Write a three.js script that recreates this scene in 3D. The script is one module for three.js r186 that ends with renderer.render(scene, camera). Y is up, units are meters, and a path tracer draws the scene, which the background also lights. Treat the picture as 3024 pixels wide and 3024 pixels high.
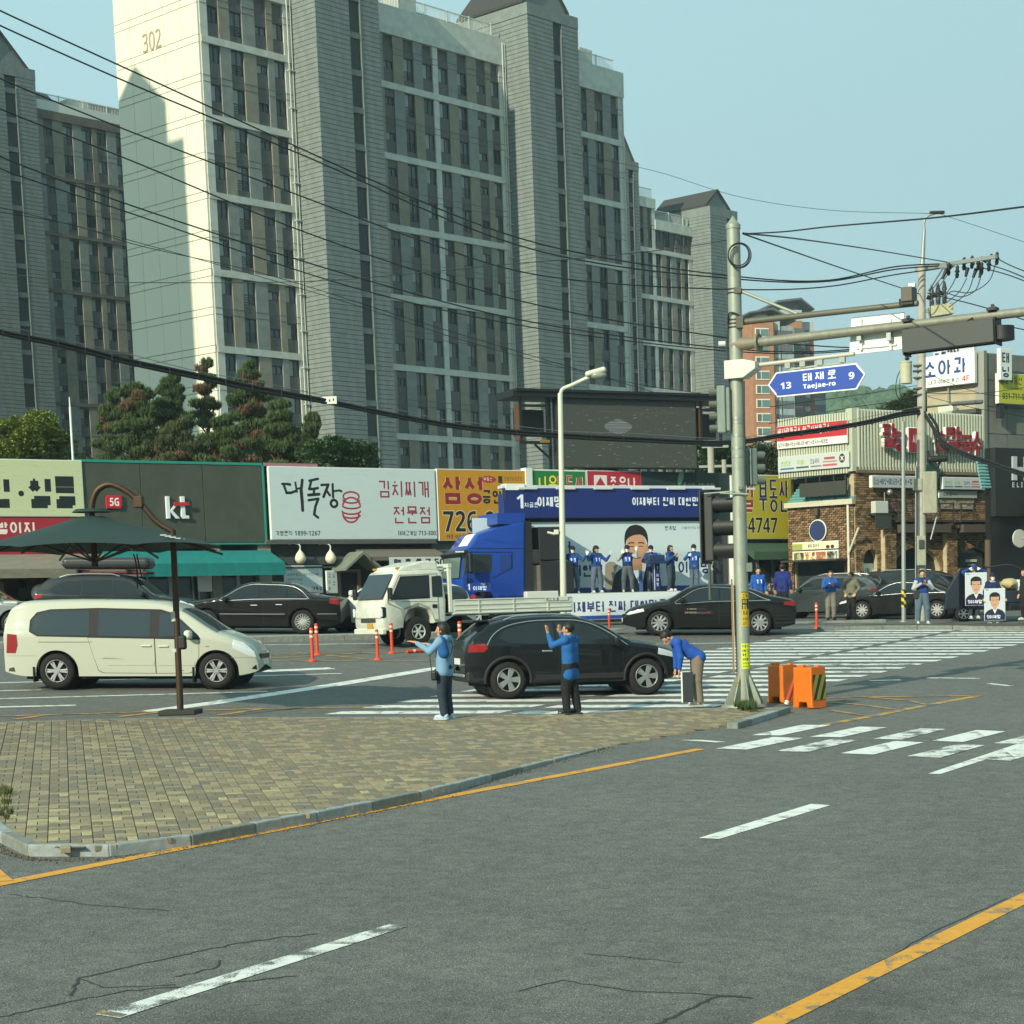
import * as THREE from 'three';
import { mergeGeometries, toCreasedNormals } from 'three/addons/utils/BufferGeometryUtils.js';
import { RoundedBoxGeometry } from 'three/addons/geometries/RoundedBoxGeometry.js';

// ---------- camera, sky, sun, exposure ----------
const scene = new THREE.Scene();
const EYE = 2.9, F = 5476, CX = 1974, CY = 2400;            // lens in pixels of a 3024 px frame, with the shift of the lens
const PITCH = -Math.atan(617 / 5476), ROLL = -0.0278;
const camera = new THREE.PerspectiveCamera(2 * Math.atan(2400 / F) * 180 / Math.PI, 1, 0.5, 3000);
camera.position.set(0, EYE, 0);
camera.rotation.set(PITCH, 0, ROLL, 'YXZ');
camera.setViewOffset(4800, 4800, 2400 - CX, 0, 3024, 3024);
camera.updateMatrixWorld(true);
const SUN = new THREE.Vector3(-0.556, 0.5, 0.831).normalize();
function skyTexture() {
  const W = 512, H = 256, d = new Float32Array(W * H * 4);
  for (let r = 0; r < H; r++) for (let c = 0; c < W; c++) {
    const up = ((r + .5) / H - .5) * Math.PI, az = ((c + .5) / W - .5) * 2 * Math.PI;
    const x = Math.cos(az) * Math.cos(up), y = Math.sin(up), z = Math.sin(az) * Math.cos(up);
    const cs = x * SUN.x + y * SUN.y + z * SUN.z, e = Math.max(0, y);
    const glow = 0.16 * Math.pow(Math.max(0, cs), 6) + 0.22 * Math.pow(Math.max(0, cs), 40);
    const side = 1 - 0.16 * x + 0.10 * Math.max(0, cs);
    const zen = Math.pow(e, 0.55), i = (r * W + c) * 4;
    let R = THREE.MathUtils.lerp(0.36, 0.375, zen), Gc = THREE.MathUtils.lerp(0.50, 0.67, zen), B = THREE.MathUtils.lerp(0.535, 0.715, zen);
    if (y > 0.45) { const k = (y - 0.45) / 0.55; R *= 1 - .3 * k; Gc *= 1 - .3 * k; B *= 1 - .26 * k; }
    R *= side; Gc *= side; B *= side;
    if (y < 0) { const k = Math.min(1, -y * 6); R *= 1 - .6 * k; Gc *= 1 - .6 * k; B *= 1 - .65 * k; }
    d[i] = R + glow * 1.05; d[i + 1] = Gc + glow; d[i + 2] = B + glow * .8; d[i + 3] = 1;
  }
  const t = new THREE.DataTexture(d, W, H, THREE.RGBAFormat, THREE.FloatType);
  t.mapping = THREE.EquirectangularReflectionMapping; t.magFilter = t.minFilter = THREE.LinearFilter; t.needsUpdate = true;
  return t;
}
scene.background = skyTexture(); scene.environment = scene.background;
const sun = new THREE.DirectionalLight(new THREE.Color(1, 0.93, 0.70), 4.2);
sun.position.copy(SUN).multiplyScalar(220).add(new THREE.Vector3(-10, 0, -70)); sun.target.position.set(-10, 0, -70);
sun.castShadow = true; sun.shadow.mapSize.set(4096, 4096);
Object.assign(sun.shadow.camera, { left: -120, right: 120, top: 120, bottom: -120, near: 1, far: 500 });
scene.add(sun, sun.target);
const renderer = new THREE.WebGLRenderer();
renderer.shadowMap.enabled = true;
renderer.toneMapping = THREE.LinearToneMapping;
renderer.toneMappingExposure = 1.18;

// ---------- helpers ----------
const K = 3024 / 1932;                                       // pixels were read off a 1932 px view
const V3 = (x, y, z) => new THREE.Vector3(x, y, z);
function ray(x, y) { const r = V3((x * K - CX) / F, -(y * K - CY) / F, -1).applyQuaternion(camera.quaternion); return r.multiplyScalar(-1 / r.z); }
const at = (x, y, d) => { const r = ray(x, y).multiplyScalar(d); r.y += EYE; return r; };
const groundY = (x, z) => { const d = -z, t = Math.max(0, Math.min(1, (d - 61) / 13)); return (-0.614 + 0.0493 * Math.min(d, 56)) * (1 - t) + 2.2 * t - 0.0267 * Math.max(-30, Math.min(30, x)) * (1 - t); };
function ground(x, y, lift = 0) {                            // where the sight line through a pixel meets the ground
  const r = ray(x, y); let lo = 2, hi = 260;
  for (let i = 0; i < 50; i++) { const m = (lo + hi) / 2; if (EYE + r.y * m > groundY(r.x * m, -m) + lift) lo = m; else hi = m; }
  return V3(r.x * lo, EYE + r.y * lo, -lo);
}
function onWall(x, y, o, ang) {                              // on the vertical plane through o whose x axis is turned by ang: [along, height, point]
  const r = ray(x, y), n = V3(Math.sin(ang), 0, Math.cos(ang)), t = (n.x * o.x + n.z * o.z) / (n.x * r.x + n.z * r.z);
  const p = V3(r.x * t, EYE + r.y * t, r.z * t), e = V3(Math.cos(ang), 0, -Math.sin(ang));
  return [(p.x - o.x) * e.x + (p.z - o.z) * e.z, p.y, p];
}
function rng(seed) { let s = seed >>> 0; return () => { s = (s + 0x6D2B79F5) >>> 0; let t = s; t = Math.imul(t ^ (t >>> 15), t | 1); t ^= t + Math.imul(t ^ (t >>> 7), t | 61); return ((t ^ (t >>> 14)) >>> 0) / 4294967296; }; }
const hash2 = (x, y) => { let h = Math.imul(x | 0, 374761393) + Math.imul(y | 0, 668265263); h = Math.imul(h ^ (h >>> 13), 1274126177); return ((h ^ (h >>> 16)) >>> 0) / 4294967296; };
function vnoise(x, y, per = 0) {
  const xi = Math.floor(x), yi = Math.floor(y), fx = x - xi, fy = y - yi, w = (v) => per ? ((v % per) + per) % per : v;
  const u = fx * fx * (3 - 2 * fx), v = fy * fy * (3 - 2 * fy);
  const a = hash2(w(xi), w(yi)), b = hash2(w(xi + 1), w(yi)), c = hash2(w(xi), w(yi + 1)), d = hash2(w(xi + 1), w(yi + 1));
  return a + (b - a) * u + (c - a) * v + (a - b - c + d) * u * v;
}
const fbm = (x, y, n = 4, per = 0) => { let s = 0, a = .5, t = 0; for (let i = 0; i < n; i++) { s += a * vnoise(x, y, per); t += a; x *= 2; y *= 2; if (per) per *= 2; a *= .5; } return s / t; };

const taken = {};
function numbered(name) { const n = taken[name] = (taken[name] ?? -1) + 1; return n ? name + '_' + String(n).padStart(3, '0') : name; }
function clean(g) {
  for (const k of Object.keys(g.attributes)) if (!['position', 'normal', 'uv', 'color'].includes(k)) g.deleteAttribute(k);
  if (!g.attributes.uv) g.setAttribute('uv', new THREE.BufferAttribute(new Float32Array(g.attributes.position.count * 2), 2));
  if (!g.attributes.normal) g.computeVertexNormals();
  if (!g.index) g.setIndex([...Array(g.attributes.position.count).keys()]);
  return g;
}
const merge = (gs) => { gs = [gs].flat(Infinity).filter(Boolean); return gs.length === 1 ? gs[0] : mergeGeometries(gs.map(clean)); };
function thing(name, label, category, p = V3(0, 0, 0), turn = 0, group) {
  const o = new THREE.Group(); o.name = numbered(name); o.position.copy(p); o.rotation.y = turn; scene.add(o);
  o.userData = { label, category }; if (group) o.userData.group = group; return o;
}
function part(name, gs, m, parent) { const o = new THREE.Mesh(merge(gs), m); o.name = name; o.castShadow = o.receiveShadow = true; parent.add(o); return o; }
function single(name, label, category, gs, m, group) { const o = part(numbered(name), gs, m, scene); o.userData = { label, category }; if (group) o.userData.group = group; return o; }
function struct(name, gs, m, parent = scene) { const o = part(parent === scene ? numbered(name) : name, gs, m, parent); if (parent === scene) o.userData = { kind: 'structure' }; return o; }
function copy(o, label, p, turn) { const c = o.clone(); c.name = numbered(o.name.replace(/_\d{3}$/, '')); c.userData = { ...o.userData, label }; c.position.copy(p); if (turn !== undefined) c.rotation.y = turn; scene.add(c); return c; }
const box = (w, h, d, x = 0, y = 0, z = 0, ry = 0) => { const g = new THREE.BoxGeometry(w, h, d); if (ry) g.rotateY(ry); return g.translate(x, y, z); };
const rbox = (w, h, d, x = 0, y = 0, z = 0, r = .02, s = 2) => new RoundedBoxGeometry(w, h, d, s, Math.min(r, w * .49, h * .49, d * .49)).translate(x, y, z);
const cyl = (r1, r2, h, x = 0, y = 0, z = 0, s = 16, open = false) => new THREE.CylinderGeometry(r1, r2, h, s, 1, open).translate(x, y, z);
const sph = (r, x = 0, y = 0, z = 0, sx = 1, sy = 1, sz = 1, s = 16) => new THREE.SphereGeometry(r, s, Math.max(6, s * .6 | 0)).scale(sx, sy, sz).translate(x, y, z);
function bar(a, b, r, r2 = r, s = 10) { const d = b.clone().sub(a), g = new THREE.CylinderGeometry(r2, r, d.length(), s); g.applyQuaternion(new THREE.Quaternion().setFromUnitVectors(V3(0, 1, 0), d.normalize())); return g.translate((a.x + b.x) / 2, (a.y + b.y) / 2, (a.z + b.z) / 2); }
function beam(a, b, w, h) { const d = b.clone().sub(a), g = new THREE.BoxGeometry(w, h, d.length()), m = new THREE.Matrix4().lookAt(b, a, V3(0, 1, 0)); g.applyMatrix4(m); return g.translate((a.x + b.x) / 2, (a.y + b.y) / 2, (a.z + b.z) / 2); }
const tube = (pts, r, n = pts.length * 6, s = 6, closed = false) => new THREE.TubeGeometry(new THREE.CatmullRomCurve3(pts, closed, 'centripetal'), n, r, s, closed);
const shapeOf = (pts) => new THREE.Shape(pts.map(([x, y]) => new THREE.Vector2(x, y)));
function extr(pts, depth, bevel = 0, z = 0, holes = []) {
  const s = shapeOf(pts); for (const h of holes) s.holes.push(new THREE.Path(h.map(([x, y]) => new THREE.Vector2(x, y))));
  const g = new THREE.ExtrudeGeometry(s, { depth: depth - 2 * bevel, bevelEnabled: bevel > 0, bevelThickness: bevel, bevelSize: bevel, bevelOffset: -bevel, bevelSegments: 2, curveSegments: 12 });
  return g.translate(0, 0, z + bevel);
}
const lathe = (pts, s = 24) => new THREE.LatheGeometry(pts.map(([x, y]) => new THREE.Vector2(x, y)), s);
function quadSheet(p) {                                      // p: corners in order, as one flat sheet facing up or out
  const g = new THREE.BufferGeometry(), a = []; for (const q of p) a.push(q.x, q.y, q.z);
  g.setAttribute('position', new THREE.Float32BufferAttribute(a, 3)); g.setAttribute('uv', new THREE.Float32BufferAttribute([0, 0, 1, 0, 1, 1, 0, 1], 2));
  g.setIndex([0, 1, 2, 0, 2, 3]); g.computeVertexNormals(); return g;
}
const mats = {};
function M(c, rough = .7, metal = 0, o = {}) {
  const k = JSON.stringify([c, rough, metal, Object.keys(o).map((q) => [q, o[q]?.uuid ?? o[q]])]); if (mats[k]) return mats[k];
  const P = o.clearcoat || o.transmission !== undefined || o.sheen ? THREE.MeshPhysicalMaterial : THREE.MeshStandardMaterial;
  const m = new P({ roughness: rough, metalness: metal, ...o }); Array.isArray(c) ? m.color.setRGB(...c) : m.color.set(c); return mats[k] = m;
}
function noiseTex(n, fn, { srgb = true, rep = [1, 1] } = {}) {  // fn(u,v) -> [r,g,b] 0..1 ; tiles
  const d = new Uint8Array(n * n * 4);
  for (let j = 0; j < n; j++) for (let i = 0; i < n; i++) { const c = fn(i / n, j / n, i, j), k = (j * n + i) * 4; for (let q = 0; q < 3; q++) d[k + q] = Math.max(0, Math.min(255, c[q] * 255)); d[k + 3] = 255; }
  const t = new THREE.DataTexture(d, n, n); t.wrapS = t.wrapT = THREE.RepeatWrapping; t.magFilter = THREE.LinearFilter; t.minFilter = THREE.LinearMipmapLinearFilter;
  if (srgb) t.colorSpace = THREE.SRGBColorSpace; t.repeat.set(...rep); t.needsUpdate = true; return t;
}
// mottled materials: a grain that tiles, used with uv in metres (box uv)
const mottle = noiseTex(256, (u, v) => { const a = .86 + .14 * fbm(u * 8, v * 8, 4, 8) + .05 * (hash2(u * 256, v * 256) - .5); return [a, a, a]; });
const streaky = noiseTex(256, (u, v) => { const a = .8 + .16 * fbm(u * 16, v * 3, 4, 0) + .06 * fbm(u * 40, v * 40, 2, 40); return [a, a * .995, a * .98]; });
function uvBox(g, s = 1) {                                    // uv in metres by the dominant normal
  clean(g); const p = g.attributes.position, n = g.attributes.normal, u = g.attributes.uv;
  for (let i = 0; i < p.count; i++) { const ax = Math.abs(n.getX(i)), ay = Math.abs(n.getY(i)), az = Math.abs(n.getZ(i));
    if (ay > ax && ay > az) u.setXY(i, p.getX(i) * s, p.getZ(i) * s); else if (ax > az) u.setXY(i, p.getZ(i) * s, p.getY(i) * s); else u.setXY(i, p.getX(i) * s, p.getY(i) * s); }
  return g;
}

// ---------- lettering ----------
const JAMO = {                                               // strokes in a unit box, y down; 'o' = ring
  'ㄱ': '0,0 1,0 .95,1', 'ㄴ': '0,0 0,1 1,1', 'ㄷ': '1,0 0,0 0,1 1,1', 'ㄹ': '0,0 1,0 1,.5 0,.5 0,1 1,1', 'ㅁ': '0,0 1,0 1,1 0,1 0,0 1,0', 'ㅂ': '0,0 0,1 1,1 1,0|0,.5 1,.5',
  'ㅅ': '.5,0 .45,.45 0,1|.5,.3 .6,.6 1,1', 'ㅇ': 'o', 'ㅈ': '0,.05 1,.05|.5,.05 .42,.5 0,1|.5,.45 1,1', 'ㅊ': '.35,-.12 .65,-.12|0,.18 1,.18|.5,.18 .42,.55 0,1|.5,.5 1,1', 'ㅋ': '0,0 1,0 .95,1|0,.48 .95,.48',
  'ㅌ': '1,0 0,0 0,1 1,1|0,.5 .95,.5', 'ㅍ': '0,0 1,0|.25,0 .28,1|.75,0 .72,1|0,1 1,1', 'ㅎ': '.3,-.1 .7,-.1|0,.15 1,.15|O', 'ㄲ': '0,0 .4,0 .38,1|.55,0 1,0 .96,1', 'ㅉ': '0,.05 .45,.05|.22,.05 .2,.5 0,1|.22,.5 .45,1|.55,.05 1,.05|.78,.05 .75,.5 .55,1|.78,.5 1,1',
  'ㅆ': '.22,0 .2,.5 0,1|.22,.4 .45,1|.78,0 .75,.5 .55,1|.78,.4 1,1',
};
const VOW = { 'ㅏ': '.35,0 .35,1|.35,.45 1,.45', 'ㅐ': '.15,0 .15,1|.85,0 .85,1|.15,.48 .85,.48', 'ㅑ': '.35,0 .35,1|.35,.32 1,.32|.35,.6 1,.6', 'ㅓ': '.7,0 .7,1|0,.45 .7,.45', 'ㅔ': '.4,0 .4,1|.95,0 .95,1|0,.48 .4,.48', 'ㅕ': '.7,0 .7,1|0,.32 .7,.32|0,.6 .7,.6', 'ㅖ': '.4,0 .4,1|.95,0 .95,1|0,.35 .4,.35|0,.6 .4,.6', 'ㅣ': '.6,0 .6,1',
  'ㅗ': '.5,0 .5,1|0,1 1,1', 'ㅛ': '.3,0 .3,1|.7,0 .7,1|0,1 1,1', 'ㅜ': '0,0 1,0|.5,0 .5,1', 'ㅠ': '0,0 1,0|.3,0 .3,1|.7,0 .7,1', 'ㅡ': '0,.5 1,.5' };
const LS = 'ㄱㄲㄴㄷㄸㄹㅁㅂㅃㅅㅆㅇㅈㅉㅊㅋㅌㅍㅎ', VS = ['ㅏ', 'ㅐ', 'ㅑ', 'ㅒ', 'ㅓ', 'ㅔ', 'ㅕ', 'ㅖ', 'ㅗ', 'ㅗㅏ', 'ㅗㅐ', 'ㅗㅣ', 'ㅛ', 'ㅜ', 'ㅜㅓ', 'ㅜㅔ', 'ㅜㅣ', 'ㅠ', 'ㅡ', 'ㅡㅣ', 'ㅣ'], TS = ['', 'ㄱ', 'ㄲ', 'ㄱ', 'ㄴ', 'ㄴ', 'ㄴ', 'ㄷ', 'ㄹ', 'ㄹ', 'ㄹ', 'ㄹ', 'ㄹ', 'ㄹ', 'ㄹ', 'ㄹ', 'ㅁ', 'ㅂ', 'ㅂ', 'ㅅ', 'ㅆ', 'ㅇ', 'ㅈ', 'ㅊ', 'ㅋ', 'ㅌ', 'ㅍ', 'ㅎ'];
function jamo(ctx, str, x, y, w, h, lw) {
  ctx.lineWidth = lw; const i = lw / 2; x += i; y += i; w -= lw; h -= lw; if (!str) return;
  for (const s of str.split('|')) {
    ctx.beginPath();
    if (s === 'o') ctx.ellipse(x + w / 2, y + h / 2, w / 2, h / 2, 0, 0, 7);
    else if (s === 'O') ctx.ellipse(x + w / 2, y + h * .68, w * .38, h * .32, 0, 0, 7);
    else s.split(' ').forEach((p, k) => { const [a, b] = p.split(',').map(Number); k ? ctx.lineTo(x + a * w, y + b * h) : ctx.moveTo(x + a * w, y + b * h); });
    ctx.stroke();
  }
}
function hangul(ctx, ch, x, y, w, h, lw) {
  const c = ch.charCodeAt(0) - 0xAC00, L = LS[c / 588 | 0], V = VS[(c % 588) / 28 | 0], T = TS[c % 28], vert = /[ㅏㅐㅑㅒㅓㅔㅕㅖㅣ]/.test(V), hor = /[ㅗㅛㅜㅠㅡ]/.test(V);
  const bh = T ? .58 : 1, J = (k, a, b, q, r) => jamo(ctx, JAMO[k], x + a * w, y + b * h, q * w, r * h, lw), O = (k, a, b, q, r) => jamo(ctx, VOW[k], x + a * w, y + b * h, q * w, r * h, lw);
  const cap = /[ㅊㅎ]/.test(L) ? .08 : 0;
  if (vert && !hor) { const wide = /[ㅐㅔㅖ]/.test(V); J(L, 0, .06 * bh + cap, wide ? .5 : .58, bh * .84 - cap); O(V, wide ? .5 : .6, 0, wide ? .5 : .4, bh); }
  else if (hor && !vert) { const k = T ? 1 : 1.7; J(L, .12, cap, .76, .33 * k - cap); O(V, 0, .34 * k, 1, (T ? .24 : .42)); }
  else { J(L, .04, cap, .55, bh * .5 - cap); O(V[0], 0, bh * .5, .66, bh * .4); O(V[1], .62, 0, .38, bh); }
  if (T) J(T, .12, .62, .78, .38);
}
// writes mixed Korean and Latin text; (x, y) is the top left, s the height; returns the width
function write(ctx, text, x, y, s, color, { weight = .12, squeeze = 1, gap = .1, font = 'sans-serif', bold = true, outline, measure } = {}) {
  const x0 = x; ctx.lineCap = 'butt'; ctx.lineJoin = 'miter';
  for (const ch of text) {
    if (ch === ' ') { x += s * .35 * squeeze; continue; }
    const k = ch.charCodeAt(0);
    if (k >= 0xAC00 && k <= 0xD7A3) {
      const w = s * .92 * squeeze, lw = Math.min(s, w * 1.25) * weight;
      if (!measure) { if (outline) { ctx.strokeStyle = outline[0]; hangul(ctx, ch, x - outline[1], y - outline[1], w + 2 * outline[1], s + 2 * outline[1], lw + 2 * outline[1]); } ctx.strokeStyle = color; hangul(ctx, ch, x, y, w, s, lw); }
      x += w + s * gap * squeeze;
    } else {
      ctx.font = (bold ? 'bold ' : '') + (s * 1.32).toFixed(1) + 'px ' + font; const w = ctx.measureText(ch).width * squeeze;
      if (!measure) { ctx.save(); ctx.translate(x, y + s * .97); ctx.scale(squeeze, 1); if (outline) { ctx.strokeStyle = outline[0]; ctx.lineWidth = outline[1] * 2; ctx.strokeText(ch, 0, 0); } ctx.fillStyle = color; ctx.fillText(ch, 0, 0); ctx.restore(); }
      x += w;
    }
  }
  return x - x0;
}
function canvasTex(w, h, draw) { const c = document.createElement('canvas'); c.width = w; c.height = h; const x = c.getContext('2d'); draw(x, w, h); const t = new THREE.CanvasTexture(c); t.colorSpace = THREE.SRGBColorSpace; t.anisotropy = 8; return t; }
const printed = (w, h, draw, rough = .55, o = {}) => M('#ffffff', rough, 0, { map: canvasTex(w, h, draw), ...o });
const fill = (x, c, a, b, w, h) => { x.fillStyle = c; x.fillRect(a, b, w, h); };
// a flat printed face, w x h metres, facing +z, lower edge at y
const face = (w, h, x = 0, y = 0, z = 0) => new THREE.PlaneGeometry(w, h).translate(x, y + h / 2, z);

// ---------- ground, road paint, traffic island ----------
const asphaltTex = noiseTex(1024, (u, v, i, j) => {
  const g = hash2(i >> 1, j >> 1), s = hash2(i, j + 7777), n = fbm(u * 24, v * 24, 4, 24);
  let a = .365 + .10 * (n - .5) + .17 * (g - .5) + .11 * (s - .5);
  if (g > .92) a += .16; if (g < .08) a -= .13;
  return [a * 1.02, a * 1.02, a * .965];
});
const asphaltBump = noiseTex(512, (u, v, i, j) => { const g = .5 + .5 * (hash2(i >> 1, j >> 1) - .5) + .3 * (hash2(i, j) - .5); return [g, g, g]; }, { srgb: false });
{
  const xs = [-900, -300, -120, -60, -30], ds = [-40, -10, 0, 5];
  for (let x = -29.6; x < 30; x += .4) xs.push(x); xs.push(30, 60, 120, 300, 900);
  for (let d = 8; d < 56; d += d < 30 ? .3 : .8) ds.push(d); for (const d of [56, 58, 60, 61, 63, 65, 67, 69, 71, 73, 74, 80, 100, 130, 180, 260, 400, 700, 1200, 2000]) ds.push(d);
  const P = [], U = [], C = [], I = [];
  for (const d of ds) for (const x of xs) {
    P.push(x, groundY(x, -d), -d); U.push(x / 3, d / 3);
    const n = fbm(x * .35 + 40, d * .22 + 9, 5), m = fbm(x * 1.3 + 3, d * .7 + 50, 4), w = fbm(x * .16 + 11, d * .5 + 2, 3);
    let a = 1 + .20 * (n - .5) + .16 * (m - .5) + .12 * (w - .5);
    const dark = Math.max(0, 1 - Math.hypot((x + 2.2) / 4.5, (d - 11.5) / 2.6)) * Math.max(0, m * 2.4 - .75) + Math.max(0, 1 - Math.hypot((x - 1.6) / 2.6, (d - 13.2 - (x - 1.6)) / 1.6)) * Math.max(0, m * 2.6 - .9);
    a *= 1 - Math.min(.42, dark * .6); C.push(a, a, a);
  }
  const w = xs.length; for (let j = 0; j < ds.length - 1; j++) for (let i = 0; i < w - 1; i++) { const a = j * w + i; I.push(a, a + 1, a + w, a + 1, a + w + 1, a + w); }
  const g = new THREE.BufferGeometry(); g.setAttribute('position', new THREE.Float32BufferAttribute(P, 3)); g.setAttribute('uv', new THREE.Float32BufferAttribute(U, 2)); g.setAttribute('color', new THREE.Float32BufferAttribute(C, 3)); g.setIndex(I); g.computeVertexNormals();
  struct('road', g, M('#ffffff', .88, 0, { map: asphaltTex, bumpMap: asphaltBump, bumpScale: .006, vertexColors: true }));
}
function paintTex(base, wear, seed) {
  return noiseTex(512, (u, v, i, j) => { const n = fbm(u * 10 + seed, v * 10, 5) * .75 + .25 * hash2(i >> 1, (j >> 1) + seed), k = n > 1 - wear ? 1 : 0, a = (.93 + .1 * (fbm(u * 30, v * 30, 3, 30) - .5)); return k ? [.40, .41, .39] : base.map((c) => c * a); });
}
const white1 = M('#ffffff', .6, 0, { map: paintTex([.95, .95, .92], .33, 3) }), white2 = M('#ffffff', .7, 0, { map: paintTex([.92, .92, .89], .44, 9) }), yellow1 = M('#ffffff', .6, 0, { map: paintTex([.92, .64, .17], .33, 5) }), yellow2 = M('#ffffff', .7, 0, { map: paintTex([.83, .62, .25], .47, 6) });
function sheet(pts, lift, uvs = 1) {                          // flat polygon of world points laid on the ground
  const g = new THREE.ShapeGeometry(shapeOf(pts.map((p) => [p.x, -p.z]))), p = g.attributes.position, u = g.attributes.uv;
  for (let i = 0; i < p.count; i++) { const x = p.getX(i), z = -p.getY(i); p.setXYZ(i, x, groundY(x, z) + lift, z); u.setXY(i, x * uvs, -z * uvs); }
  g.computeVertexNormals(); return g;
}
function strip(px, w, lift = .006) {                          // a painted line through pixels, w metres wide
  const c = px.map(([x, y]) => ground(x, y)), L = [], R = [];
  c.forEach((p, i) => { const a = c[Math.max(0, i - 1)], b = c[Math.min(c.length - 1, i + 1)], t = b.clone().sub(a).setY(0).normalize(), n = V3(t.z, 0, -t.x).multiplyScalar(w / 2); L.push(p.clone().add(n)); R.push(p.clone().sub(n)); });
  const out = []; for (let i = 0; i < c.length - 1; i++) out.push(sheet([L[i], L[i + 1], R[i + 1], R[i]], lift, .6)); return out;
}
const quad = (px, lift = .006) => sheet(px.map(([x, y]) => ground(x, y)), lift, .6);
const zq = (p) => p.map(([x, y]) => [1341.7 + x * .3056, 1277.8 + y * .3056]);
// lane paint: every separate line is one object
struct('lane_line', quad([[180, 1915], [226, 1922], [768, 1749], [733, 1745]]), white2);
struct('lane_line', quad([[180, 1914], [226, 1921], [240, 1916], [196, 1908]], .010), yellow2);
struct('lane_line', quad([[1318, 1582], [1358, 1583.5], [1567, 1520], [1530, 1517.5]]), white1);
struct('lane_line', quad(zq([[1340, 597], [1415, 600], [1990, 415], [1930, 400]])), white1);
struct('edge_line', strip([[-120, 1692], [0, 1668.5], [766, 1518], [1322, 1413.5]], .17), yellow1);
struct('edge_line', strip([[-30, 1630], [10, 1664]], .15, .01), yellow1);
struct('edge_line', strip([[1400, 1960], [1452, 1932], [1932, 1696], [2000, 1664]], .2), yellow1);
{ const cw = new THREE.Group(); cw.name = 'near_crosswalk'; cw.userData = { kind: 'structure' }; scene.add(cw);
  for (const [q, m] of [[[[250, 360], [430, 362], [740, 297], [560, 296]], white1], [[[610, 370], [800, 373], [1085, 312], [915, 307]], white1], [[[1000, 383], [1180, 387], [1450, 322], [1290, 318]], white2], [[[1362, 395], [1555, 402], [1818, 337], [1640, 328]], white1], [[[1745, 410], [1932, 415], [2200, 350], [2010, 344]], white2],
    [[[30, 443], [220, 449], [565, 378], [385, 371]], white1], [[[400, 458], [595, 464], [910, 390], [745, 384]], white2], [[[800, 472], [1000, 480], [1315, 404], [1135, 396]], white1], [[[1208, 490], [1415, 499], [1690, 422], [1520, 415]], white2], [[[1640, 508], [1850, 518], [2110, 436], [1930, 428]], white2], [[[-190, 390], [30, 405], [95, 402], [-60, 389]], white1]]) struct('stripe', quad(zq(q), .008), m, cw); }
for (const q of [[[980, 22], [1170, 18]], [[1330, 5], [1660, 8]], [[1710, 40], [1855, 55]]]) struct('lane_line', strip(zq(q), .16), white1);
struct('hatch_line', strip(zq([[690, 296], [985, 243], [1340, 172], [1660, 114]]), .17), yellow2);
for (const q of [[[720, 128], [1650, 117]], [[740, 207], [985, 243]], [[740, 157], [920, 172], [1185, 207]], [[930, 123], [1215, 145], [1345, 174]]]) struct('hatch_line', strip(zq(q), .12, .010), yellow2);
{ // main crosswalk, two stripes to a row
  const cw = new THREE.Group(); cw.name = 'main_crosswalk'; cw.userData = { kind: 'structure' }; scene.add(cw);
  const L0 = ground(612, 1348), L1 = ground(1650, 1184), R0 = ground(1284, 1340), R1 = ground(2000, 1196);
  const ax = L1.clone().sub(L0).setY(0).normalize(), n = 30, D0 = -L0.z, D1 = -L1.z;
  for (let d = D0; d < D1 + .2; d += 1.02) {
    const t = (d - D0) / (D1 - D0), xl = L0.x + (L1.x - L0.x) * t, xr = R0.x + (R1.x - R0.x) * ((d + .7 - -R0.z) / (R0.z - R1.z)), xm = (xl + xr) / 2, sk = ax.x / -ax.z;
    const row = (a, b) => sheet([V3(a, 0, -d), V3(b, 0, -d - .1), V3(b + .5 * sk, 0, -d - .58), V3(a + .5 * sk, 0, -d - .48)], .006, .6);
    struct('stripe', row(xl, xm - .12), white1, cw); struct('stripe', row(xm + .12, xr), d > 40 && d < 43 ? white2 : white1, cw);
  }
}
for (const [q, w, m] of [[[[-60, 1290], [0, 1288.7], [644, 1271]], .14, white1], [[[-40, 1304.5], [77, 1302]], .14, white1], [[[-60, 1320], [0, 1318.7], [505, 1305]], .14, white1], [[[-60, 1336], [0, 1334.5], [143, 1331]], .2, white1], [[[280, 1343], [400, 1327], [644, 1290.5], [830, 1260]], .42, white1], [[[493, 1267], [627, 1261]], .5, white1], [[[470, 1217.5], [720, 1214.5]], .14, white1], [[[1090, 1218], [1400, 1213]], .14, white1]]) struct('lane_line', strip(q, w), m);
for (const [q, w] of [[[[-60, 1354], [0, 1352], [483, 1338], [644, 1335.5], [720, 1334]], .12], [[[27, 1358], [87, 1350]], .14], [[[225, 1353], [307, 1343.5]], .14], [[[413, 1350], [490, 1338.5]], .14], [[[490, 1236], [830, 1230]], .12], [[[480, 1247], [840, 1247]], .12], [[[560, 1232], [720, 1246]], .12], [[[500, 1243], [690, 1232]], .12]]) struct('hatch_line', strip(q, w, .009), yellow2);
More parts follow.
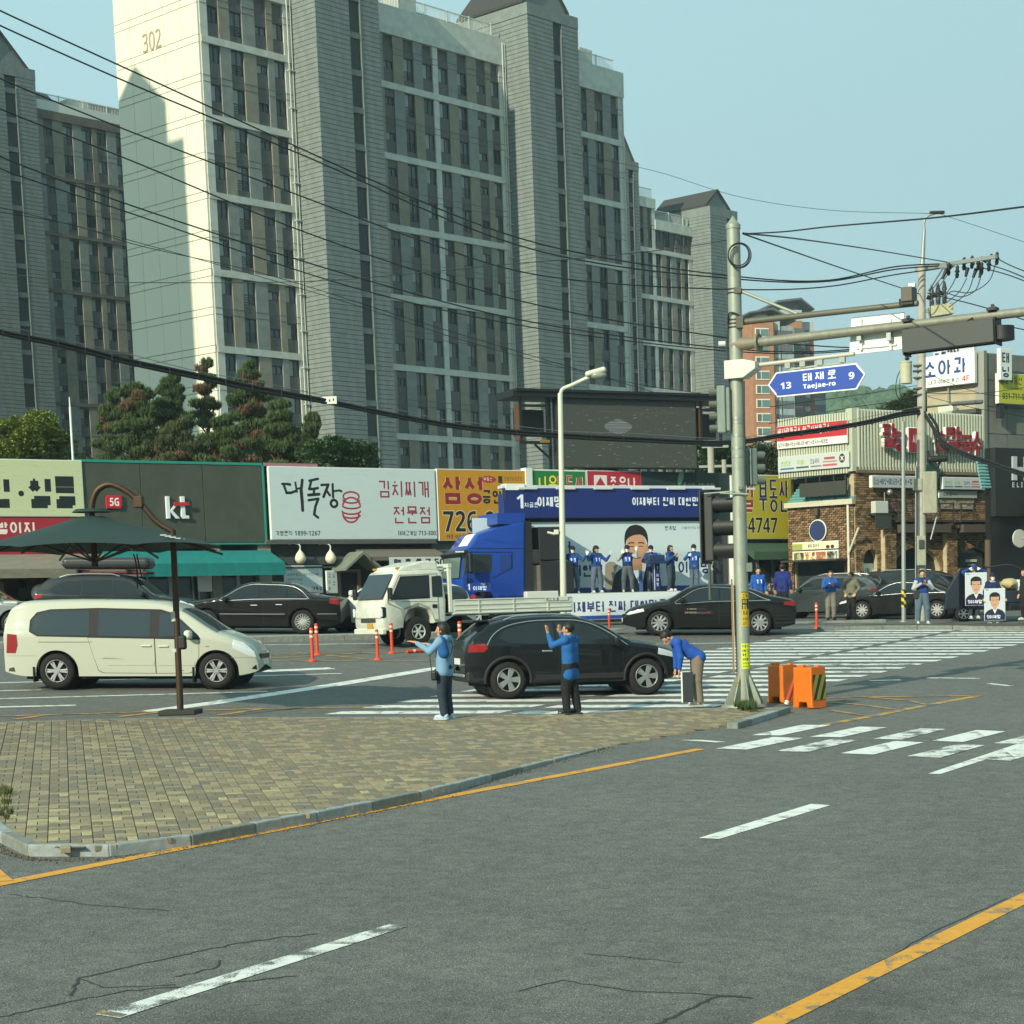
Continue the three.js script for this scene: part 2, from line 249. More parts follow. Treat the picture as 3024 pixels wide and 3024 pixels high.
{ // cracks in the near lane
  const R = rng(41), cr = [];
  const crack = (pts, w) => { const q = []; for (let i = 0; i < pts.length - 1; i++) for (let k = 0; k < 7; k++) { const t = k / 7; q.push([pts[i][0] + (pts[i + 1][0] - pts[i][0]) * t + (R() - .5) * 9, pts[i][1] + (pts[i + 1][1] - pts[i][1]) * t + (R() - .5) * 3]); } q.push(pts.at(-1)); cr.push(...strip(q, w, .004)); };
  crack([[130, 1880], [150, 1846], [290, 1815], [400, 1790], [520, 1770], [600, 1762]], .022); crack([[0, 1920], [110, 1895], [240, 1870], [420, 1856], [560, 1842]], .02); crack([[20, 1688], [70, 1694], [150, 1705], [320, 1719]], .018); crack([[330, 1845], [410, 1825], [415, 1812]], .02); crack([[150, 1848], [200, 1865], [330, 1858]], .015); crack([[980, 1870], [1060, 1850], [1200, 1870], [1400, 1880]], .018); crack([[1100, 1800], [1200, 1808], [1290, 1816]], .014); crack([[1240, 1932], [1300, 1905], [1350, 1880], [1420, 1884]], .03);
  crack([[1490, 1905], [1620, 1835], [1760, 1760], [1900, 1695]], .012);
  const o = struct('road_crack', cr, M([.035, .036, .034], .95)); o.userData = { kind: 'structure' };
}
const KERB = noiseTex(256, (u, v, i, j) => { const a = .58 + .14 * (fbm(u * 12, v * 12, 4, 12) - .5) + .10 * (hash2(i, j) - .5); return [a * .97, a * 1.01, a]; });
const kerbMat = M('#ffffff', .85, 0, { map: KERB }), kerbMat2 = M('#d6d4ca', .85, 0, { map: KERB });
function kerb(px, lift, w, side, parent, step = .95, mat = kerbMat) {   // kerb stones along a line of pixels
  const c = px.map((p) => Array.isArray(p) ? islandPoint(p[0], p[1], lift) : p), cv = new THREE.CatmullRomCurve3(c, false, 'centripetal'), n = Math.max(1, Math.round(cv.getLength() / step)), q = cv.getSpacedPoints(n);
  for (let i = 0; i < n; i++) {
    const a = q[i], b = q[i + 1], t = b.clone().sub(a).setY(0), len = t.length(); t.normalize(); const nn = V3(t.z, 0, -t.x).multiplyScalar(side), h = (lift(a) + lift(b)) / 2 + .25;
    const g = rbox(len - .008, h, w, 0, -h / 2 + .004, w / 2, .018, 2), m = new THREE.Matrix4().makeBasis(b.clone().sub(a).normalize(), V3(0, 1, 0), nn); 
    uvBox(g, 1.3); g.applyMatrix4(m); if (m.determinant() < 0) { const ix = g.index.array; for (let k = 0; k < ix.length; k += 3) [ix[k], ix[k + 1]] = [ix[k + 1], ix[k]]; g.computeVertexNormals(); }
    g.translate((a.x + b.x) / 2, (a.y + b.y) / 2, (a.z + b.z) / 2); struct('kerb_stone', g, i % 3 ? mat : kerbMat2, parent);
  }
}
const smooth = (a, b, x) => { const t = Math.max(0, Math.min(1, (x - a) / (b - a))); return t * t * (3 - 2 * t); };
const islandLift = (p) => .025 + .095 * (1 - smooth(-3.2, -.9, p.x));
function islandPoint(x, y, lift) { let p = ground(x, y, .1); for (let i = 0; i < 4; i++) p = ground(x, y, lift(p)); return p; }
{
  const isl = new THREE.Group(); isl.name = 'traffic_island'; isl.userData = { kind: 'structure' }; scene.add(isl);
  const near = [[-70, 1505], [-30, 1545], [0, 1570], [28, 1588], [62, 1596], [110, 1600], [200, 1595], [320, 1582], [480, 1553], [640, 1524], [800, 1492], [960, 1453], [1060, 1429], [1150, 1408], [1290, 1383], [1400, 1362], [1492, 1335]];
  const back = [[1492, 1335], [1400, 1335], [1240, 1338], [1100, 1346], [850, 1352], [620, 1353], [340, 1353], [150, 1358], [0, 1362], [-70, 1364]];
  const NW = near.map((p) => islandPoint(p[0], p[1], islandLift)), BW = back.map((p) => islandPoint(p[0], p[1], islandLift)), poly = [...NW, ...BW.slice(1)];
  const g = new THREE.ShapeGeometry(shapeOf(poly.map((p) => [p.x, -p.z]))), p = g.attributes.position;
  // a fine sheet of bedding sand under the bricks
  { const sand = [], st = .3; const xs = poly.map((q) => q.x), zs = poly.map((q) => q.z), x0 = Math.min(...xs), x1 = Math.max(...xs), z0 = Math.min(...zs), z1 = Math.max(...zs);
    const inside = (x, z) => { let k = false; for (let i = 0, j = poly.length - 1; i < poly.length; j = i++) { const a = poly[i], b = poly[j]; if ((a.z > z) !== (b.z > z) && x < (b.x - a.x) * (z - a.z) / (b.z - a.z) + a.x) k = !k; } return k; };
    for (let x = x0; x < x1; x += st) for (let z = z0; z < z1; z += st) { if (![[0, 0], [st, 0], [0, st], [st, st], [st / 2, st / 2]].some(([a, b]) => inside(x + a, z + b))) continue; const c = (a, b) => { const q = V3(x + a, 0, z + b); q.y = groundY(q.x, q.z) + islandLift(q) - .014; return q; }; if ([[0, 0], [st, 0], [0, st], [st, st]].every(([a, b]) => inside(x + a, z + b))) sand.push(quadSheet([c(0, st), c(st, st), c(st, 0), c(0, 0)])); }
    struct('bedding_sand', sand, M([.09, .08, .06], .95), isl);
    // bricks in pairs, each pair turned against its neighbours
    const ang = Math.atan(.32), ux = V3(Math.cos(ang), 0, -Math.sin(ang)), uz = V3(Math.sin(ang), 0, Math.cos(ang)), B = .226, all = [], R = rng(7);
    const tilt = new THREE.Quaternion();
    for (let i = -80; i < 80; i++) for (let j = -120; j < 20; j++) for (const k of [-1, 1]) {
      const turned = (i + j) & 1, c = ux.clone().multiplyScalar(i * B + (turned ? 0 : k * B / 4)).addScaledVector(uz, j * B + (turned ? k * B / 4 : 0)); c.x -= 3; c.z -= 5;
      if (!inside(c.x, c.z)) continue; const q = V3(c.x, 0, c.z), e = .09; if (![[e, 0], [-e, 0], [0, e], [0, -e]].every(([a, b]) => inside(c.x + a, c.z + b))) continue;
      q.y = groundY(q.x, q.z) + islandLift(q) - .03 + (R() - .5) * .006;
      all.push({ q, turned, d: q.distanceTo(camera.position), r: R(), a: (R() - .5) * .03, b: (R() - .5) * .025 });
    }
    all.sort((a, b) => a.d - b.d);
    const geo = [0, 1].map((s) => { const b = rbox(.219, .06, .106, 0, 0, 0, .008, 1); return uvBox(b, 3); });
    const tones = ['#8b8068', '#7f7866', '#94866c', '#867a62', '#777264', '#9a8c70', '#a39474', '#81765f', '#b9ab80', '#716c5e'].map((c) => M(c, .9, 0, { map: mottle }));
    const base = new THREE.Quaternion().setFromUnitVectors(V3(0, 1, 0), V3(.0267, 1, .0493).normalize());
    const pose = (b) => new THREE.Quaternion().copy(base).multiply(new THREE.Quaternion().setFromEuler(new THREE.Euler(b.b, ang + (b.turned ? 0 : Math.PI / 2) + b.a, b.a * .6)));
    const pick = (b) => { const n = fbm(b.q.x * .6 + 20, b.q.z * .6, 3), near = b.d < 24; return b.r > .94 && near ? 8 : b.r > .86 && near ? 6 : Math.floor(b.r * 7.9 + n * 3) % 10 === 8 ? 3 : Math.floor(b.r * 7.9 + n * 3) % 8; };
    all.forEach((b, i) => { if (i >= 300) return; const o = new THREE.Mesh(geo[b.turned ? 1 : 0], tones[pick(b)]); o.name = 'brick'; o.position.copy(b.q); o.quaternion.copy(pose(b)); o.castShadow = o.receiveShadow = true; isl.add(o); });
    const rest = all.slice(300), im = new THREE.InstancedMesh(geo[0], M('#ffffff', .9, 0, { map: mottle }), rest.length), m4 = new THREE.Matrix4(), cc = new THREE.Color();
    rest.forEach((b, i) => { m4.compose(b.q, pose(b), V3(1, 1, 1)); im.setMatrixAt(i, m4); im.setColorAt(i, cc.copy(tones[pick(b)].color)); });
    im.name = 'brick_paving'; im.userData = { kind: 'stuff' }; im.castShadow = im.receiveShadow = true; isl.add(im);
  }
  kerb(near.slice(0, 14).map((q) => [q[0], q[1]]), islandLift, .14, 1, isl);
  kerb([[1392, 1364], [1440, 1350], [1492, 1334]], () => .10, .2, 1, isl, .7);
  kerb(back.map((q) => [q[0], q[1]]), (q) => islandLift(q) * .96, .12, 1, isl, 1, kerbMat2);
  // weeds and grit along the kerb foot
  const R = rng(12), gr = []; const cv = new THREE.CatmullRomCurve3(NW.slice(0, 14));
  for (let i = 0; i < 900; i++) { const t = R(), q = cv.getPoint(t), w = .02 + R() * R() * .22; const a = cv.getTangent(t), x = q.x - a.z * w, z = q.z + a.x * w, s = .006 + R() * .014; gr.push(new THREE.TetrahedronGeometry(s).rotateY(R() * 6).translate(x, groundY(x, z) + s * .3, z)); }
  const o = struct('kerb_grit', gr, M([.10, .085, .06], .95)); o.userData = { kind: 'stuff', label: 'dark grit and dead leaves along the foot of the island kerb', category: 'grit' };
}
{ // far kerb of the main road and the far pavement
  const med = new THREE.Group(); med.name = 'far_kerb'; med.userData = { kind: 'structure' }; scene.add(med);
  const l = () => .15, line = [[-80, 1215], [200, 1209], [493, 1201.5], [690, 1197], [900, 1193], [1165, 1188]], c = line.map((p) => islandPoint(p[0], p[1], l));
  kerb(c, l, .18, 1, med, 1.1, kerbMat2);
  const bk = c.map((q) => { const r = V3(q.x + .25, 0, q.z - .75); return r; });
  const s = sheet([...c.map((q) => V3(q.x, 0, q.z - .17)), ...bk.reverse()], .148); struct('median_top', s, M('#ffffff', .9, 0, { map: KERB }), med);
  const pav = new THREE.Group(); pav.name = 'far_pavement'; pav.userData = { kind: 'structure' }; scene.add(pav);
  const lp = () => .13, f = [[1546, 1183], [1640, 1180.5], [1780, 1180], [1870, 1182], [1990, 1181]].map((p) => islandPoint(p[0], p[1], lp));
  kerb(f, lp, .16, 1, pav, 1, kerbMat2);
  const fb = f.map((q) => V3(q.x + 2.0, 0, q.z - 3.2));
  struct('paving', sheet([...f.map((q) => V3(q.x, 0, q.z - .15)), ...fb.reverse()], .13), M('#b9a88a', .9, 0, { map: asphaltTex }), pav);
}

// ---------- apartment buildings ----------
const { FontLoader } = await import('three/addons/loaders/FontLoader.js');
const { TextGeometry } = await import('three/addons/geometries/TextGeometry.js');
const sans = await new FontLoader().loadAsync('fonts/droid/droid_sans_regular.typeface.json');
const APT = Math.atan2(0.758463, 0.651716);
const aptMat = {
  wall: M('#616461', .85, 0, { map: mottle }), strip1: M('#918d7d', .85, 0, { map: mottle }), strip2: M('#8a918b', .85, 0, { map: mottle }), strip3: M('#7c7669', .85, 0, { map: mottle }), white: M('#cfd3c8', .8, 0, { map: mottle }), brown: M('#6d655c', .85, 0, { map: mottle }),
  end: M('#dcd9c4', .85), joint: M('#8f8d80', .9), slate: M('#838e8d', .85, 0, { map: streaky }), slateJoint: M('#3c4445', .9), frame: M('#2b2f2f', .5), roof: M('#3a3a38', .9), rail: M('#d4d6cc', .6), slotWall: M('#66706e', .85), letter: M('#a3927a', .8),
  glass: [M('#39454c', .12, 0), M('#4a5559', .16, 0), M('#5b6566', .25, 0), M('#2c363c', .1, 0)], curtain: M('#8d9692', .5, 0),
};
const winCache = {};
function windowGeo(w, h, tall) {
  const k = w.toFixed(2) + h.toFixed(2) + tall; if (winCache[k]) return winCache[k];
  const t = .055, f = [box(w, t, .12, 0, h - t / 2), box(w, t, .14, 0, t / 2), box(t, h - 2 * t, .12, -w / 2 + t / 2, h / 2), box(t, h - 2 * t, .12, w / 2 - t / 2, h / 2), box(t, h - 2 * t, .09, .02 * w, h / 2)];
  if (tall) f.push(box(w - 2 * t, .05, .1, 0, h * .42), ...[.12, .22, .32].map((y) => box(w - 2 * t, .025, .06, 0, h * y, .04)));
  return winCache[k] = { frame: merge(f), pane: box(w - .06, h - .06, .02, 0, h / 2, -.03), half: box(w * .46, h - .1, .02, -w * .24, h / 2, -.012) };
}
const aptR = rng(2024);
function aptWindow(P, s, y, z, w, h, tall) {
  const g = windowGeo(w, h, tall), o = part('window', g.frame, aptMat.frame, P); o.position.set(s + w / 2, y, z);
  part('pane', g.pane, aptMat.glass[aptR() * 4 | 0], o); if (aptR() < .6) part('curtain', g.half, aptMat.curtain, o);
}
// cols: [from, to, kind]; kinds: w window, t tall window, s small window, 1/2 coloured strips that swap, W white strip
function facade(P, { s0, s1, cols, top, level, floor, low = 7, z = 0, band = aptMat.white, depth = 8, parapet = 2.1, bandH = .47, bandEvery = 2 }) {
  const wall = [box(s1 - s0, top - 1, depth, (s0 + s1) / 2, (top + 1) / 2, z - .16 - depth / 2)];
  const T = level + Math.ceil((top - level) / floor) * floor;
  for (let y = T, k = Math.round((T - level) / floor); y > low; y -= floor, k--) {
    const hi = Math.min(y, top - parapet);
    if (y - floor > top - parapet) continue;
    for (const [a, b, kind] of cols) {
      const w = b - a, c = (a + b) / 2, spans = { w: [-.52, -1.68], t: [-.5, -2.2], s: [-1.02, -1.66] }[kind];
      if (spans) {
        const yt = y + spans[0] * floor / 2.62, yb = y + spans[1] * floor / 2.62; if (yt > hi) continue;
        if (yt < hi) wall.push(box(w, hi - yt, .2, c, (hi + yt) / 2, z - .1)); wall.push(box(w, yb - (y - floor), .2, c, (yb + y - floor) / 2, z - .1));
        aptWindow(P, a, yb, z - .1, w, yt - yb, kind === 't');
      } else if (!(k & 1) || y - floor < low) {
        const yb = Math.max(1.5, y - 2 * floor), m = kind === 'W' ? aptMat.white : (kind === '1') === !!((k >> 1) & 1) ? aptMat.strip1 : kind === '3' ? aptMat.strip3 : aptMat.strip2;
        const pc = part('wall_panel', uvBox(box(w, hi - yb - .012, .3, c, (hi + yb) / 2, z - .06), .3), m, P);
      }
    }
    if (k % bandEvery === 0 && y < top - parapet - .2) { part('floor_band', uvBox(box(s1 - s0, bandH, .3, (s0 + s1) / 2, y - bandH / 2, z + .02), .3), band, P); }
    else if (y < top - parapet - .2) wall.push(box(s1 - s0, .035, .02, (s0 + s1) / 2, y - .02, z + .096), box(s1 - s0, .035, .02, (s0 + s1) / 2, y - .45, z + .096));
  }
  part('parapet', uvBox(box(s1 - s0 + .1, parapet, depth + .3, (s0 + s1) / 2, top - parapet / 2, z - depth / 2 + .05), .3), band, P);
  part('wall', uvBox(merge(wall), .25), aptMat.wall, P);
}
function railing(P, s0, s1, y, z) { const g = [box(s1 - s0, .07, .07, (s0 + s1) / 2, y + 1.05, z), box(s1 - s0, .05, .05, (s0 + s1) / 2, y + .12, z)]; for (let s = s0; s <= s1; s += .16) g.push(box(.03, 1, .03, s, y + .55, z)); for (let s = s0; s <= s1; s += 2.4) g.push(box(.09, 1.15, .09, s, y + .57, z)); return part('roof_railing', g, aptMat.rail, P); }
function stairTower(P, { s0, s1, o, top, slot, level, floor, low = 6, gable, back = 6, row = .342 }) {
  const w = s1 - s0, D = o + back;
  part('tower_core', box(w - .12, top - 1.5, D - .12, (s0 + s1) / 2, (top + 1.5) / 2 - .03, o - D / 2 - .16), aptMat.slateJoint, P);
  for (let y = low; y < top - .9; y += row) {
    const h = row - .035, L = slot[0] - s0, Rr = s1 - slot[1];
    part('cladding_panel', uvBox(merge([box(L, h, D, s0 + L / 2, y + h / 2, o - D / 2), box(Rr, h, D, s1 - Rr / 2, y + h / 2, o - D / 2)]), .35), aptMat.slate, P);
  }
  part('coping', uvBox(merge([box(w + .06, .9, D, (s0 + s1) / 2, top - .45, o - D / 2 + .02)]), .3), aptMat.slate, P);
  const sw = slot[1] - slot[0], sl = [], c = (slot[0] + slot[1]) / 2;
  sl.push(box(sw, top - 1.5 - low, .1, c, (top + low) / 2 - .9, o - .62));
  for (let y = level + 4 * floor; y > low; y -= floor) { if (y > top - .6) continue; sl.push(box(sw, .42, .5, c, y - .9, o - .3)); 
    const win = part('stair_window', merge([box(sw, .06, .1, c, y - 1.72, o - .5), box(.05, 1.2, .1, slot[0] + .03, y - 2.2, o - .5)]), aptMat.frame, P); part('pane', box(sw - .06, 1.0, .02, c, y - 1.2 - .5 + .02 - .55, o - .52), aptMat.glass[2], win); }
  sl.push(box(.07, top - low - 2, .5, slot[1] - .035, (top + low) / 2 - .9, o - .22));
  part('stair_slot', sl, aptMat.slotWall, P);
  if (gable) { const [a, b, e, pk] = gable, m = (a + b) / 2;
    part('gable', extr([[a, top - .02], [b, top - .02], [b, e], [m, pk], [a, e]], D - 1.4, 0, o - D + .7), aptMat.slate, P);
    const th = .22, ov = .3, k = (pk - e) / (b - m); part('roof', extr([[a - ov, e - k * ov], [m, pk], [b + ov, e - k * ov], [b + ov, e - k * ov + th], [m, pk + th], [a - ov, e - k * ov + th]], D - 1, 0, o - D + .5), aptMat.roof, P); }
}
function pitched(P, s0, s1, y, z0, z1, h) { const m = (z0 + z1) / 2; const g = extr([[-z0, y], [-m, y + h], [-z1, y]].map(([a, b]) => [a, b]), s1 - s0); g.rotateY(Math.PI / 2).translate(s0, 0, 0); return part('roof', g, aptMat.roof, P); }
{
  const P = thing('apartment_building', 'tall grey and white apartment block marked 302 in the centre', 'apartment building', V3(-30.768, 0, -133), APT);
  const LV = 42.73, FL = 2.62;
  facade(P, { s0: 0, s1: 7.88, top: 48.35, level: LV, floor: FL, cols: [[0, .61, 'W'], [.63, 1.57, 'w'], [1.57, 2.46, '1'], [2.46, 3.57, 't'], [3.57, 4.65, '2'], [4.65, 5.67, 's'], [5.67, 6.21, '1'], [6.21, 7.2, 'w'], [7.2, 7.87, 'W']] });
  stairTower(P, { s0: 7.9, s1: 13.82, o: 2.85, top: 50.7, slot: [11.0, 12.1], level: LV, floor: FL, gable: [8.3, 13.0, 51.2, 53.8] });
  facade(P, { s0: 13.84, s1: 29.46, top: 48.35, level: LV, floor: FL, cols: [[13.9, 16.52, '2'], [16.53, 17.5, 's'], [17.5, 18.54, '1'], [18.54, 19.57, 't'], [19.57, 20.49, '2'], [20.49, 21.56, 'w'], [21.56, 22.08, 'W'], [22.08, 23.15, 'w'], [23.15, 24.13, '2'], [24.13, 25.15, 't'], [25.15, 26.2, '1'], [26.2, 27.19, 's'], [27.19, 27.78, '1'], [27.78, 28.72, 'w'], [28.72, 29.45, 'W']] });
  stairTower(P, { s0: 29.5, s1: 35.35, o: 2.76, top: 50.7, slot: [32.4, 33.4], level: LV, floor: FL, gable: [29.9, 34.6, 51.2, 53.9] });
  facade(P, { s0: 35.37, s1: 43.68, top: 48.45, level: LV, floor: FL, cols: [[35.4, 38.36, '2'], [38.38, 39.04, 's'], [39.04, 40.03, '1'], [40.03, 41.04, 't'], [41.04, 42.06, '2'], [42.06, 43.02, 'w'], [43.02, 43.67, 'W']] });
  // blank end wall of jointed panels
  const back = 9.95, ew = []; part('end_wall', box(.2, 46.2, back, .06, 25, -back / 2 - .05), aptMat.joint, P);
  const cuts = [0, 1.95, 3.95, 6.0, 8.05, back];
  for (let y = LV + 2 * FL; y > 6; y -= FL) for (let i = 0; i < 5; i++) { const a = cuts[i], b = cuts[i + 1], c = -(a + b) / 2; for (const [t, bb] of [[y, y - .47], [y - .5, y - FL + .03]]) { if (bb > 48.2) continue; const tt = Math.min(t, 48.35); part('wall_panel', uvBox(box(.12, tt - bb - .02, b - a - .035, -.08, (tt + bb) / 2, c), .3), aptMat.end, P); } }
  const tx = new TextGeometry('302', { font: sans, size: 1.12, depth: .05, curveSegments: 4 }); tx.computeBoundingBox(); const bb = tx.boundingBox; tx.translate(-(bb.min.x + bb.max.x) / 2, -(bb.min.y + bb.max.y) / 2, 0).scale(.92, 1.12, 1).rotateY(-Math.PI / 2).translate(-.13, 43.42, -5.42);
  part('block_number', tx, aptMat.letter, P);
  railing(P, 14, 28.5, 48.35, -.3); railing(P, 36, 43, 48.4, -.3); railing(P, .3, 7.5, 48.35, -.3);
  pitched(P, 14.5, 22, 48.3, -2.2, -7.8, 2.3); pitched(P, 24, 29.3, 48.3, -2.2, -7.8, 2.3); pitched(P, 35.5, 39.5, 48.3, -2.2, -7.8, 2.2);
  part('roof_stair_hut', box(1.8, 2.0, 5, 21.2, 49.3, -4.6), aptMat.white, P); part('roof_stair_hut', box(1.6, 2.0, 4, 41, 49.3, -3.6), aptMat.white, P);
  const pipes = []; for (const s of [7.45, 7.75, 29.1, 29.35, 43.5]) pipes.push(cyl(.05, .05, 44, s, 26, .22, 8)); for (let y = LV; y > 8; y -= FL) for (const s of [7.6, 29.25]) pipes.push(box(.5, .06, .3, s, y - 1, .2)); part('drain_pipe', pipes, aptMat.white, P);
}
{
  const o = at(1909 / K, 740 / K, 202), P = thing('apartment_building', 'stepped grey apartment block behind, partly hidden by the steel signal pole', 'apartment building', V3(o.x, 0, o.z), APT);
  const LV = 40.47, FL = 2.435;
  stairTower(P, { s0: -6.6, s1: -1.32, o: .35, top: 48.9, slot: [-2.95, -2.15], level: LV, floor: FL, gable: [-5.6, -1.5, 49.2, 52.4], low: 10, row: .33 });
  facade(P, { s0: -1.3, s1: 1.4, top: 45.6, level: LV, floor: FL, low: 12, cols: [[-1.1, -.46, 't'], [-.46, .15, '1'], [.15, .91, 'w'], [.91, 1.4, 'W']], parapet: 1.0 });
  facade(P, { s0: 1.42, s1: 7.47, top: 43.5, level: LV, floor: FL, low: 12, cols: [[1.44, 2.28, 'w'], [2.28, 3.05, '2'], [3.05, 3.88, 't'], [3.88, 4.78, '1'], [4.78, 5.56, 's'], [5.56, 6.09, '2'], [6.09, 6.83, 'w'], [6.83, 7.46, 'W']], parapet: 1.0 });
  stairTower(P, { s0: 7.5, s1: 12.2, o: 2.74, top: 45.4, slot: [10.4, 11.2], level: LV, floor: FL, gable: [7.75, 11.4, 45.7, 47.3], low: 10, row: .36 });
  facade(P, { s0: 12.2, s1: 15.6, top: 43.5, level: LV, floor: FL, low: 12, cols: [[12.3, 12.9, 'w'], [12.9, 13.5, '2'], [13.5, 14.2, 't'], [14.2, 14.75, '1'], [14.75, 15.2, 'w'], [15.2, 15.59, 'W']], parapet: 1.1 });
  railing(P, -1, 1.3, 45.6, -.2); railing(P, 1.6, 7.2, 43.5, -.2); railing(P, 12.4, 15.4, 43.5, -.2); pitched(P, 1.5, 6, 43.5, -2, -7, 1.6);
}
{
  const o = at(200 / K, 480 / K, 169), P = thing('apartment_building', 'dark shaded grey brown apartment block at the left edge', 'apartment building', V3(o.x, 0, o.z), APT);
  const LV = 41.65, FL = 2.44;
  stairTower(P, { s0: -8.6, s1: -2.95, o: .4, top: 50.2, slot: [-5.9, -4.8], level: LV, floor: FL, gable: [-8.2, -3.4, 50.4, 53.0], low: 10 });
  facade(P, { s0: -2.93, s1: 12, top: 47.1, level: LV, floor: FL, low: 10, band: aptMat.brown, parapet: .75, bandH: .3, cols: [[-2.8, -2.27, '1'], [-2.27, -1.38, 's'], [-1.38, -.36, '1'], [-.36, .62, 't'], [.62, 1.51, '2'], [1.51, 2.54, 'w'], [2.54, 3.03, '3'], [3.03, 4.03, 'w'], [4.03, 4.99, '2'], [4.99, 5.95, 't'], [5.95, 7, '1'], [7, 8, 'w'], [8, 11.9, '2']] });
  part('roof_wall', box(14.6, .85, .2, 4.5, 47.5, .02), aptMat.rail, P); railing(P, -2.8, 11.5, 47.5, -.2);
  pitched(P, -2.9, .8, 47.6, -1.2, -7, 2.2); pitched(P, 3, 11, 47.6, -1.2, -7, 2.2); const h = extr([[0, 0], [2.6, 0], [2.6, .5], [0, 2.2]], 2.6); h.rotateY(Math.PI / 2).translate(.5, 47.2, 0); part('roof_stair_hut', box(2.2, 1.6, 3.5, 1.9, 47.9, -2.6), aptMat.white, P);
}
{ // a block of the same estate just left of the frame: its shadow lies on the end wall of the block marked 302
  const T = 46, c = V3(-30.768 - .556 * T, 0, -133 + .831 * T), P = thing('apartment_building', 'pale apartment block of the same estate, outside the left edge of the photo', 'apartment building', c, APT), up = .5 * T;
  const prof = [[-24, 1], [-2.35, 1], [-2.35, 36.2 + up], [-4.2, 36.2 + up], [-4.2, 39 + up], [-7.7, 42.1 + up], [-11.2, 39 + up], [-11.2, 36 + up], [-24, 36 + up]];
  const g = extr(prof, 14); g.rotateY(-Math.PI / 2).scale(1, 1, 1); 
  // the profile lies across the block: its x becomes local z
  const q = g.attributes.position; part('wall', g, aptMat.end, P);
  for (let y = 10; y < 56; y += 2.62) for (let k = 0; k < 3; k++) aptWindow(P, -12 + k * 4, y, -2.3, 1.6, 1.4, false);
}
// orange brick apartments far behind on the right
{
  const brick = M('#b27a58', .9, 0, { map: mottle }), brickD = M('#8d5a44', .9, 0, { map: mottle }), pale = M('#b9bfb6', .85, 0, { map: mottle }), blue = M('#93a5a8', .85, 0, { map: mottle }), fr = M('#dcdccd', .6), gl = M('#5e7a74', .15), dk = M('#55595a', .7);
  const d = 370, m = (x, y) => at(x, y, d), px = (n) => n * K * d / F;
  const build = (label, x0, xr, x1, top, bot, mk) => { const o = m(x0, 1000), P = thing('apartment_building', label, 'apartment building', V3(o.x, 0, o.z), .28); mk(P, px); return P; };
  const Y = (x, y) => m(x, y).y;
  build('orange brick apartment block with white framed windows behind the blue street sign', 1427, 0, 0, 0, 0, (P) => {
    const w = px(42), top = Y(1450, 601), H = top; part('wall', uvBox(box(w, H, 14, w / 2, H / 2, -7), .2), brick, P);
    const sh = px(5); part('side_wall', box(sh, H - 1, 12, w + sh / 2, H / 2 - .5, -7), brickD, P); part('stair_wall', box(px(12), H + .6, 12, w + sh + px(6), H / 2, -7.2), pale, P);
    const bx = w + sh + px(12); part('rear_wing', box(px(28), H - 1, 12, bx + px(14), H / 2 - .5, -7.6), blue, P);
    part('roof', extr([[-.5, 0], [w, .9], [bx + px(28), -1.4], [bx + px(28), -1.7], [w, .5], [-.5, -.3]], 14, 0, -14).translate(0, top + 1.4, 0), dk, P); part('roof_wall', box(w * .5, 1.2, 8, w * .65, top + .6, -6), pale, P);
    for (let k = 0; k < 15; k++) { const y = top - 2.6 - k * 2.72; const f = part('window', [box(w * .64, 1.75, .2, w * .45, y, .05)], fr, P); part('pane', [box(w * .18, 1.35, .06, w * .26, y, .17)], dk, f); part('pane', [box(w * .36, 1.35, .06, w * .57, y, .17)], gl, f);
      for (let j = 0; j < 3; j++) part('window', box(.9, 1.4, .2, bx + px(5) + j * px(8), y, -1.55), dk, P); part('window', box(px(8), 1.5, .2, w + sh + px(6), y, -1.15), dk, P); }
  });
  build('taller brown and orange brick apartment tower with a flat slanted roof', 1490, 1545, 1572, 555, 900, (P) => {
    const a = px(9), b = px(34), c = px(31), top = Y(1520, 562); P.position.z -= 14; part('corner_wall', box(a, top - 3, 12, a / 2, top / 2 - 1.5, -6.2), pale, P); part('wall', uvBox(box(b, top - 2, 12, a + b / 2, top / 2 - 1, -6), .2), brick, P); part('roof_band', box(a + b, 2.2, 12.2, (a + b) / 2, top - 1.1, -6), pale, P);
    part('side_wall', box(c, top - 2, 10, a + b + c / 2, top / 2 - 1, -7), pale, P); for (const [q, w] of [[.05, .26], [.7, .28]]) part('side_panel', uvBox(box(c * w, top - 5, 10.2, a + b + c * (q + w / 2), top / 2 - 2.5, -7), .2), brickD, P);
    part('roof_house', box(b, 2, 8, a + b * .5, top + .8, -6), dk, P); part('roof', extr([[-.5, 0], [a + b, .6], [a + b + c * .85, -1.5], [a + b + c * .85, -1.8], [a + b, .2], [-.5, -.4]], 13, 0, -13).translate(0, top + 1.9, 0), dk, P);
    for (let k = 0; k < 16; k++) { const y = top - 4.5 - k * 2.72; const f = part('window', box(2.2, 1.8, .3, a + b * .84, y, 0), dk, P); part('balcony_ledge', box(b * .45, .22, .5, a + b * .72, y - 1.2, .1), pale, P); part('window', box(1.2, 1.7, .3, a + b + c * .5, y, -1.95), dk, P); part('window', box(.9, 1.3, .2, a * .5, y, 0), gl, P); }
  });
  build('pale distant apartment block with paired windows right of the brown tower', 1562, 1580, 1590, 680, 900, (P) => { const w = px(28), top = Y(1575, 683); P.position.z -= 30; part('wall', uvBox(box(w, top, 10, w / 2, top / 2, -5), .2), blue, P); part('roof', box(w + .6, .6, 10.6, w / 2, top + .3, -5), pale, P); for (let k = 0; k < 12; k++) for (let j = 0; j < 3; j++) part('window', box(.9, 1.4, .2, w * (.2 + .3 * j), top - 3 - k * 2.72, 0), dk, P); });
}

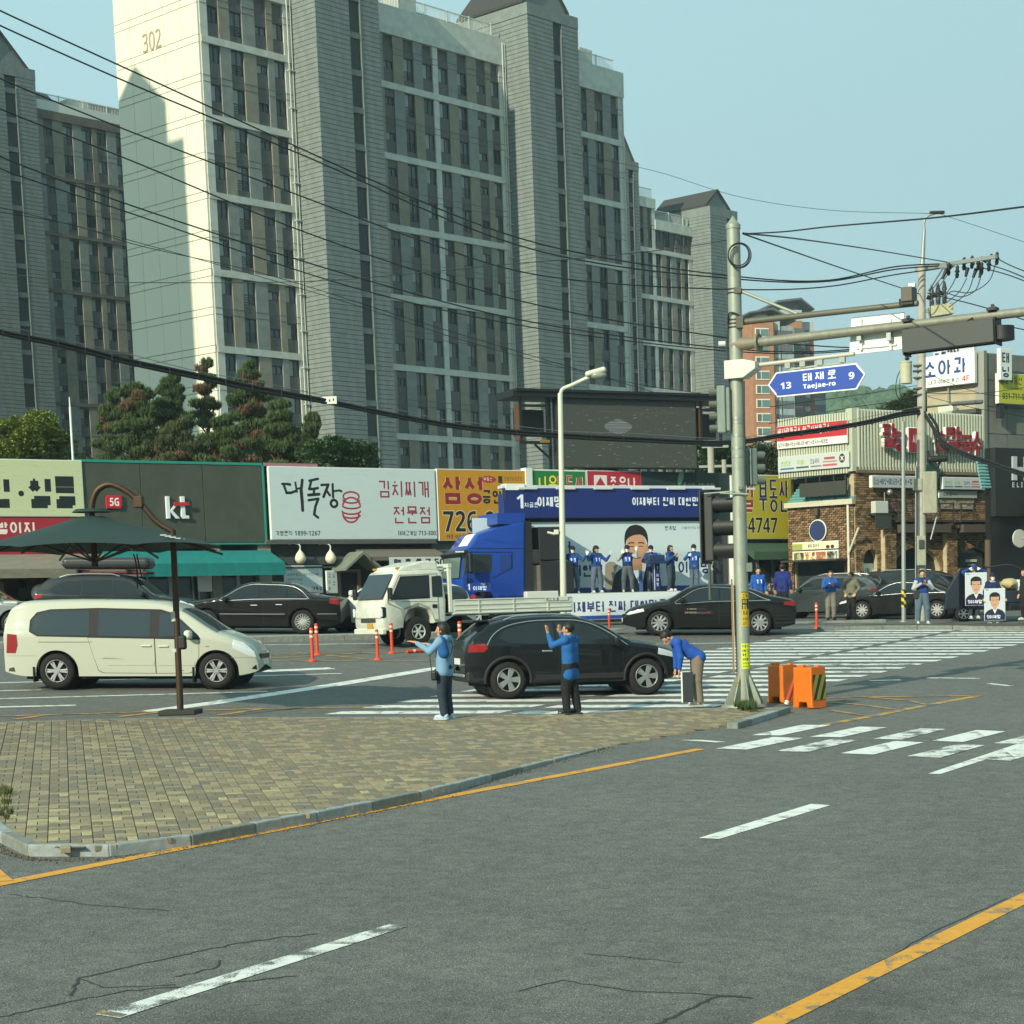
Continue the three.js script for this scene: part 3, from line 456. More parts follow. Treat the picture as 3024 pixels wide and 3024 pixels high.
// ---------- shop row on the far side ----------
const STREET = 0.604, SIDE = -0.709;                          // the two wall directions of the far street corner
const SO = at(660, 1020, 72);
// a thing standing along a wall plane: local x along it, z out of it; X and Y turn a pixel into local metres
function along(name, label, cat, O, ang, px, group, base) {
  const e = V3(Math.cos(ang), 0, -Math.sin(ang)), a0 = onWall(px, 1090, O, ang)[0], p = V3(O.x, 0, O.z).addScaledVector(e, a0); p.y = base ?? groundY(p.x, p.z);
  const t = thing(name, label, cat, p, ang, group);
  t.X = (x, y = 1000) => onWall(x, y, O, ang)[0] - a0; t.Y = (x, y) => onWall(x, y, O, ang)[1] - p.y; return t;
}
const dark = M('#23262a', .6), black = M('#15171a', .5), steel = M('#9aa09c', .45, .7), galv = M('#aab0aa', .5, .5, { map: mottle }), whiteP = M('#dfe3dc', .5), grey = M('#70756f', .7), conc = M('#b4b0a2', .9, 0, { map: mottle }), glassD = M('#2b3338', .08), glassS = M('#3c474a', .1), rust = M('#5a3f2c', .8, .2);
function sign(P, name, x0, x1, yt, yb, z, draw, { pxw = 512, depth = .18, edge = whiteP, skew = 0, rough = .55 } = {}) {   // a sign box with a printed face
  const a = P.X(x0, yt), b = P.X(x1, yt), t = P.Y(x0, yt), u = P.Y(x0, yb), w = b - a, h = t - u;
  const bx = part(name, rbox(w, h, depth, (a + b) / 2, (t + u) / 2, z + depth / 2, .02, 1), edge, P);
  part('sign_face', face(w - .05, h - .05, (a + b) / 2, u + .025, z + depth + .004), printed(pxw, Math.max(32, Math.round(pxw * h / w)), draw, rough), bx); return bx;
}
const grain = (x, w, h, n, c, seed = 5) => { const R = rng(seed); for (let i = 0; i < n; i++) { x.fillStyle = c; x.globalAlpha = R() * .06; x.fillRect(R() * w, R() * h, 2 + R() * w * .12, 1 + R() * h * .05); } x.globalAlpha = 1; };
const glassFront = (P, a, b, y0, y1, z, n, name = 'shop_window') => { const w = (b - a) / n; for (let i = 0; i < n; i++) { const c = a + w * (i + .5), f = part(name, [box(w, .08, .1, c, y1 - .04, z), box(w, .1, .1, c, y0 + .05, z), box(.07, y1 - y0 - .18, .1, c - w / 2 + .035, (y0 + y1) / 2, z), box(.07, y1 - y0 - .18, .1, c + w / 2 - .035, (y0 + y1) / 2, z)], steel, P); part('pane', box(w - .14, y1 - y0 - .18, .02, c, (y0 + y1) / 2, z - .01), glassD, f); } };
{
  const P = along('hardware_shop', 'hardware shop with cream sign and red band at the left edge', 'shop', SO, STREET, -60), w = P.X(151), T = P.Y(140, 870), B = P.Y(140, 1052);
  part('wall', [box(w, T + .1, .3, w / 2, (T + .1) / 2, -6), box(.3, T, 6, .15, T / 2, -3), box(.3, T, 6, w - .15, T / 2, -3), box(w, .3, 6, w / 2, T - .15, -3), box(w, T - B, .3, w / 2, (T + B) / 2, -.2)], grey, P);
  sign(P, 'sign_board', -60, 151, 865, 975, 0, (x, W, H) => { fill(x, '#c9d0a4', 0, 0, W, H); grain(x, W, H, 400, '#8f9470'); write(x, '집', W * .13, H * .3, H * .56, '#15201d', { weight: .2, squeeze: .8 }); x.fillStyle = '#15201d'; x.beginPath(); x.arc(W * .43, H * .6, H * .05, 0, 7); x.fill(); write(x, '철', W * .49, H * .28, H * .58, '#15201d', { weight: .2, squeeze: .82 }); write(x, '물', W * .72, H * .28, H * .58, '#15201d', { weight: .2, squeeze: .82 }); });
  sign(P, 'sign_board', -60, 151, 977, 1048, .02, (x, W, H) => { fill(x, '#a31f2e', 0, 0, W, H); write(x, '발이지', W * .22, H * .08, H * .36, '#e8e2d8', { weight: .15 }); write(x, '718-9040', W * .3, H * .58, H * .3, '#e8e2d8'); }, { edge: M('#8c1f2a', .6) });
  part('awning', extr([[0, 0], [1.7, -.55], [1.7, -.85], [0, -.12]], w + 1.6).rotateY(-Math.PI / 2).translate(w + 1.5, B + .12, .2), M('#8b8577', .85, 0, { map: streaky }), P);
  part('awning_lamp', [box(.25, .06, .12, w * .5, B - .65, 1.4), box(.25, .06, .12, w * .72, B - .6, 1.4)], M('#f4efd8', .4, 0, { emissive: '#fff2cc', emissiveIntensity: 1.2 }), P);
  // goods inside and in front: rolls and cartons
  const R = rng(5), cols = ['#8d7a5a', '#a08a62', '#6f6552', '#4a4c4a', '#7b2f2a'];
  for (let i = 0; i < 22; i++) part('carton', rbox(.4 + R() * .4, .25 + R() * .3, .4, R() * w, .3 + R() * 1.7, -1.2 - R() * 2, .01, 1), M(cols[R() * 5 | 0], .9), P);
  for (const [x, y] of [[70, 1120], [83, 1117], [100, 1108], [97, 1124]]) { const g = new THREE.TorusGeometry(.2, .13, 10, 20).translate(P.X(x, y), P.Y(x, y), .7); part('pipe_roll', [g, cyl(.32, .32, .3, 0, 0, 0, 18, true).rotateX(Math.PI / 2).translate(P.X(x, y), P.Y(x, y), .55)], M('#c9cdc6', .6), P); }
  part('shelf', [box(w, .05, .6, w / 2, .3, -1.5), box(w, .05, .6, w / 2, 1.1, -1.5), box(w, .05, .6, w / 2, 1.9, -1.5)], dark, P);
}
{
  const P = along('phone_shop', 'phone shop with a large dark olive fascia and a teal awning', 'shop', SO, STREET, 152), w = P.X(498), T = P.Y(300, 874), B = P.Y(300, 1024);
  part('wall', [box(w, T, .3, w / 2, T / 2, -6), box(.3, T, 6, .15, T / 2, -3), box(.3, T, 6, w - .15, T / 2, -3), box(w, .3, 6, w / 2, T - .15, -3), box(w, T - B, .3, w / 2, (T + B) / 2, -.2)], grey, P);
  const teal = M('#1f8d7a', .6), olive = M('#4d5247', .7, 0, { map: mottle }), n = 3, fw = w / n;
  for (let i = 0; i < n; i++) part('fascia_panel', rbox(fw - .02, T - B, .15, fw * (i + .5), (T + B) / 2, .05, .01, 1), olive, P);
  part('fascia_trim', [box(w, .09, .2, w / 2, T + .03, .05), box(.07, T - B, .2, w + .02, (T + B) / 2, .05), box(w, .06, .22, w / 2, B - .05, .05)], teal, P);
  const letters = (draw, x0, x1, y0, y1) => { const a = P.X(x0), b = P.X(x1), t = P.Y(x0, y0), u = P.Y(x0, y1); draw(a, b, t, u); };
  letters((a, b, t, u) => { part('badge', extr([[a, u], [b - .06, u], [b, u + .1], [b, t], [a + .08, t], [a, t - .08]], .08, .01, .13), M('#c01f2e', .5), P); part('badge_print', face(b - a - .1, t - u - .08, (a + b) / 2, u + .04, .216), printed(128, 96, (x, W, H) => { fill(x, '#c01f2e', 0, 0, W, H); write(x, '5G', W * .14, H * .12, H * .76, '#f2eee6', { squeeze: .8 }); }), P); }, 200, 230, 935, 960);
  letters((a, b, t, u) => { const h = t - u, s = b - a, X = (k) => a + k * s, Y = (k) => u + k * h; part('letter', [extr([[X(0), Y(0)], [X(.16), Y(0)], [X(.16), Y(1)], [X(0), Y(1)]], .12, .01, .13), extr([[X(.16), Y(.38)], [X(.42), Y(.66)], [X(.56), Y(.66)], [X(.28), Y(.36)], [X(.58), Y(0)], [X(.42), Y(0)], [X(.16), Y(.3)]], .12, .01, .13)], M('#dfe5e4', .5), P); part('letter', extr([[X(.66), Y(.1)], [X(.72), Y(0)], [X(1), Y(0)], [X(1), Y(.13)], [X(.84), Y(.15)], [X(.84), Y(1)], [X(.66), Y(1)]], .12, .01, .13), M('#dfe5e4', .5), P); part('letter_bar', extr([[X(.3), Y(.58)], [X(.98), Y(.58)], [X(1.02), Y(.74)], [X(.34), Y(.74)]], .05, .01, .26), M('#c01f2e', .5), P); }, 312, 354, 937, 979);
  const ax0 = P.X(185), ax1 = P.X(500), ay = P.Y(300, 1040); part('awning', extr([[0, 0], [1.5, -.5], [1.5, -.95], [1.47, -.95], [1.47, -.54], [0, -.06]], ax1 - ax0).rotateY(-Math.PI / 2).translate(ax1, ay, .2), M('#12837f', .75, 0, { map: mottle }), P);
  glassFront(P, P.X(275), P.X(365), .1, B - .7, -.3, 2); glassFront(P, P.X(372), P.X(402), .1, B - .7, -.3, 1, 'shop_door'); glassFront(P, P.X(408), P.X(490), .1, B - .7, -.3, 2);
  part('floor_board', [face(.62, .75, P.X(381), P.Y(381, 1170), .5)], printed(96, 116, (x, W, H) => { fill(x, '#d9d6d2', 0, 0, W, H); fill(x, '#b3273a', 0, 0, W, H * .24); x.strokeStyle = '#5c2634'; x.lineWidth = 9; x.beginPath(); x.arc(W / 2, H * .65, W * .26, .6, 5.4); x.stroke(); }), P);
  part('floor_board', [face(.62, .75, P.X(408), P.Y(408, 1170), .5)], printed(96, 116, (x, W, H) => { fill(x, '#b3273a', 0, 0, W, H); write(x, 'KT', W * .22, H * .12, H * .26, '#e5dfdc'); fill(x, '#d9d6d2', W * .2, H * .58, W * .6, H * .25); }), P);
  part('parking_stand', [rbox(.55, 1.2, .08, P.X(379), 1.9, .1, .04, 1)], whiteP, P);
  part('wall_pier', [box(.5, B, .3, P.X(496), B / 2, -.1), box(.35, B, .3, P.X(404), B / 2, -.1)], M('#8a8a80', .8), P);
}
{
  const P = along('stew_restaurant', 'black fronted restaurant under a long white sign with brush lettering and a jar', 'restaurant', SO, STREET, 500), w = P.X(816), T = P.Y(660, 884), B = P.Y(660, 1020);
  const blk = M('#33383a', .8, 0, { map: streaky }); part('wall', [box(w, T, .3, w / 2, T / 2, -6), box(.3, T, 6, .15, T / 2, -3), box(.3, T, 6, w - .15, T / 2, -3), box(w, .3, 6, w / 2, T - .15, -3), uvBox(box(w, T - .2, .3, w / 2, T / 2 - .1, -.25))], blk, P);
  sign(P, 'sign_board', 501, 815, 880, 1019, .05, (x, W, H) => {
    fill(x, '#c6d3d2', 0, 0, W, H); grain(x, W, H, 300, '#8ea6a8'); const brush = (pts, w0) => { x.strokeStyle = '#161d1c'; x.lineCap = 'round'; x.lineJoin = 'round'; for (let i = 0; i < pts.length - 1; i++) { x.lineWidth = w0 * (1 - .35 * Math.abs(i / (pts.length - 1) - .4)); x.beginPath(); x.moveTo(pts[i][0] * W / 315, pts[i][1] * H / 140); x.lineTo(pts[i + 1][0] * W / 315, pts[i + 1][1] * H / 140); x.stroke(); } };
    const b = W / 315; brush([[23, 33], [33, 33], [37, 34]], 5 * b); brush([[26, 36], [30, 50], [38, 50], [48, 46]], 5 * b); brush([[47, 30], [49, 48]], 4 * b); brush([[60, 25], [57, 45], [58, 70], [58, 84]], 6 * b); brush([[50, 42], [58, 40]], 4 * b);
    brush([[73, 26], [89, 22]], 5 * b); brush([[76, 28], [72, 42], [80, 42], [88, 40]], 5 * b); brush([[81, 44], [80, 52]], 5 * b); brush([[70, 54], [90, 52]], 6 * b); brush([[70, 64], [88, 61], [82, 76], [79, 92], [86, 98]], 5 * b);
    brush([[95, 34], [108, 33], [98, 57]], 5 * b); brush([[103, 43], [110, 54]], 5 * b); brush([[116, 32], [116, 58]], 5 * b); brush([[117, 46], [128, 44], [132, 46]], 4 * b); x.strokeStyle = '#161d1c'; x.lineWidth = 4.5 * b; x.beginPath(); x.ellipse(117 * b, 70 * H / 140, 6 * b, 6 * b, 0, 0, 7); x.stroke();
    x.strokeStyle = '#a32836'; x.lineWidth = 3 * b; for (const [cx, cy, rx, ry, a0, a1] of [[150, 56, 15, 9, 2.6, 7], [150, 62, 16, 7, .3, 3], [150, 78, 17, 20, 3.4, 6], [150, 74, 17, 6, .2, 2.9], [149, 84, 18, 7, .2, 2.9], [148, 90, 15, 17, 0, 3.2], [149, 92, 17, 7, .3, 2.8]]) { x.beginPath(); x.ellipse(cx * b, cy * H / 140, rx * b, ry * H / 140, 0, a0, a1); x.stroke(); }
    write(x, '김치찌개', W * .645, H * .16, H * .25, '#8e2b38', { weight: .1, squeeze: .82 }); write(x, '전문점', W * .73, H * .53, H * .25, '#8e2b38', { weight: .1, squeeze: .82 }); write(x, '가맹문의 1899-1267', W * .02, H * .885, H * .07, '#3b4446', { weight: .13, squeeze: .9 }); write(x, '태재고개점 713-3003', W * .755, H * .885, H * .07, '#3b4446', { weight: .13, squeeze: .85 });
  }, { pxw: 1024 });
  part('sign_top_strip', [box(w * .3, .12, .1, w * .17, T + .08, .1)], M('#9a6f75', .7), P);
  part('cornice', [box(w, .1, .4, w / 2, B - .08, .1), ...Array.from({ length: 60 }, (_, i) => box(.06, .08, .3, w * (i + .5) / 60, B - .02, .16))], M('#565a58', .8), P);
  part('lintel', [box(w, .3, .12, w / 2, B - .75, -.05), box(w * .8, .06, .14, w * .5, B - 1.0, -.04)], M('#40484a', .75), P);
  for (const px of [558, 615]) { const X = P.X(px), Y = P.Y(px, 1052), l = part('wall_lamp', [tube([V3(X - .28, Y + .5, -.05), V3(X - .2, Y + .52, .2), V3(X, Y + .45, .3), V3(X, Y + .26, .3)], .022, 14)], whiteP, P); part('lamp_shade', lathe([[.001, -.24], [.12, -.22], [.2, -.1], [.2, 0], [.14, .14], [.04, .26], [.03, .3]]).translate(X, Y, .3), M('#e3dcc0', .6), l); }
  sign(P, 'menu_board', 535, 608, 1067, 1120, -.08, (x, W, H) => { fill(x, '#b9c9ca', 0, 0, W, H); for (let i = 0; i < 5; i++) write(x, ['대독장', '김치찌개 생삼겹 오늘도 맛있는 하루', '고향의 맛 그대로', '국내산 김치 사용', '계란말이'][i], W * .06, H * (.08 + .19 * i), H * .09, '#4a585a', { weight: .12, squeeze: .85 }); write(x, '대독장', W * .7, H * .78, H * .15, '#1f2829', { weight: .14 }); }, { depth: .08 });
  sign(P, 'standing_sign', 611, 632, 1077, 1120, .1, (x, W, H) => { fill(x, '#aebbba', 0, 0, W, H); ['김', '치', '찌'].forEach((c, i) => write(x, c, W * .12, H * (.1 + .3 * i), H * .2, '#5e4a47', { weight: .12, squeeze: .7 })); ['삼', '겹'].forEach((c, i) => write(x, c, W * .56, H * (.1 + .36 * i), H * .2, '#5e4a47', { weight: .12, squeeze: .7 })); }, { depth: .1, pxw: 128 });
  const dx0 = P.X(634), dx1 = P.X(672), dy = P.Y(650, 1080); part('entrance', [box(dx1 - dx0, dy, .1, (dx0 + dx1) / 2, dy / 2, -.08)], black, P); part('entrance_frame', [box(.12, dy, .2, dx0, dy / 2, 0), box(.12, dy, .2, dx1, dy / 2, 0), box(dx1 - dx0 + .12, .12, .2, (dx0 + dx1) / 2, dy + .06, 0)], M('#7a6655', .8), P);
  const rx0 = P.X(622), rx1 = P.X(690), rm = (rx0 + rx1) / 2, ry = P.Y(650, 1078); part('porch_roof', [extr([[rx0, ry], [rm, ry + .6], [rx1, ry], [rx1, ry + .1], [rm, ry + .72], [rx0, ry + .1]], 1.3, 0, 0)], M('#7d857a', .8, 0, { map: streaky }), P);
  part('side_canopy', [extr([[0, 0], [1.3, -.35], [1.3, -.5], [0, -.1]], P.X(816) - P.X(668)).rotateY(-Math.PI / 2).translate(P.X(816), P.Y(700, 1035), 0)], M('#6b6458', .85), P);
  part('banner', face(P.X(816) - P.X(702), .6, (P.X(702) + P.X(816)) / 2, P.Y(760, 1082), 1.35), printed(256, 64, (x, W, H) => { fill(x, '#d3d5cf', 0, 0, W, H); write(x, '맥 음 료 7,500', W * .08, H * .12, H * .5, '#2a2f30', { weight: .2 }); write(x, '모임 환영', W * .08, H * .7, H * .22, '#8e2b38', { weight: .14 }); }), P);
  part('window', [box(1.6, 1.4, .08, P.X(745), 1.6, -.06), box(1.6, 1.4, .08, P.X(790), 1.6, -.06)], glassD, P);
}
{
  const P = along('estate_office', 'estate agent office under an ochre yellow sign with red and black letters', 'office', SO, STREET, 817), w = P.X(992), T = P.Y(900, 886), B = P.Y(900, 1022);
  part('wall', [box(w, T, .3, w / 2, T / 2, -6), box(.3, T, 6, .15, T / 2, -3), box(.3, T, 6, w - .15, T / 2, -3), box(w, .3, 6, w / 2, T - .15, -3), box(w, T - .1, .3, w / 2, T / 2 - .05, -.2)], M('#5d6058', .8), P);
  sign(P, 'sign_board', 818, 991, 885, 1021, .05, (x, W, H) => {
    fill(x, '#c38b1f', 0, 0, W, H); grain(x, W, H, 300, '#7d5a14'); write(x, '삼성', W * .05, H * .07, H * .42, '#8e1d30', { weight: .15, squeeze: .82, outline: ['#d9c07a', 3] }); write(x, '공인중개사', W * .475, H * .28, H * .2, '#26241c', { weight: .17, squeeze: .86, outline: ['#d9c07a', 2] });
    write(x, '726-9942', W * .04, H * .58, H * .31, '#1b1d1a', { squeeze: .84, outline: ['#e3dfc8', 4] }); write(x, '대표 이승주', W * .08, H * .92, H * .055, '#3a3220', { weight: .14 }); x.fillStyle = '#a3303a'; x.beginPath(); x.ellipse(W * .56, H * .13, W * .08, H * .05, 0, 0, 7); x.fill(); write(x, '부동산', W * .5, H * .1, H * .05, '#e3dfc8'); x.fillStyle = '#2c3424'; x.fillRect(W * .665, H * .08, W * .045, H * .1); write(x, 'PRIVATE', W * .73, H * .09, H * .055, '#5d4a1c', { bold: false, font: 'serif' });
  }, { pxw: 768 });
  glassFront(P, .3, w - .3, .1, B - .3, -.02, 3);
}
{
  const P = along('estate_office', 'estate agent office with green and red signs behind the stage truck', 'office', SO, STREET, 994), w = P.X(1204), T = P.Y(1100, 886), B = P.Y(1100, 990);
  part('wall', [box(w, T - .05, .3, w / 2, T / 2, -6), box(.3, T, 6, .15, T / 2, -3), box(.3, T, 6, w - .15, T / 2, -3), box(w, .3, 6, w / 2, T - .2, -3), box(w, T - .1, .3, w / 2, T / 2 - .05, -.2)], grey, P);
  part('side_post', box(.3, T, .4, .1, T / 2, .1), whiteP, P);
  sign(P, 'sign_board', 997, 1100, 886, 985, .05, (x, W, H) => { fill(x, '#d8d9c6', 0, 0, W, H); fill(x, '#197a3b', 6, 6, W - 12, H - 12); write(x, '서울', W * .08, H * .1, H * .5, '#e8dc4a', { weight: .14, squeeze: .5, outline: ['#20331c', 3] }); write(x, '부동산', W * .45, H * .1, H * .5, '#c93a3a', { weight: .16, squeeze: .42, outline: ['#e6e0d0', 3] }); });
  sign(P, 'sign_board', 1101, 1204, 888, 985, .05, (x, W, H) => { fill(x, '#b3243c', 0, 0, W, H); x.fillStyle = '#e8e0da'; x.fillRect(W * .12, H * .08, W * .24, H * .5); x.fillStyle = '#b3243c'; x.beginPath(); x.moveTo(W * .24, H * .12); x.lineTo(W * .34, H * .3); x.lineTo(W * .14, H * .3); x.fill(); x.fillRect(W * .18, H * .28, W * .12, H * .2); fill(x, '#e8e0da', W * .21, H * .36, W * .06, H * .13); write(x, '좋은날', W * .4, H * .1, H * .4, '#ece6e0', { weight: .15, squeeze: .55 }); });
  glassFront(P, .4, w - .4, .1, B, -.02, 4);
}
{
  const P = along('shop', 'low shop with a dark green fascia behind the signal lights', 'shop', SO, STREET, 1206), w = P.X(1395), T = P.Y(1300, 892);
  part('wall', [box(w, T, .3, w / 2, T / 2, -6), box(.3, T, 6, .15, T / 2, -3), box(.3, T, 6, w - .15, T / 2, -3), box(w, .3, 6, w / 2, T - .15, -3), box(w, T - .1, .3, w / 2, T / 2 - .05, -.2)], grey, P);
  sign(P, 'sign_board', 1206, 1374, 890, 985, .05, (x, W, H) => { fill(x, '#14302c', 0, 0, W, H); x.fillStyle = '#6f9c84'; x.beginPath(); x.ellipse(W * .42, H * .1, W * .03, H * .16, .3, 0, 7); x.fill(); write(x, '도소매 생화 화환', W * .45, H * .2, H * .1, '#8fa39c', { weight: .14 }); }, { edge: M('#1a3a34', .6) });
  part('side_post', box(.3, T - .2, .3, P.X(1378), T / 2, .2), whiteP, P); glassFront(P, .4, w - .6, .1, P.Y(1300, 1000), -.02, 4);
}
{
  const P = along('estate_office', 'estate agent office with a mustard yellow sign of navy letters beside the steel pole', 'office', SO, STREET, 1397), w = P.X(1489), T = P.Y(1450, 897), B = P.Y(1450, 1019);
  part('wall', [box(w, T, .3, w / 2, T / 2, -6), box(.3, T, 6, .15, T / 2, -3), box(.3, T, 6, w - .15, T / 2, -3), box(w, .3, 6, w / 2, T - .15, -3), box(w, T - .1, .3, w / 2, T / 2 - .05, -.2)], M('#5b5a52', .8), P);
  sign(P, 'sign_board', 1380, 1488, 896, 1018, .05, (x, W, H) => { fill(x, '#b3a72c', 0, 0, W, H); grain(x, W, H, 200, '#6a6418'); write(x, '제일', W * -.13, H * .08, H * .5, '#97283a', { weight: .16, squeeze: .5, outline: ['#e5e0c0', 3] }); write(x, '부동산', W * .37, H * .06, H * .52, '#262b57', { weight: .16, squeeze: .4, outline: ['#e5e0c0', 3] }); write(x, '726-4747', W * -.3, H * .66, H * .26, '#24251c', { squeeze: .8, outline: ['#e5e0c0', 3] }); }, { depth: .3 });
  part('awning', extr([[0, 0], [1.2, -.45], [1.2, -.8], [0, -.1]], w + .3).rotateY(-Math.PI / 2).translate(w + .1, B - .1, .1), M('#3c5a46', .85, 0, { map: streaky }), P);
  glassFront(P, .1, w - .1, 1.0, B - .6, -.02, 3); part('window_print', face(w * .8, .5, w * .5, 1.05, .08), printed(256, 64, (x, W, H) => { fill(x, '#4a4440', 0, 0, W, H); write(x, '726-4747', 6, 8, H * .7, '#c9b9b0'); }), P); part('low_wall', box(w, 1, .3, w / 2, .5, 0), M('#6a655c', .9), P);
}
// LED hoarding that rises behind the row
{
  const O = at(1190, 885, 79), P = along('video_hoarding', 'large dark video screen hoarding rising behind the shop row', 'hoarding', O, STREET * .78, 985), X = (x) => P.X(x), w = X(1365), T = P.Y(1180, 752), B = P.Y(1180, 884), s0 = X(1055), s1 = X(1317);
  const dm = M('#2a2c2c', .6), scr = printed(1024, 560, (x, W, H) => { fill(x, '#43453f', 0, 0, W, H); const R = rng(77); for (let i = 0; i < 260; i++) { const a = R() * W, b = Math.pow(R(), .8) * H; x.fillStyle = `rgba(${150 + R() * 90 | 0},${150 + R() * 80 | 0},${150 + R() * 80 | 0},${.15 + R() * .55})`; x.fillRect(a, b, 3 + R() * R() * 38, 1.5 + R() * 2.5); } for (let i = 0; i < 12; i++) { x.fillStyle = `rgba(190,190,205,${.5 + .3 * R()})`; const k = Math.sin((i + 1) / 13 * 3.1); x.fillRect(W * (.43 - .1 * k), H * (.30 + .018 * i), W * .2 * k, 4); } for (let i = 0; i < 16; i++) { x.fillStyle = 'rgba(170,170,160,.5)'; x.fillRect(W * (.29 + .01 * i), H * .18, 6, 3); x.fillRect(W * (.55 + .02 * i), H * .185, 8, 3); } }, .5);
  part('roof', [box(w + .5, .22, 1.9, w / 2, T + .05, -.6), box(w + .3, .1, 2.1, w / 2, T + .2, -.6)], black, P);
  const sb = part('screen', rbox(s1 - s0, T - B, .4, (s0 + s1) / 2, (T + B) / 2, -.1, .02, 1), dm, P); part('screen_face', face(s1 - s0 - .1, T - B - .1, (s0 + s1) / 2, B + .05, .105), scr, sb);
  const bx = (a, b, n) => { const k = part(n, [box(.1, T - P.Y(1180, 838), .1, a + .05, (T + P.Y(1180, 838)) / 2, .1), box(.1, T - P.Y(1180, 838), .1, b - .05, (T + P.Y(1180, 838)) / 2, .1), box(b - a, .12, .14, (a + b) / 2, P.Y(1180, 838), .1), box(b - a, .1, .12, (a + b) / 2, T - .4, .1), box(b - a, T - P.Y(1180, 838) - .8, .2, (a + b) / 2 + .05, (T + P.Y(1180, 838)) / 2 - .1, -.6)], black, P); part('rusty_side', box(.08, 1.5, .5, a + .02, P.Y(1180, 800), -.15), rust, k); };
  bx(X(986), X(1040), 'service_cage'); bx(X(1324), X(1364), 'service_cage');
  part('post', [box(.1, T, .12, X(1049), T / 2, -.3), box(.5, B, .4, X(1160), B / 2, -.3), box(.1, T, .12, s1 + .15, T / 2, -.3)], black, P); part('brace', [beam(V3(X(1018), P.Y(1180, 840), -.2), V3(X(1049), P.Y(1180, 868), -.2), .08, .08)], black, P); part('bracket', [box(.4, .12, .1, X(1030), P.Y(1180, 836), .2)], M('#8a6a2a', .7), P);
}

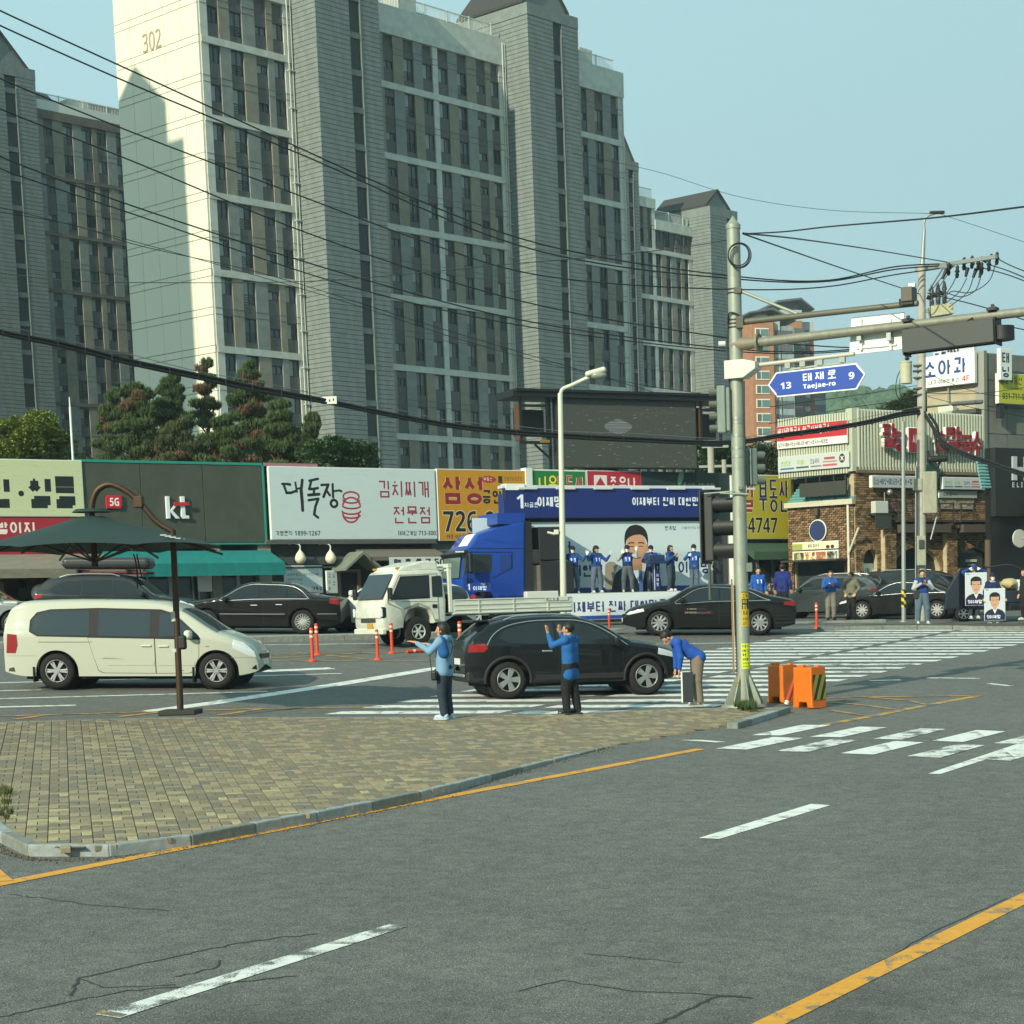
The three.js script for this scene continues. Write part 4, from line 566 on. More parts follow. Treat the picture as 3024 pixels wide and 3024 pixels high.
// ---------- brick restaurant on the far corner ----------
const RC = at(1613, 1000, 80);
{
  const gy = groundY(RC.x, RC.z), P = thing('brick_restaurant', 'two storey brick noodle restaurant with arches and a white slatted roof screen', 'restaurant', V3(RC.x, gy, RC.z), 0);
  const front = new THREE.Group(), left = new THREE.Group(); // wall frames: only used to place the parts
  front.rotation.y = STREET; left.rotation.y = SIDE; front.updateMatrix(); left.updateMatrix();
  const FX = (x, y = 1000) => onWall(x, y, RC, STREET)[0], FY = (x, y) => onWall(x, y, RC, STREET)[1] - gy, LX = (x, y = 1000) => onWall(x, y, RC, SIDE)[0], LY = (x, y) => onWall(x, y, RC, SIDE)[1] - gy;
  const fpart = (n, g, m, par = P) => part(n, [g].flat(9).map((q) => q.applyMatrix4(front.matrix)), m, par), lpart = (n, g, m, par = P) => part(n, [g].flat(9).map((q) => q.applyMatrix4(left.matrix)), m, par);
  const mortar = M('#c2b696', .95, 0, { map: mottle }), tones = ['#86694b', '#967553', '#6f563f', '#a0815a', '#8a6d4c', '#5f4b38'].map((c) => M(c, .9, 0, { map: mottle }));
  const bw = .205, bh = .098, geo = rbox(.185, .078, .1, 0, 0, 0, .008, 1), sold = rbox(.078, .185, .11, 0, 0, 0, .008, 1);
  const R = rng(99), list = [];
  const lay = (fr, x0, x1, y0, y1, open, z = .02) => { for (let j = 0; j * bh + y0 < y1 - bh * .5; j++) for (let x = x0 - (j & 1 ? bw / 2 : 0); x < x1; x += bw) { const cx = x + bw / 2, cy = y0 + (j + .5) * bh, q = bw / 4, A = cx - q < x0 || cx - q > x1 || open(cx - q, cy), B = cx + q < x0 || cx + q > x1 || open(cx + q, cy); if (A && B) continue; list.push({ fr, x: A ? cx + q : B ? cx - q : cx, y: cy, z: z + (R() - .5) * .025, t: R() * 6 | 0, half: A || B }); } };
  const lw0 = LX(1488), lt = LY(1545, 955); const fw = FX(1899), ft = FY(1700, 893);
  // openings
  const arch = (cx, hw, sp, rise) => (x, y) => { const k = (x - cx) / hw; return Math.abs(k) < 1 && y < sp + rise * Math.sqrt(1 - k * k); };
  const A1 = [(FX(1681) + FX(1773)) / 2, (FX(1773) - FX(1681)) / 2, FY(1727, 1075), FY(1727, 1032) - FY(1727, 1075)], A2 = [(FX(1795) + FX(1881)) / 2, (FX(1881) - FX(1795)) / 2, FY(1838, 1075), FY(1838, 1032) - FY(1838, 1075)], A0 = [FX(1640), (FX(1655) - FX(1627)) / 2, FY(1640, 1052), FY(1640, 1035) - FY(1640, 1052)];
  const wins = [[FX(1661), FX(1706), FY(1680, 968), FY(1680, 942)], [FX(1768), FX(1836), FY(1800, 962), FY(1800, 925)]];
  const fo = [A0, A1, A2].map((a) => arch(...a)), frontOpen = (x, y) => fo.some((f) => f(x, y));
  const doorTop = LY(1545, 1060), leftOpen = (x, y) => y < doorTop && x > lw0 + .35 && x < -.55;
  const hole = ([cx, hw, sp, rise]) => { const q = [[cx - hw, .02], [cx - hw, sp]]; for (let i = 1; i < 14; i++) { const a = Math.PI - Math.PI * i / 14; q.push([cx + hw * Math.cos(a), sp + rise * Math.sin(a)]); } q.push([cx + hw, sp], [cx + hw, .02]); return q; };
  fpart('wall', extr([[0, 0], [fw, 0], [fw, ft], [0, ft]], .4, 0, -.42, [A0, A1, A2].map(hole)), mortar); 
  lpart('wall', extr([[lw0, 0], [lw0 + .35, 0], [lw0 + .35, doorTop], [-.55, doorTop], [-.55, 0], [0, 0], [0, lt], [lw0, lt]], .4, 0, -.42), mortar);
  lay(left, lw0, 0, 0, lt - .02, leftOpen); const nl = list.length; lay(front, 0, fw, 0, ft - .02, frontOpen);
  for (const x of [1670, 1786, 1892]) lay(front, FX(x) - .31, FX(x) + .31, 0, FY(1700, 1000), () => false, .33);
  for (const [cx, hw, sp, rise] of [A0, A1, A2]) { const n = Math.round(3.1 * (hw + rise) / 2 / .095); for (let i = 0; i <= n; i++) { const a = Math.PI * i / n; list.push({ fr: front, x: cx + (hw + .06) * Math.cos(a), y: sp + (rise + .06) * Math.sin(a), z: .055, t: R() * 6 | 0, rot: a, big: 1 }); } }
  list.forEach((b, i) => { b.m = new THREE.Matrix4().makeRotationZ(b.rot ?? 0).scale(V3(b.half ? .46 : 1, 1, 1)).setPosition(b.x, b.y, b.z).premultiply(b.fr.matrix); });
  list.slice(0, 300).forEach((b) => { const o = new THREE.Mesh(geo, tones[b.t]); o.name = 'brick'; o.applyMatrix4(b.m); o.castShadow = o.receiveShadow = true; P.add(o); });
  { const rest = list.slice(300), im = new THREE.InstancedMesh(geo, M('#ffffff', .9, 0, { map: mottle }), rest.length), q = new THREE.Matrix4(); rest.forEach((b, i) => { im.setMatrixAt(i, b.m); im.setColorAt(i, tones[b.t].color); }); im.name = 'brickwork'; im.userData = { kind: 'stuff' }; im.castShadow = im.receiveShadow = true; P.add(im); }
  // body behind the walls
  fpart('interior', [box(fw, ft, .2, fw / 2, ft / 2, -4.2), box(fw, .2, 4, fw / 2, ft - .12, -2.3), box(.2, ft, 4, fw - .1, ft / 2, -2.4)], M('#2c2926', .9)); lpart('interior', [box(-lw0, .2, 4, lw0 / 2, lt - .12, -2.3), box(.2, lt, 4, lw0 + .1, lt / 2, -2.4), box(-lw0, lt, .2, lw0 / 2, lt / 2, -3)], M('#24221f', .9));
  for (const [cx, hw, sp, rise] of [A1, A2]) { const f = fpart('arch_window', [box(2 * hw, .1, .1, cx, sp - .2, -.28), box(.1, sp - .2, .1, cx, (sp - .2) / 2, -.28), box(.1, sp, .1, cx - hw * .45, sp / 2, -.28), box(.1, sp, .1, cx + hw * .5, sp / 2, -.28)], M('#2a3330', .6)); const sh = []; fpart('pane', extr(hole([cx, hw - .02, sp, rise - .02]), .03, 0, -.33), glassD, f); for (const [a, w, c] of [[-.5, .36, '#7fa6a4'], [.05, .34, '#b7c4c0'], [.72, .42, '#8a8c84']]) fpart('window_poster', box(hw * w, hw * .55, .02, cx + hw * a, sp - .65, -.26), M(c, .6), f); }
  { const [cx, hw, sp, rise] = A2; const bd = fpart('arch_board', [box(hw * 1.0, rise * .85, .06, cx - hw * .05, sp + rise * .32, -.2)], M('#353d3b', .7)); fpart('board_emblem', [rbox(hw * .5, .12, .03, cx - hw * .05, sp + rise * .4, -.15, .04), box(hw * .3, .04, .03, cx - hw * .05, sp + rise * .22, -.15)], M('#b9bdb2', .6), bd); }
  { const [cx, hw, sp, rise] = A0; fpart('window_board', box(2 * hw, sp + rise, .05, cx, (sp + rise) / 2, -.3), M('#33302b', .8)); const s = fpart('notice', face(2 * hw - .05, sp * .62, cx + .02, sp * .28, -.24), printed(128, 160, (x, W, H) => { fill(x, '#cfd6c6', 0, 0, W, H); write(x, '넓적 수제비', W * .08, H * .12, H * .14, '#2c322c', { weight: .15, squeeze: .68 }); write(x, '명인', W * .2, H * .52, H * .28, '#1c221c', { weight: .17, squeeze: .8 }); })); }
  // piers, corner, beams
  lpart('beam', box(-lw0 + .1, .22, .5, lw0 / 2, lt + .1, 0), M('#cfc9b2', .8, 0, { map: mottle })); fpart('beam', box(fw, .25, .6, fw / 2, ft + .1, -.1), M('#6d5f4a', .85));
  lpart('downpipe', [cyl(.06, .06, lt, -.25, lt / 2, .14, 8), bar(V3(-.25, lt * .55, .16), V3(.4, lt * .78, .3), .05)], M('#cdc9b4', .6));
  fpart('balcony', [...[[FX(1678), FX(1781)], [FX(1795), FX(1890)]].flatMap(([a, b]) => { const y = FY(1730, 984), c = (a + b) / 2, w = b - a; return [box(w, .05, .05, c, y + .75, .62), box(w, .05, .05, c, y + .4, .62), box(w, .1, .7, c, y, .3), ...Array.from({ length: 5 }, (_, i) => box(.05, .8, .05, a + w * i / 4, y + .38, .62))]; })], M('#3a302a', .7));
  fpart('canopy', [...[[FX(1684), FX(1776)], [FX(1800), FX(1884)]].map(([a, b]) => box(b - a, .35, .6, (a + b) / 2, FY(1730, 998), .34))], M('#4f4740', .8));
  for (const x of [1670, 1786, 1892]) fpart('pier', [uvBox(box(.62, FY(1700, 1000), .3, FX(x), FY(1700, 1000) / 2, .16))], mortar);
  fpart('upper_window', wins.map(([a, b, c, d]) => box(b - a, d - c, .06, (a + b) / 2, (c + d) / 2, .08)), M('#3a3b37', .5)); 
  fpart('food_poster', face((wins[0][1] - wins[0][0]) * .95, (wins[0][3] - wins[0][2]) * .9, (wins[0][0] + wins[0][1]) / 2, wins[0][2] + .05, .125), printed(256, 128, (x, W, H) => { fill(x, '#4b3f3a', 0, 0, W, H); const q = rng(8); for (let i = 0; i < 90; i++) { x.fillStyle = ['#7a4b42', '#8c6658', '#5a3a34', '#a08a7a', '#3d3a30'][q() * 5 | 0]; x.beginPath(); x.ellipse(q() * W, q() * H, 4 + q() * 18, 3 + q() * 7, q(), 0, 7); x.fill(); } }));
  fpart('food_poster', face((wins[1][1] - wins[1][0]) * .95, (wins[1][3] - wins[1][2]) * .55, (wins[1][0] + wins[1][1]) / 2, wins[1][2] + .03, .125), printed(256, 110, (x, W, H) => { fill(x, '#8a8578', 0, 0, W, H); x.fillStyle = '#6b5a48'; const q = rng(18); for (let i = 0; i < 60; i++) { x.fillStyle = ['#9a7a5a', '#6a4f3f', '#b0a890', '#57604a'][q() * 4 | 0]; x.beginPath(); x.ellipse(W * .5 + (q() - .5) * W * .8, H * .5 + (q() - .5) * H * .7, 4 + q() * 16, 3 + q() * 8, q(), 0, 7); x.fill(); } }));
  fpart('air_conditioner', [rbox(.75, .6, .3, FX(1650), FY(1650, 960), .35, .03)], M('#bfc2b6', .6)); fpart('ac_rail', [box(.9, .05, .5, FX(1650), FY(1650, 970), .3), box(.9, .6, .04, FX(1652), FY(1650, 985), .5)], M('#3a3d38', .6));
  const ls = (x0, x1, y0, y1, name, tw, draw, z = .2, d = .2) => { const a = FX(x0), b = FX(x1), t = FY(x0, y0), u = FY(x0, y1), o = fpart(name, rbox(b - a, t - u, d, (a + b) / 2, (t + u) / 2, z + d / 2, .02, 1), whiteP); fpart('sign_face', face(b - a - .04, t - u - .04, (a + b) / 2, u + .02, z + d + .004), printed(tw, Math.round(tw * (t - u) / (b - a)), draw), o); };
  ls(1635, 1732, 898, 921, 'sign_board', 512, (x, W, H) => { fill(x, '#aab0b0', 0, 0, W, H); write(x, '등심+버섯+미나리+칼국수+볶음밥', W * .02, H * .18, H * .62, '#22303a', { weight: .15, squeeze: .5 }); });
  const media = (x, W, H) => { fill(x, '#b9bfbc', 0, 0, W, H); write(x, '생생정보', W * .04, H * .3, H * .34, '#7ba83a', { weight: .15, squeeze: .6 }); fill(x, '#3f6f93', W * .03, H * .76, W * .2, H * .12); write(x, '투데이', W * .27, H * .3, H * .34, '#8aa846', { weight: .15, squeeze: .6 }); fill(x, '#41525c', W * .26, H * .74, W * .18, H * .12); write(x, '오늘저녁', W * .46, H * .28, H * .34, '#33393a', { weight: .13, squeeze: .55 }); fill(x, '#5a5f60', W * .47, H * .76, W * .15, H * .08); fill(x, '#a34a52', W * .66, H * .26, W * .15, H * .16); fill(x, '#a36a6e', W * .64, H * .52, W * .2, H * .08); fill(x, '#b35a62', W * .64, H * .72, W * .2, H * .14); x.fillStyle = '#3a2f2c'; x.beginPath(); x.ellipse(W * .91, H * .42, W * .04, H * .3, 0, 0, 7); x.fill(); x.strokeStyle = '#e6e2d8'; x.lineWidth = H * .06; x.beginPath(); x.moveTo(W * .89, H * .28); x.lineTo(W * .93, H * .56); x.moveTo(W * .93, H * .28); x.lineTo(W * .89, H * .56); x.stroke(); };
  ls(1768, 1851, 901, 924, 'sign_board', 384, media);
  ls(1766, 1838, 926, 940, 'small_sign', 256, (x, W, H) => { fill(x, '#9fa49c', 0, 0, W, H); write(x, '팔당 칼국수', W * .1, H * .25, H * .5, '#4a4f4c', { weight: .14 }); }, .15, .06);
  // left wall boards
  const lb = (n, x0, x1, y0, y1, tw, draw, z = .15) => { const a = LX(x0), b = LX(x1), t = LY(x0, y0), u = LY(x0, y1), o = lpart(n, rbox(b - a, t - u, .1, (a + b) / 2, (t + u) / 2, z, .02, 1), whiteP); lpart('board_face', face(b - a - .04, t - u - .04, (a + b) / 2, u + .02, z + .054), printed(tw, Math.round(tw * (t - u) / (b - a)), draw), o); };
  lb('menu_board', 1499, 1586, 1041, 1061, 384, (x, W, H) => { fill(x, '#d8cfae', 0, 0, W, H); const q = rng(4); for (let i = 0; i < 4; i++) { x.save(); x.beginPath(); x.rect(W * (.03 + .245 * i), H * .1, W * .22, H * .78); x.clip(); for (let k = 0; k < 40; k++) { x.fillStyle = [['#3b3a2c', '#a9a58c', '#5f6a3c'], ['#8a4a2c', '#b9863c', '#d6cda8'], ['#a85a3c', '#cf9a76', '#8a7a6a'], ['#2f332f', '#b9bab0', '#77756a']][i][q() * 3 | 0]; x.beginPath(); x.ellipse(W * (.03 + .245 * i + .22 * q()), H * (.1 + .78 * q()), W * .06, H * .14, q() * 2, 0, 7); x.fill(); } x.restore(); } });
  lb('chalk_sign', 1499, 1586, 1024, 1039, 256, (x, W, H) => { fill(x, '#d9d3b4', 0, 0, W, H); fill(x, '#9aa04a', 0, H * .2, W * .22, H * .8); write(x, '팔당 칼국수', W * .34, H * .3, H * .42, '#4b4a3a', { weight: .14, squeeze: .8 }); x.fillStyle = '#2c2a25'; for (const k of [.78, .88]) { x.beginPath(); x.ellipse(W * k, H * .75, W * .04, H * .25, 0, 0, 7); x.fill(); } }, .14);
  { const cx = LX(1546.5, 1000), cy = LY(1546.5, 1001), w = (LX(1563) - LX(1530)) / 2, h = (LY(1546, 980) - LY(1546, 1022)) / 2, el = (k, z, n = 28) => extr(Array.from({ length: n }, (_, i) => [cx + w * k * Math.cos(i / n * 6.2832), cy + h * k * Math.sin(i / n * 6.2832)]), .06, .01, z); const o = lpart('oval_sign', el(1, .1), M('#d9dccb', .6)); lpart('oval_face', el(.9, .13), M('#26345f', .5), o); lpart('wall_lantern', rbox(.22, .35, .25, cx, cy + h + .3, .2, .06), M('#4a423a', .7)); }
  lpart('awning_frame', [box(-lw0 * .85, .08, 1.0, lw0 * .5, doorTop + .05, .5)], M('#39352d', .8)); lpart('glass_door', [box(-lw0 - .9, doorTop, .05, (lw0 - .2) / 2, doorTop / 2, -.2)], glassD);
  // teal corrugated roofs, black letter panel
  const corr = (w, len, m, place) => { const g = [], n = Math.round(len / .2); for (let i = 0; i < n; i++) g.push(cyl(.09, .09, w, 0, 0, 0, 6).rotateZ(Math.PI / 2).translate(w / 2, 0, 0).translate(0, -i * .13, i * .155)); return g.map(place); };
  const tealR = M('#5d9a98', .6, 0, { map: streaky }); lpart('corrugated_roof', corr(-lw0, 2.1, tealR, (g) => g.translate(lw0, lt + 1.55, -1.6)), tealR); fpart('corrugated_roof', corr(fw - FX(1660), 1.4, tealR, (g) => g.translate(FX(1660), ft + 1.3, -1.4)), tealR);
  { const a = LX(1519), b = LX(1606), t = LY(1560, 910), u = LY(1560, 936); lpart('black_panel', [box(b - a, t - u, .12, (a + b) / 2, (t + u) / 2, .3)], M('#34372f', .6)); lpart('panel_bracket', [.1, .4, .7, .95].map((k) => box(.06, t - u + .5, .06, a + (b - a) * k, (t + u) / 2, .18)), dark); }
  // white slatted screens: every slat a part
  const sy0 = FY(1700, 889), sy1 = FY(1700, 776), slat = rbox(.1, sy1 - sy0, .22, 0, (sy1 + sy0) / 2, 0, .015, 1), slatM = M('#c9cdb9', .7, 0, { map: streaky }), lsl = LX(1478), nL = 26, nF = 42, fs = FX(1851);
  const put = (fr, x, z, h = 0) => { const o = new THREE.Mesh(slat, slatM); o.name = 'slat'; o.position.set(x, h, z).applyMatrix4(fr.matrix); o.rotation.y = fr.rotation.y; o.castShadow = o.receiveShadow = true; P.add(o); };
  for (let i = 0; i <= nL; i++) put(left, lsl + (-.25 - lsl) * i / nL, .1, -.12); for (let i = 0; i <= nF; i++) put(front, .15 + (fs - .15) * i / nF, .1);
  for (const k of [.06, .5, .94]) { fpart('screen_rail', box(fs, .09, .08, fs / 2, sy0 + (sy1 - sy0) * k, -.06), slatM); lpart('screen_rail', box(-lsl, .09, .08, lsl / 2, sy0 - .12 + (sy1 - sy0) * k, -.06), slatM); }
  fpart('terrace_wall', box(fs, (sy1 - sy0) * .55, .1, fs / 2, sy0 + (sy1 - sy0) * .3, -.9), M('#b9bba6', .85)); lpart('terrace_wall', box(-lsl, (sy1 - sy0) * .5, .1, lsl / 2, sy0 + (sy1 - sy0) * .3, -1.2), M('#a39c84', .85));
  fpart('corner_post', box(.4, sy1 - sy0 + .1, .4, 0, (sy1 + sy0) / 2, -.05), slatM);
  const ban = (x0, x1, y0, y1, tw, draw) => { const a = LX(x0), b = LX(x1), t = LY(x0, y0), u = LY(x0, y1), o = lpart('banner', box(b - a, t - u, .06, (a + b) / 2, (t + u) / 2, .3), whiteP); lpart('banner_face', face(b - a - .02, t - u - .02, (a + b) / 2, u + .01, .334), printed(tw, Math.round(tw * (t - u) / (b - a)), draw), o); };
  ban(1478, 1610, 806, 834, 512, (x, W, H) => { fill(x, '#b8222e', 0, 0, W, H); write(x, '바지락칼국수·얼큰샤브칼국수', W * .015, H * .1, H * .62, '#efe9e2', { weight: .15, squeeze: .52 }); });
  ban(1478, 1610, 834.5, 848, 512, (x, W, H) => { fill(x, '#dcdcd4', 0, 0, W, H); write(x, '넓적수제비+등심+미나리+버섯+칼국수+볶음밥', W * .015, H * .16, H * .64, '#3a4040', { weight: .14, squeeze: .62 }); });
  ban(1479, 1612, 863, 892, 512, media);
  // raised red letters on the front screen
  const red = M('#8c1f28', .5), lw = whiteP, gl = (ch, x0, x1, y0, y1) => { // each letter: white body, red face, from its strokes
    const a = FX(x0), b = FX(x1), t = FY(x0, y0), u = FY(x0, y1), w = b - a, h = t - u, segs = [], lwid = Math.min(w, h) * .2;
    const fake = { lineWidth: 1, p: [], beginPath() { this.p = []; }, moveTo(x, y) { this.p.push([x, y]); }, lineTo(x, y) { this.p.push([x, y]); }, ellipse(x, y, rx, ry) { for (let i = 0; i <= 14; i++) this.p.push([x + rx * Math.cos(i / 14 * 6.283), y + ry * Math.sin(i / 14 * 6.283)]); }, stroke() { for (let i = 0; i < this.p.length - 1; i++) segs.push([this.p[i], this.p[i + 1]]); } };
    hangul(fake, ch, 0, 0, w, h, lwid);
    const mk = (r, z, d) => segs.map(([p, q]) => { const L = Math.hypot(q[0] - p[0], q[1] - p[1]), g = rbox(L + r, r, d, 0, 0, z, r * .3, 1).rotateZ(-Math.atan2(q[1] - p[1], q[0] - p[0])).translate(a + (p[0] + q[0]) / 2, t - (p[1] + q[1]) / 2, 0); return g; });
    const o = fpart('letter', mk(lwid * 1.15, .42, .22), lw); fpart('letter_face', mk(lwid, .545, .05), red, o); };
  gl('팔', 1652, 1678, 800, 846); gl('당', 1673, 1696, 814, 853); gl('손', 1752, 1772, 814, 853); gl('칼', 1771, 1800, 806, 852); gl('국', 1796, 1822, 822, 858); gl('수', 1817, 1840, 816, 862);
  { const a = FX(1700), b = FX(1733), t = FY(1715, 808), u = FY(1715, 856), o = fpart('emblem', rbox(b - a, t - u, .2, (a + b) / 2, (t + u) / 2, .42, .12, 3), lw); fpart('emblem_face', rbox(b - a - .08, t - u - .08, .06, (a + b) / 2, (t + u) / 2, .52, .1, 3), red, o); fpart('emblem_print', face((b - a) * .62, (t - u) * .75, (a + b) / 2, u + (t - u) * .12, .556), printed(96, 128, (x, W, H) => { fill(x, '#8c1f28', 0, 0, W, H); write(x, '샤브', W * .06, H * .2, H * .5, '#d9c4b8', { weight: .12, squeeze: .68 }); }), o); }
  { const o = fpart('oval_sign', extr(Array.from({ length: 24 }, (_, i) => [FX(1747) + .42 * Math.cos(i / 24 * 6.283), FY(1747, 892) + .5 * Math.sin(i / 24 * 6.283)]), .08, .01, .4), M('#26453f', .6)); }
  fpart('string_lamp', [sph(.13, FX(1665), FY(1665, 930), .5), bar(V3(FX(1661), FY(1661, 930), .3), V3(FX(1661), FY(1661, 962), .3), .025)], steel); 
}
{ // building with clinic signs behind the restaurant
  const C = at(1853, 760, 94), gy = groundY(C.x, C.z), P = thing('clinic_building', 'taller pale building behind the restaurant with clinic and tanning signs', 'building', V3(C.x, gy, C.z), 0);
  const mk = (ang) => { const m = new THREE.Matrix4().makeRotationY(ang); return { X: (x, y = 740) => onWall(x, y, C, ang)[0], Y: (x, y) => onWall(x, y, C, ang)[1] - gy, p: (n, g, mm, par = P) => part(n, [g].flat(9).map((q) => q.applyMatrix4(m)), mm, par) }; }, L = mk(SIDE), Rr = mk(STREET);
  const top = L.Y(1850, 662), x0 = L.X(1749), topR = Rr.Y(1884, 667);
  L.p('wall', [uvBox(box(-x0, top, .4, x0 / 2, top / 2, -.2), .4)], M('#b5ab8f', .85, 0, { map: mottle })); L.p('wall_panel', Array.from({ length: 7 }, (_, i) => box(-x0, .02, .02, x0 / 2, top - .8 - i * 1.1, .01)), M('#8f866e', .9)); L.p('corner_post', box(.5, top, .3, -.1, top / 2, -.1), M('#8f8f84', .8));
  const gw = Rr.X(1990); for (let i = 0; i < 9; i++) for (let j = 0; j < 3; j++) { const y = topR - i * 1.32, w = gw / 3; Rr.p('wall_panel', uvBox(box(w - .03, 1.29, .3, w * (j + .5), y - .66, -.15), .4), M(['#73756c', '#6c6f68', '#7a7c72'][(i + j) % 3], .8, 0, { map: mottle })); } Rr.p('wall', box(gw - .4, topR - .1, 1, gw / 2 + .2, topR / 2, -.85), M('#5b5d57', .9));
  const sg = (Q, n, a0, a1, y0, y1, z, tw, draw) => { const a = Q.X(a0, y0), b = Q.X(a1, y0), t = Q.Y((a0 + a1) / 2, y0), u = Q.Y((a0 + a1) / 2, y1), o = Q.p(n, rbox(b - a, t - u, .25, (a + b) / 2, (t + u) / 2, z, .02, 1), whiteP); Q.p('sign_face', face(b - a - .04, t - u - .04, (a + b) / 2, u + .02, z + .13), printed(tw, Math.round(tw * (t - u) / (b - a)), draw), o); };
  sg(L, 'sign_board', 1746, 1847, 670, 729, .3, 512, (x, W, H) => { fill(x, '#e6e8de', 0, 0, W, H); write(x, '소아과', W * .04, H * .12, H * .56, '#27427f', { weight: .15, squeeze: 1.0 }); write(x, '내과·이비인후과', W * .14, H * .78, H * .15, '#3a464a', { weight: .14, squeeze: 1.05 }); write(x, '4F', W * .77, H * .73, H * .2, '#b53a3a'); });
  sg(L, 'roof_letters', 1765, 1842, 652, 669, .1, 256, (x, W, H) => { fill(x, '#b9bcc4', 0, 0, W, H); write(x, '인월재나', W * .02, H * .06, H * .84, '#241c33', { weight: .24, squeeze: 1 }); });
  sg(Rr, 'hanging_sign', 1862, 1884, 662, 721, .8, 128, (x, W, H) => { fill(x, '#cfd8d4', 0, 0, W, H); write(x, '태', W * .14, H * .1, W * .72, '#1d2526', { weight: .15 }); write(x, '닝', W * .14, H * .55, W * .72, '#1d2526', { weight: .15 }); });
  sg(Rr, 'sign_board', 1867, 1931, 708, 765, .5, 384, (x, W, H) => { fill(x, '#adac2c', 0, 0, W, H); write(x, '광장부동산', W * .04, H * .08, H * .27, '#33381c', { weight: .13, squeeze: .78 }); write(x, '토지 상가 주택 매매 임대', W * .12, H * .46, H * .08, '#5a5c22', { weight: .14 }); write(x, '031-711-0069', W * .1, H * .64, H * .22, '#23271a', { squeeze: .8 }); });
  Rr.p('sign_bracket', box(.3, .9, .3, Rr.X(1876), Rr.Y(1876, 773), .4), dark); L.p('air_conditioner', rbox(.9, .6, .4, L.X(1795), L.Y(1795, 779), .4, .03), M('#c3c6b6', .6)); L.p('sign_post', cyl(.04, .04, 2.4, L.X(1793), L.Y(1793, 752), .2, 8), steel); L.p('roof_edge', box(-x0, .2, .8, x0 / 2, L.Y(1800, 781), .2), M('#4a4c45', .8));
}
{ // dark shop at the right edge
  const O = at(1900, 900, 79.5), P = along('dark_shop', 'black fronted shop with tall white letters at the right edge', 'shop', O, STREET, 1871), w = P.X(2010), T = P.Y(1900, 846), B = P.Y(1900, 975);
  part('wall', [box(w, T, .3, w / 2, T / 2, -.2)], black, P);
  const bx = part('sign_board', rbox(w, T - B, .3, w / 2, (T + B) / 2, .1, .02, 1), M('#1b1e1f', .7), P); const lh = P.Y(1900, 862) - P.Y(1900, 907), ly = P.Y(1900, 907), lx = P.X(1905), k = .24;
  part('letter', [box(k, lh, .1, lx, ly + lh / 2, .3), box(k, lh, .1, lx + .72, ly + lh / 2, .3), box(.6, .22, .08, lx + .36, ly + lh * .45, .3)], M('#a9afae', .5), P); part('letter', [extr([[lx + 1.05, ly], [lx + 1.3, ly], [lx + 1.55, ly + lh], [lx + 1.4, ly + lh]], .1, 0, .25), extr([[lx + 1.95, ly], [lx + 1.72, ly], [lx + 1.4, ly + lh], [lx + 1.55, ly + lh]], .1, 0, .25)], M('#a9afae', .5), P);
  part('small_letters', face(1.9, .32, lx + .8, P.Y(1900, 923), .26), printed(256, 48, (x, W, H) => { fill(x, '#1b1e1f', 0, 0, W, H); write(x, 'E L I S', 4, 6, H * .7, '#b9bfbe', {}); }), P);
  part('yard_fence', [box(w, .1, .1, w / 2, 1.7, -.6), ...[0, .5, 1.1, 1.9].map((x) => cyl(.14, .16, 3, x, 1.5, -.2, 8))], M('#5a4c3c', .9), P);
  const s = (y0, y1, c, txt, tc) => { const t = P.Y(1927, y0), u = P.Y(1927, y1), o = part('side_sign', rbox(.9, t - u, .25, P.X(1920) + .35, (t + u) / 2, .9, .02, 1), M(c, .6), P); part('sign_face', face(.8, (t - u) * .9, P.X(1920) + .35, u + (t - u) * .05, 1.03), printed(96, 160, (x, W, H) => { fill(x, c, 0, 0, W, H); write(x, txt, W * .06, H * .3, W * .5, tc, { weight: .16, squeeze: .8 }); }), o); };
  s(935, 990, '#c9c21f', '정육', '#23241a'); s(991, 1020, '#a8232e', '제주', '#e6e0d6'); s(1021, 1048, '#a8232e', '김밥', '#d8c23a');
  part('round_sign', [cyl(.38, .38, .08, 0, 0, 0, 24).rotateX(Math.PI / 2).translate(P.X(1907), P.Y(1907, 1017), .5), bar(V3(P.X(1907), P.Y(1907, 1017), .5), V3(P.X(1926), P.Y(1926, 1015), .6), .03)], M('#b9bdb2', .6), P);
  part('corrugated_roof', Array.from({ length: 9 }, (_, i) => cyl(.06, .06, .55, 0, 0, 0, 6).rotateZ(Math.PI / 2).translate(P.X(1861), P.Y(1860, 872) - i * .13, -.25 + i * .03)), M('#69a3a2', .6), P);
}

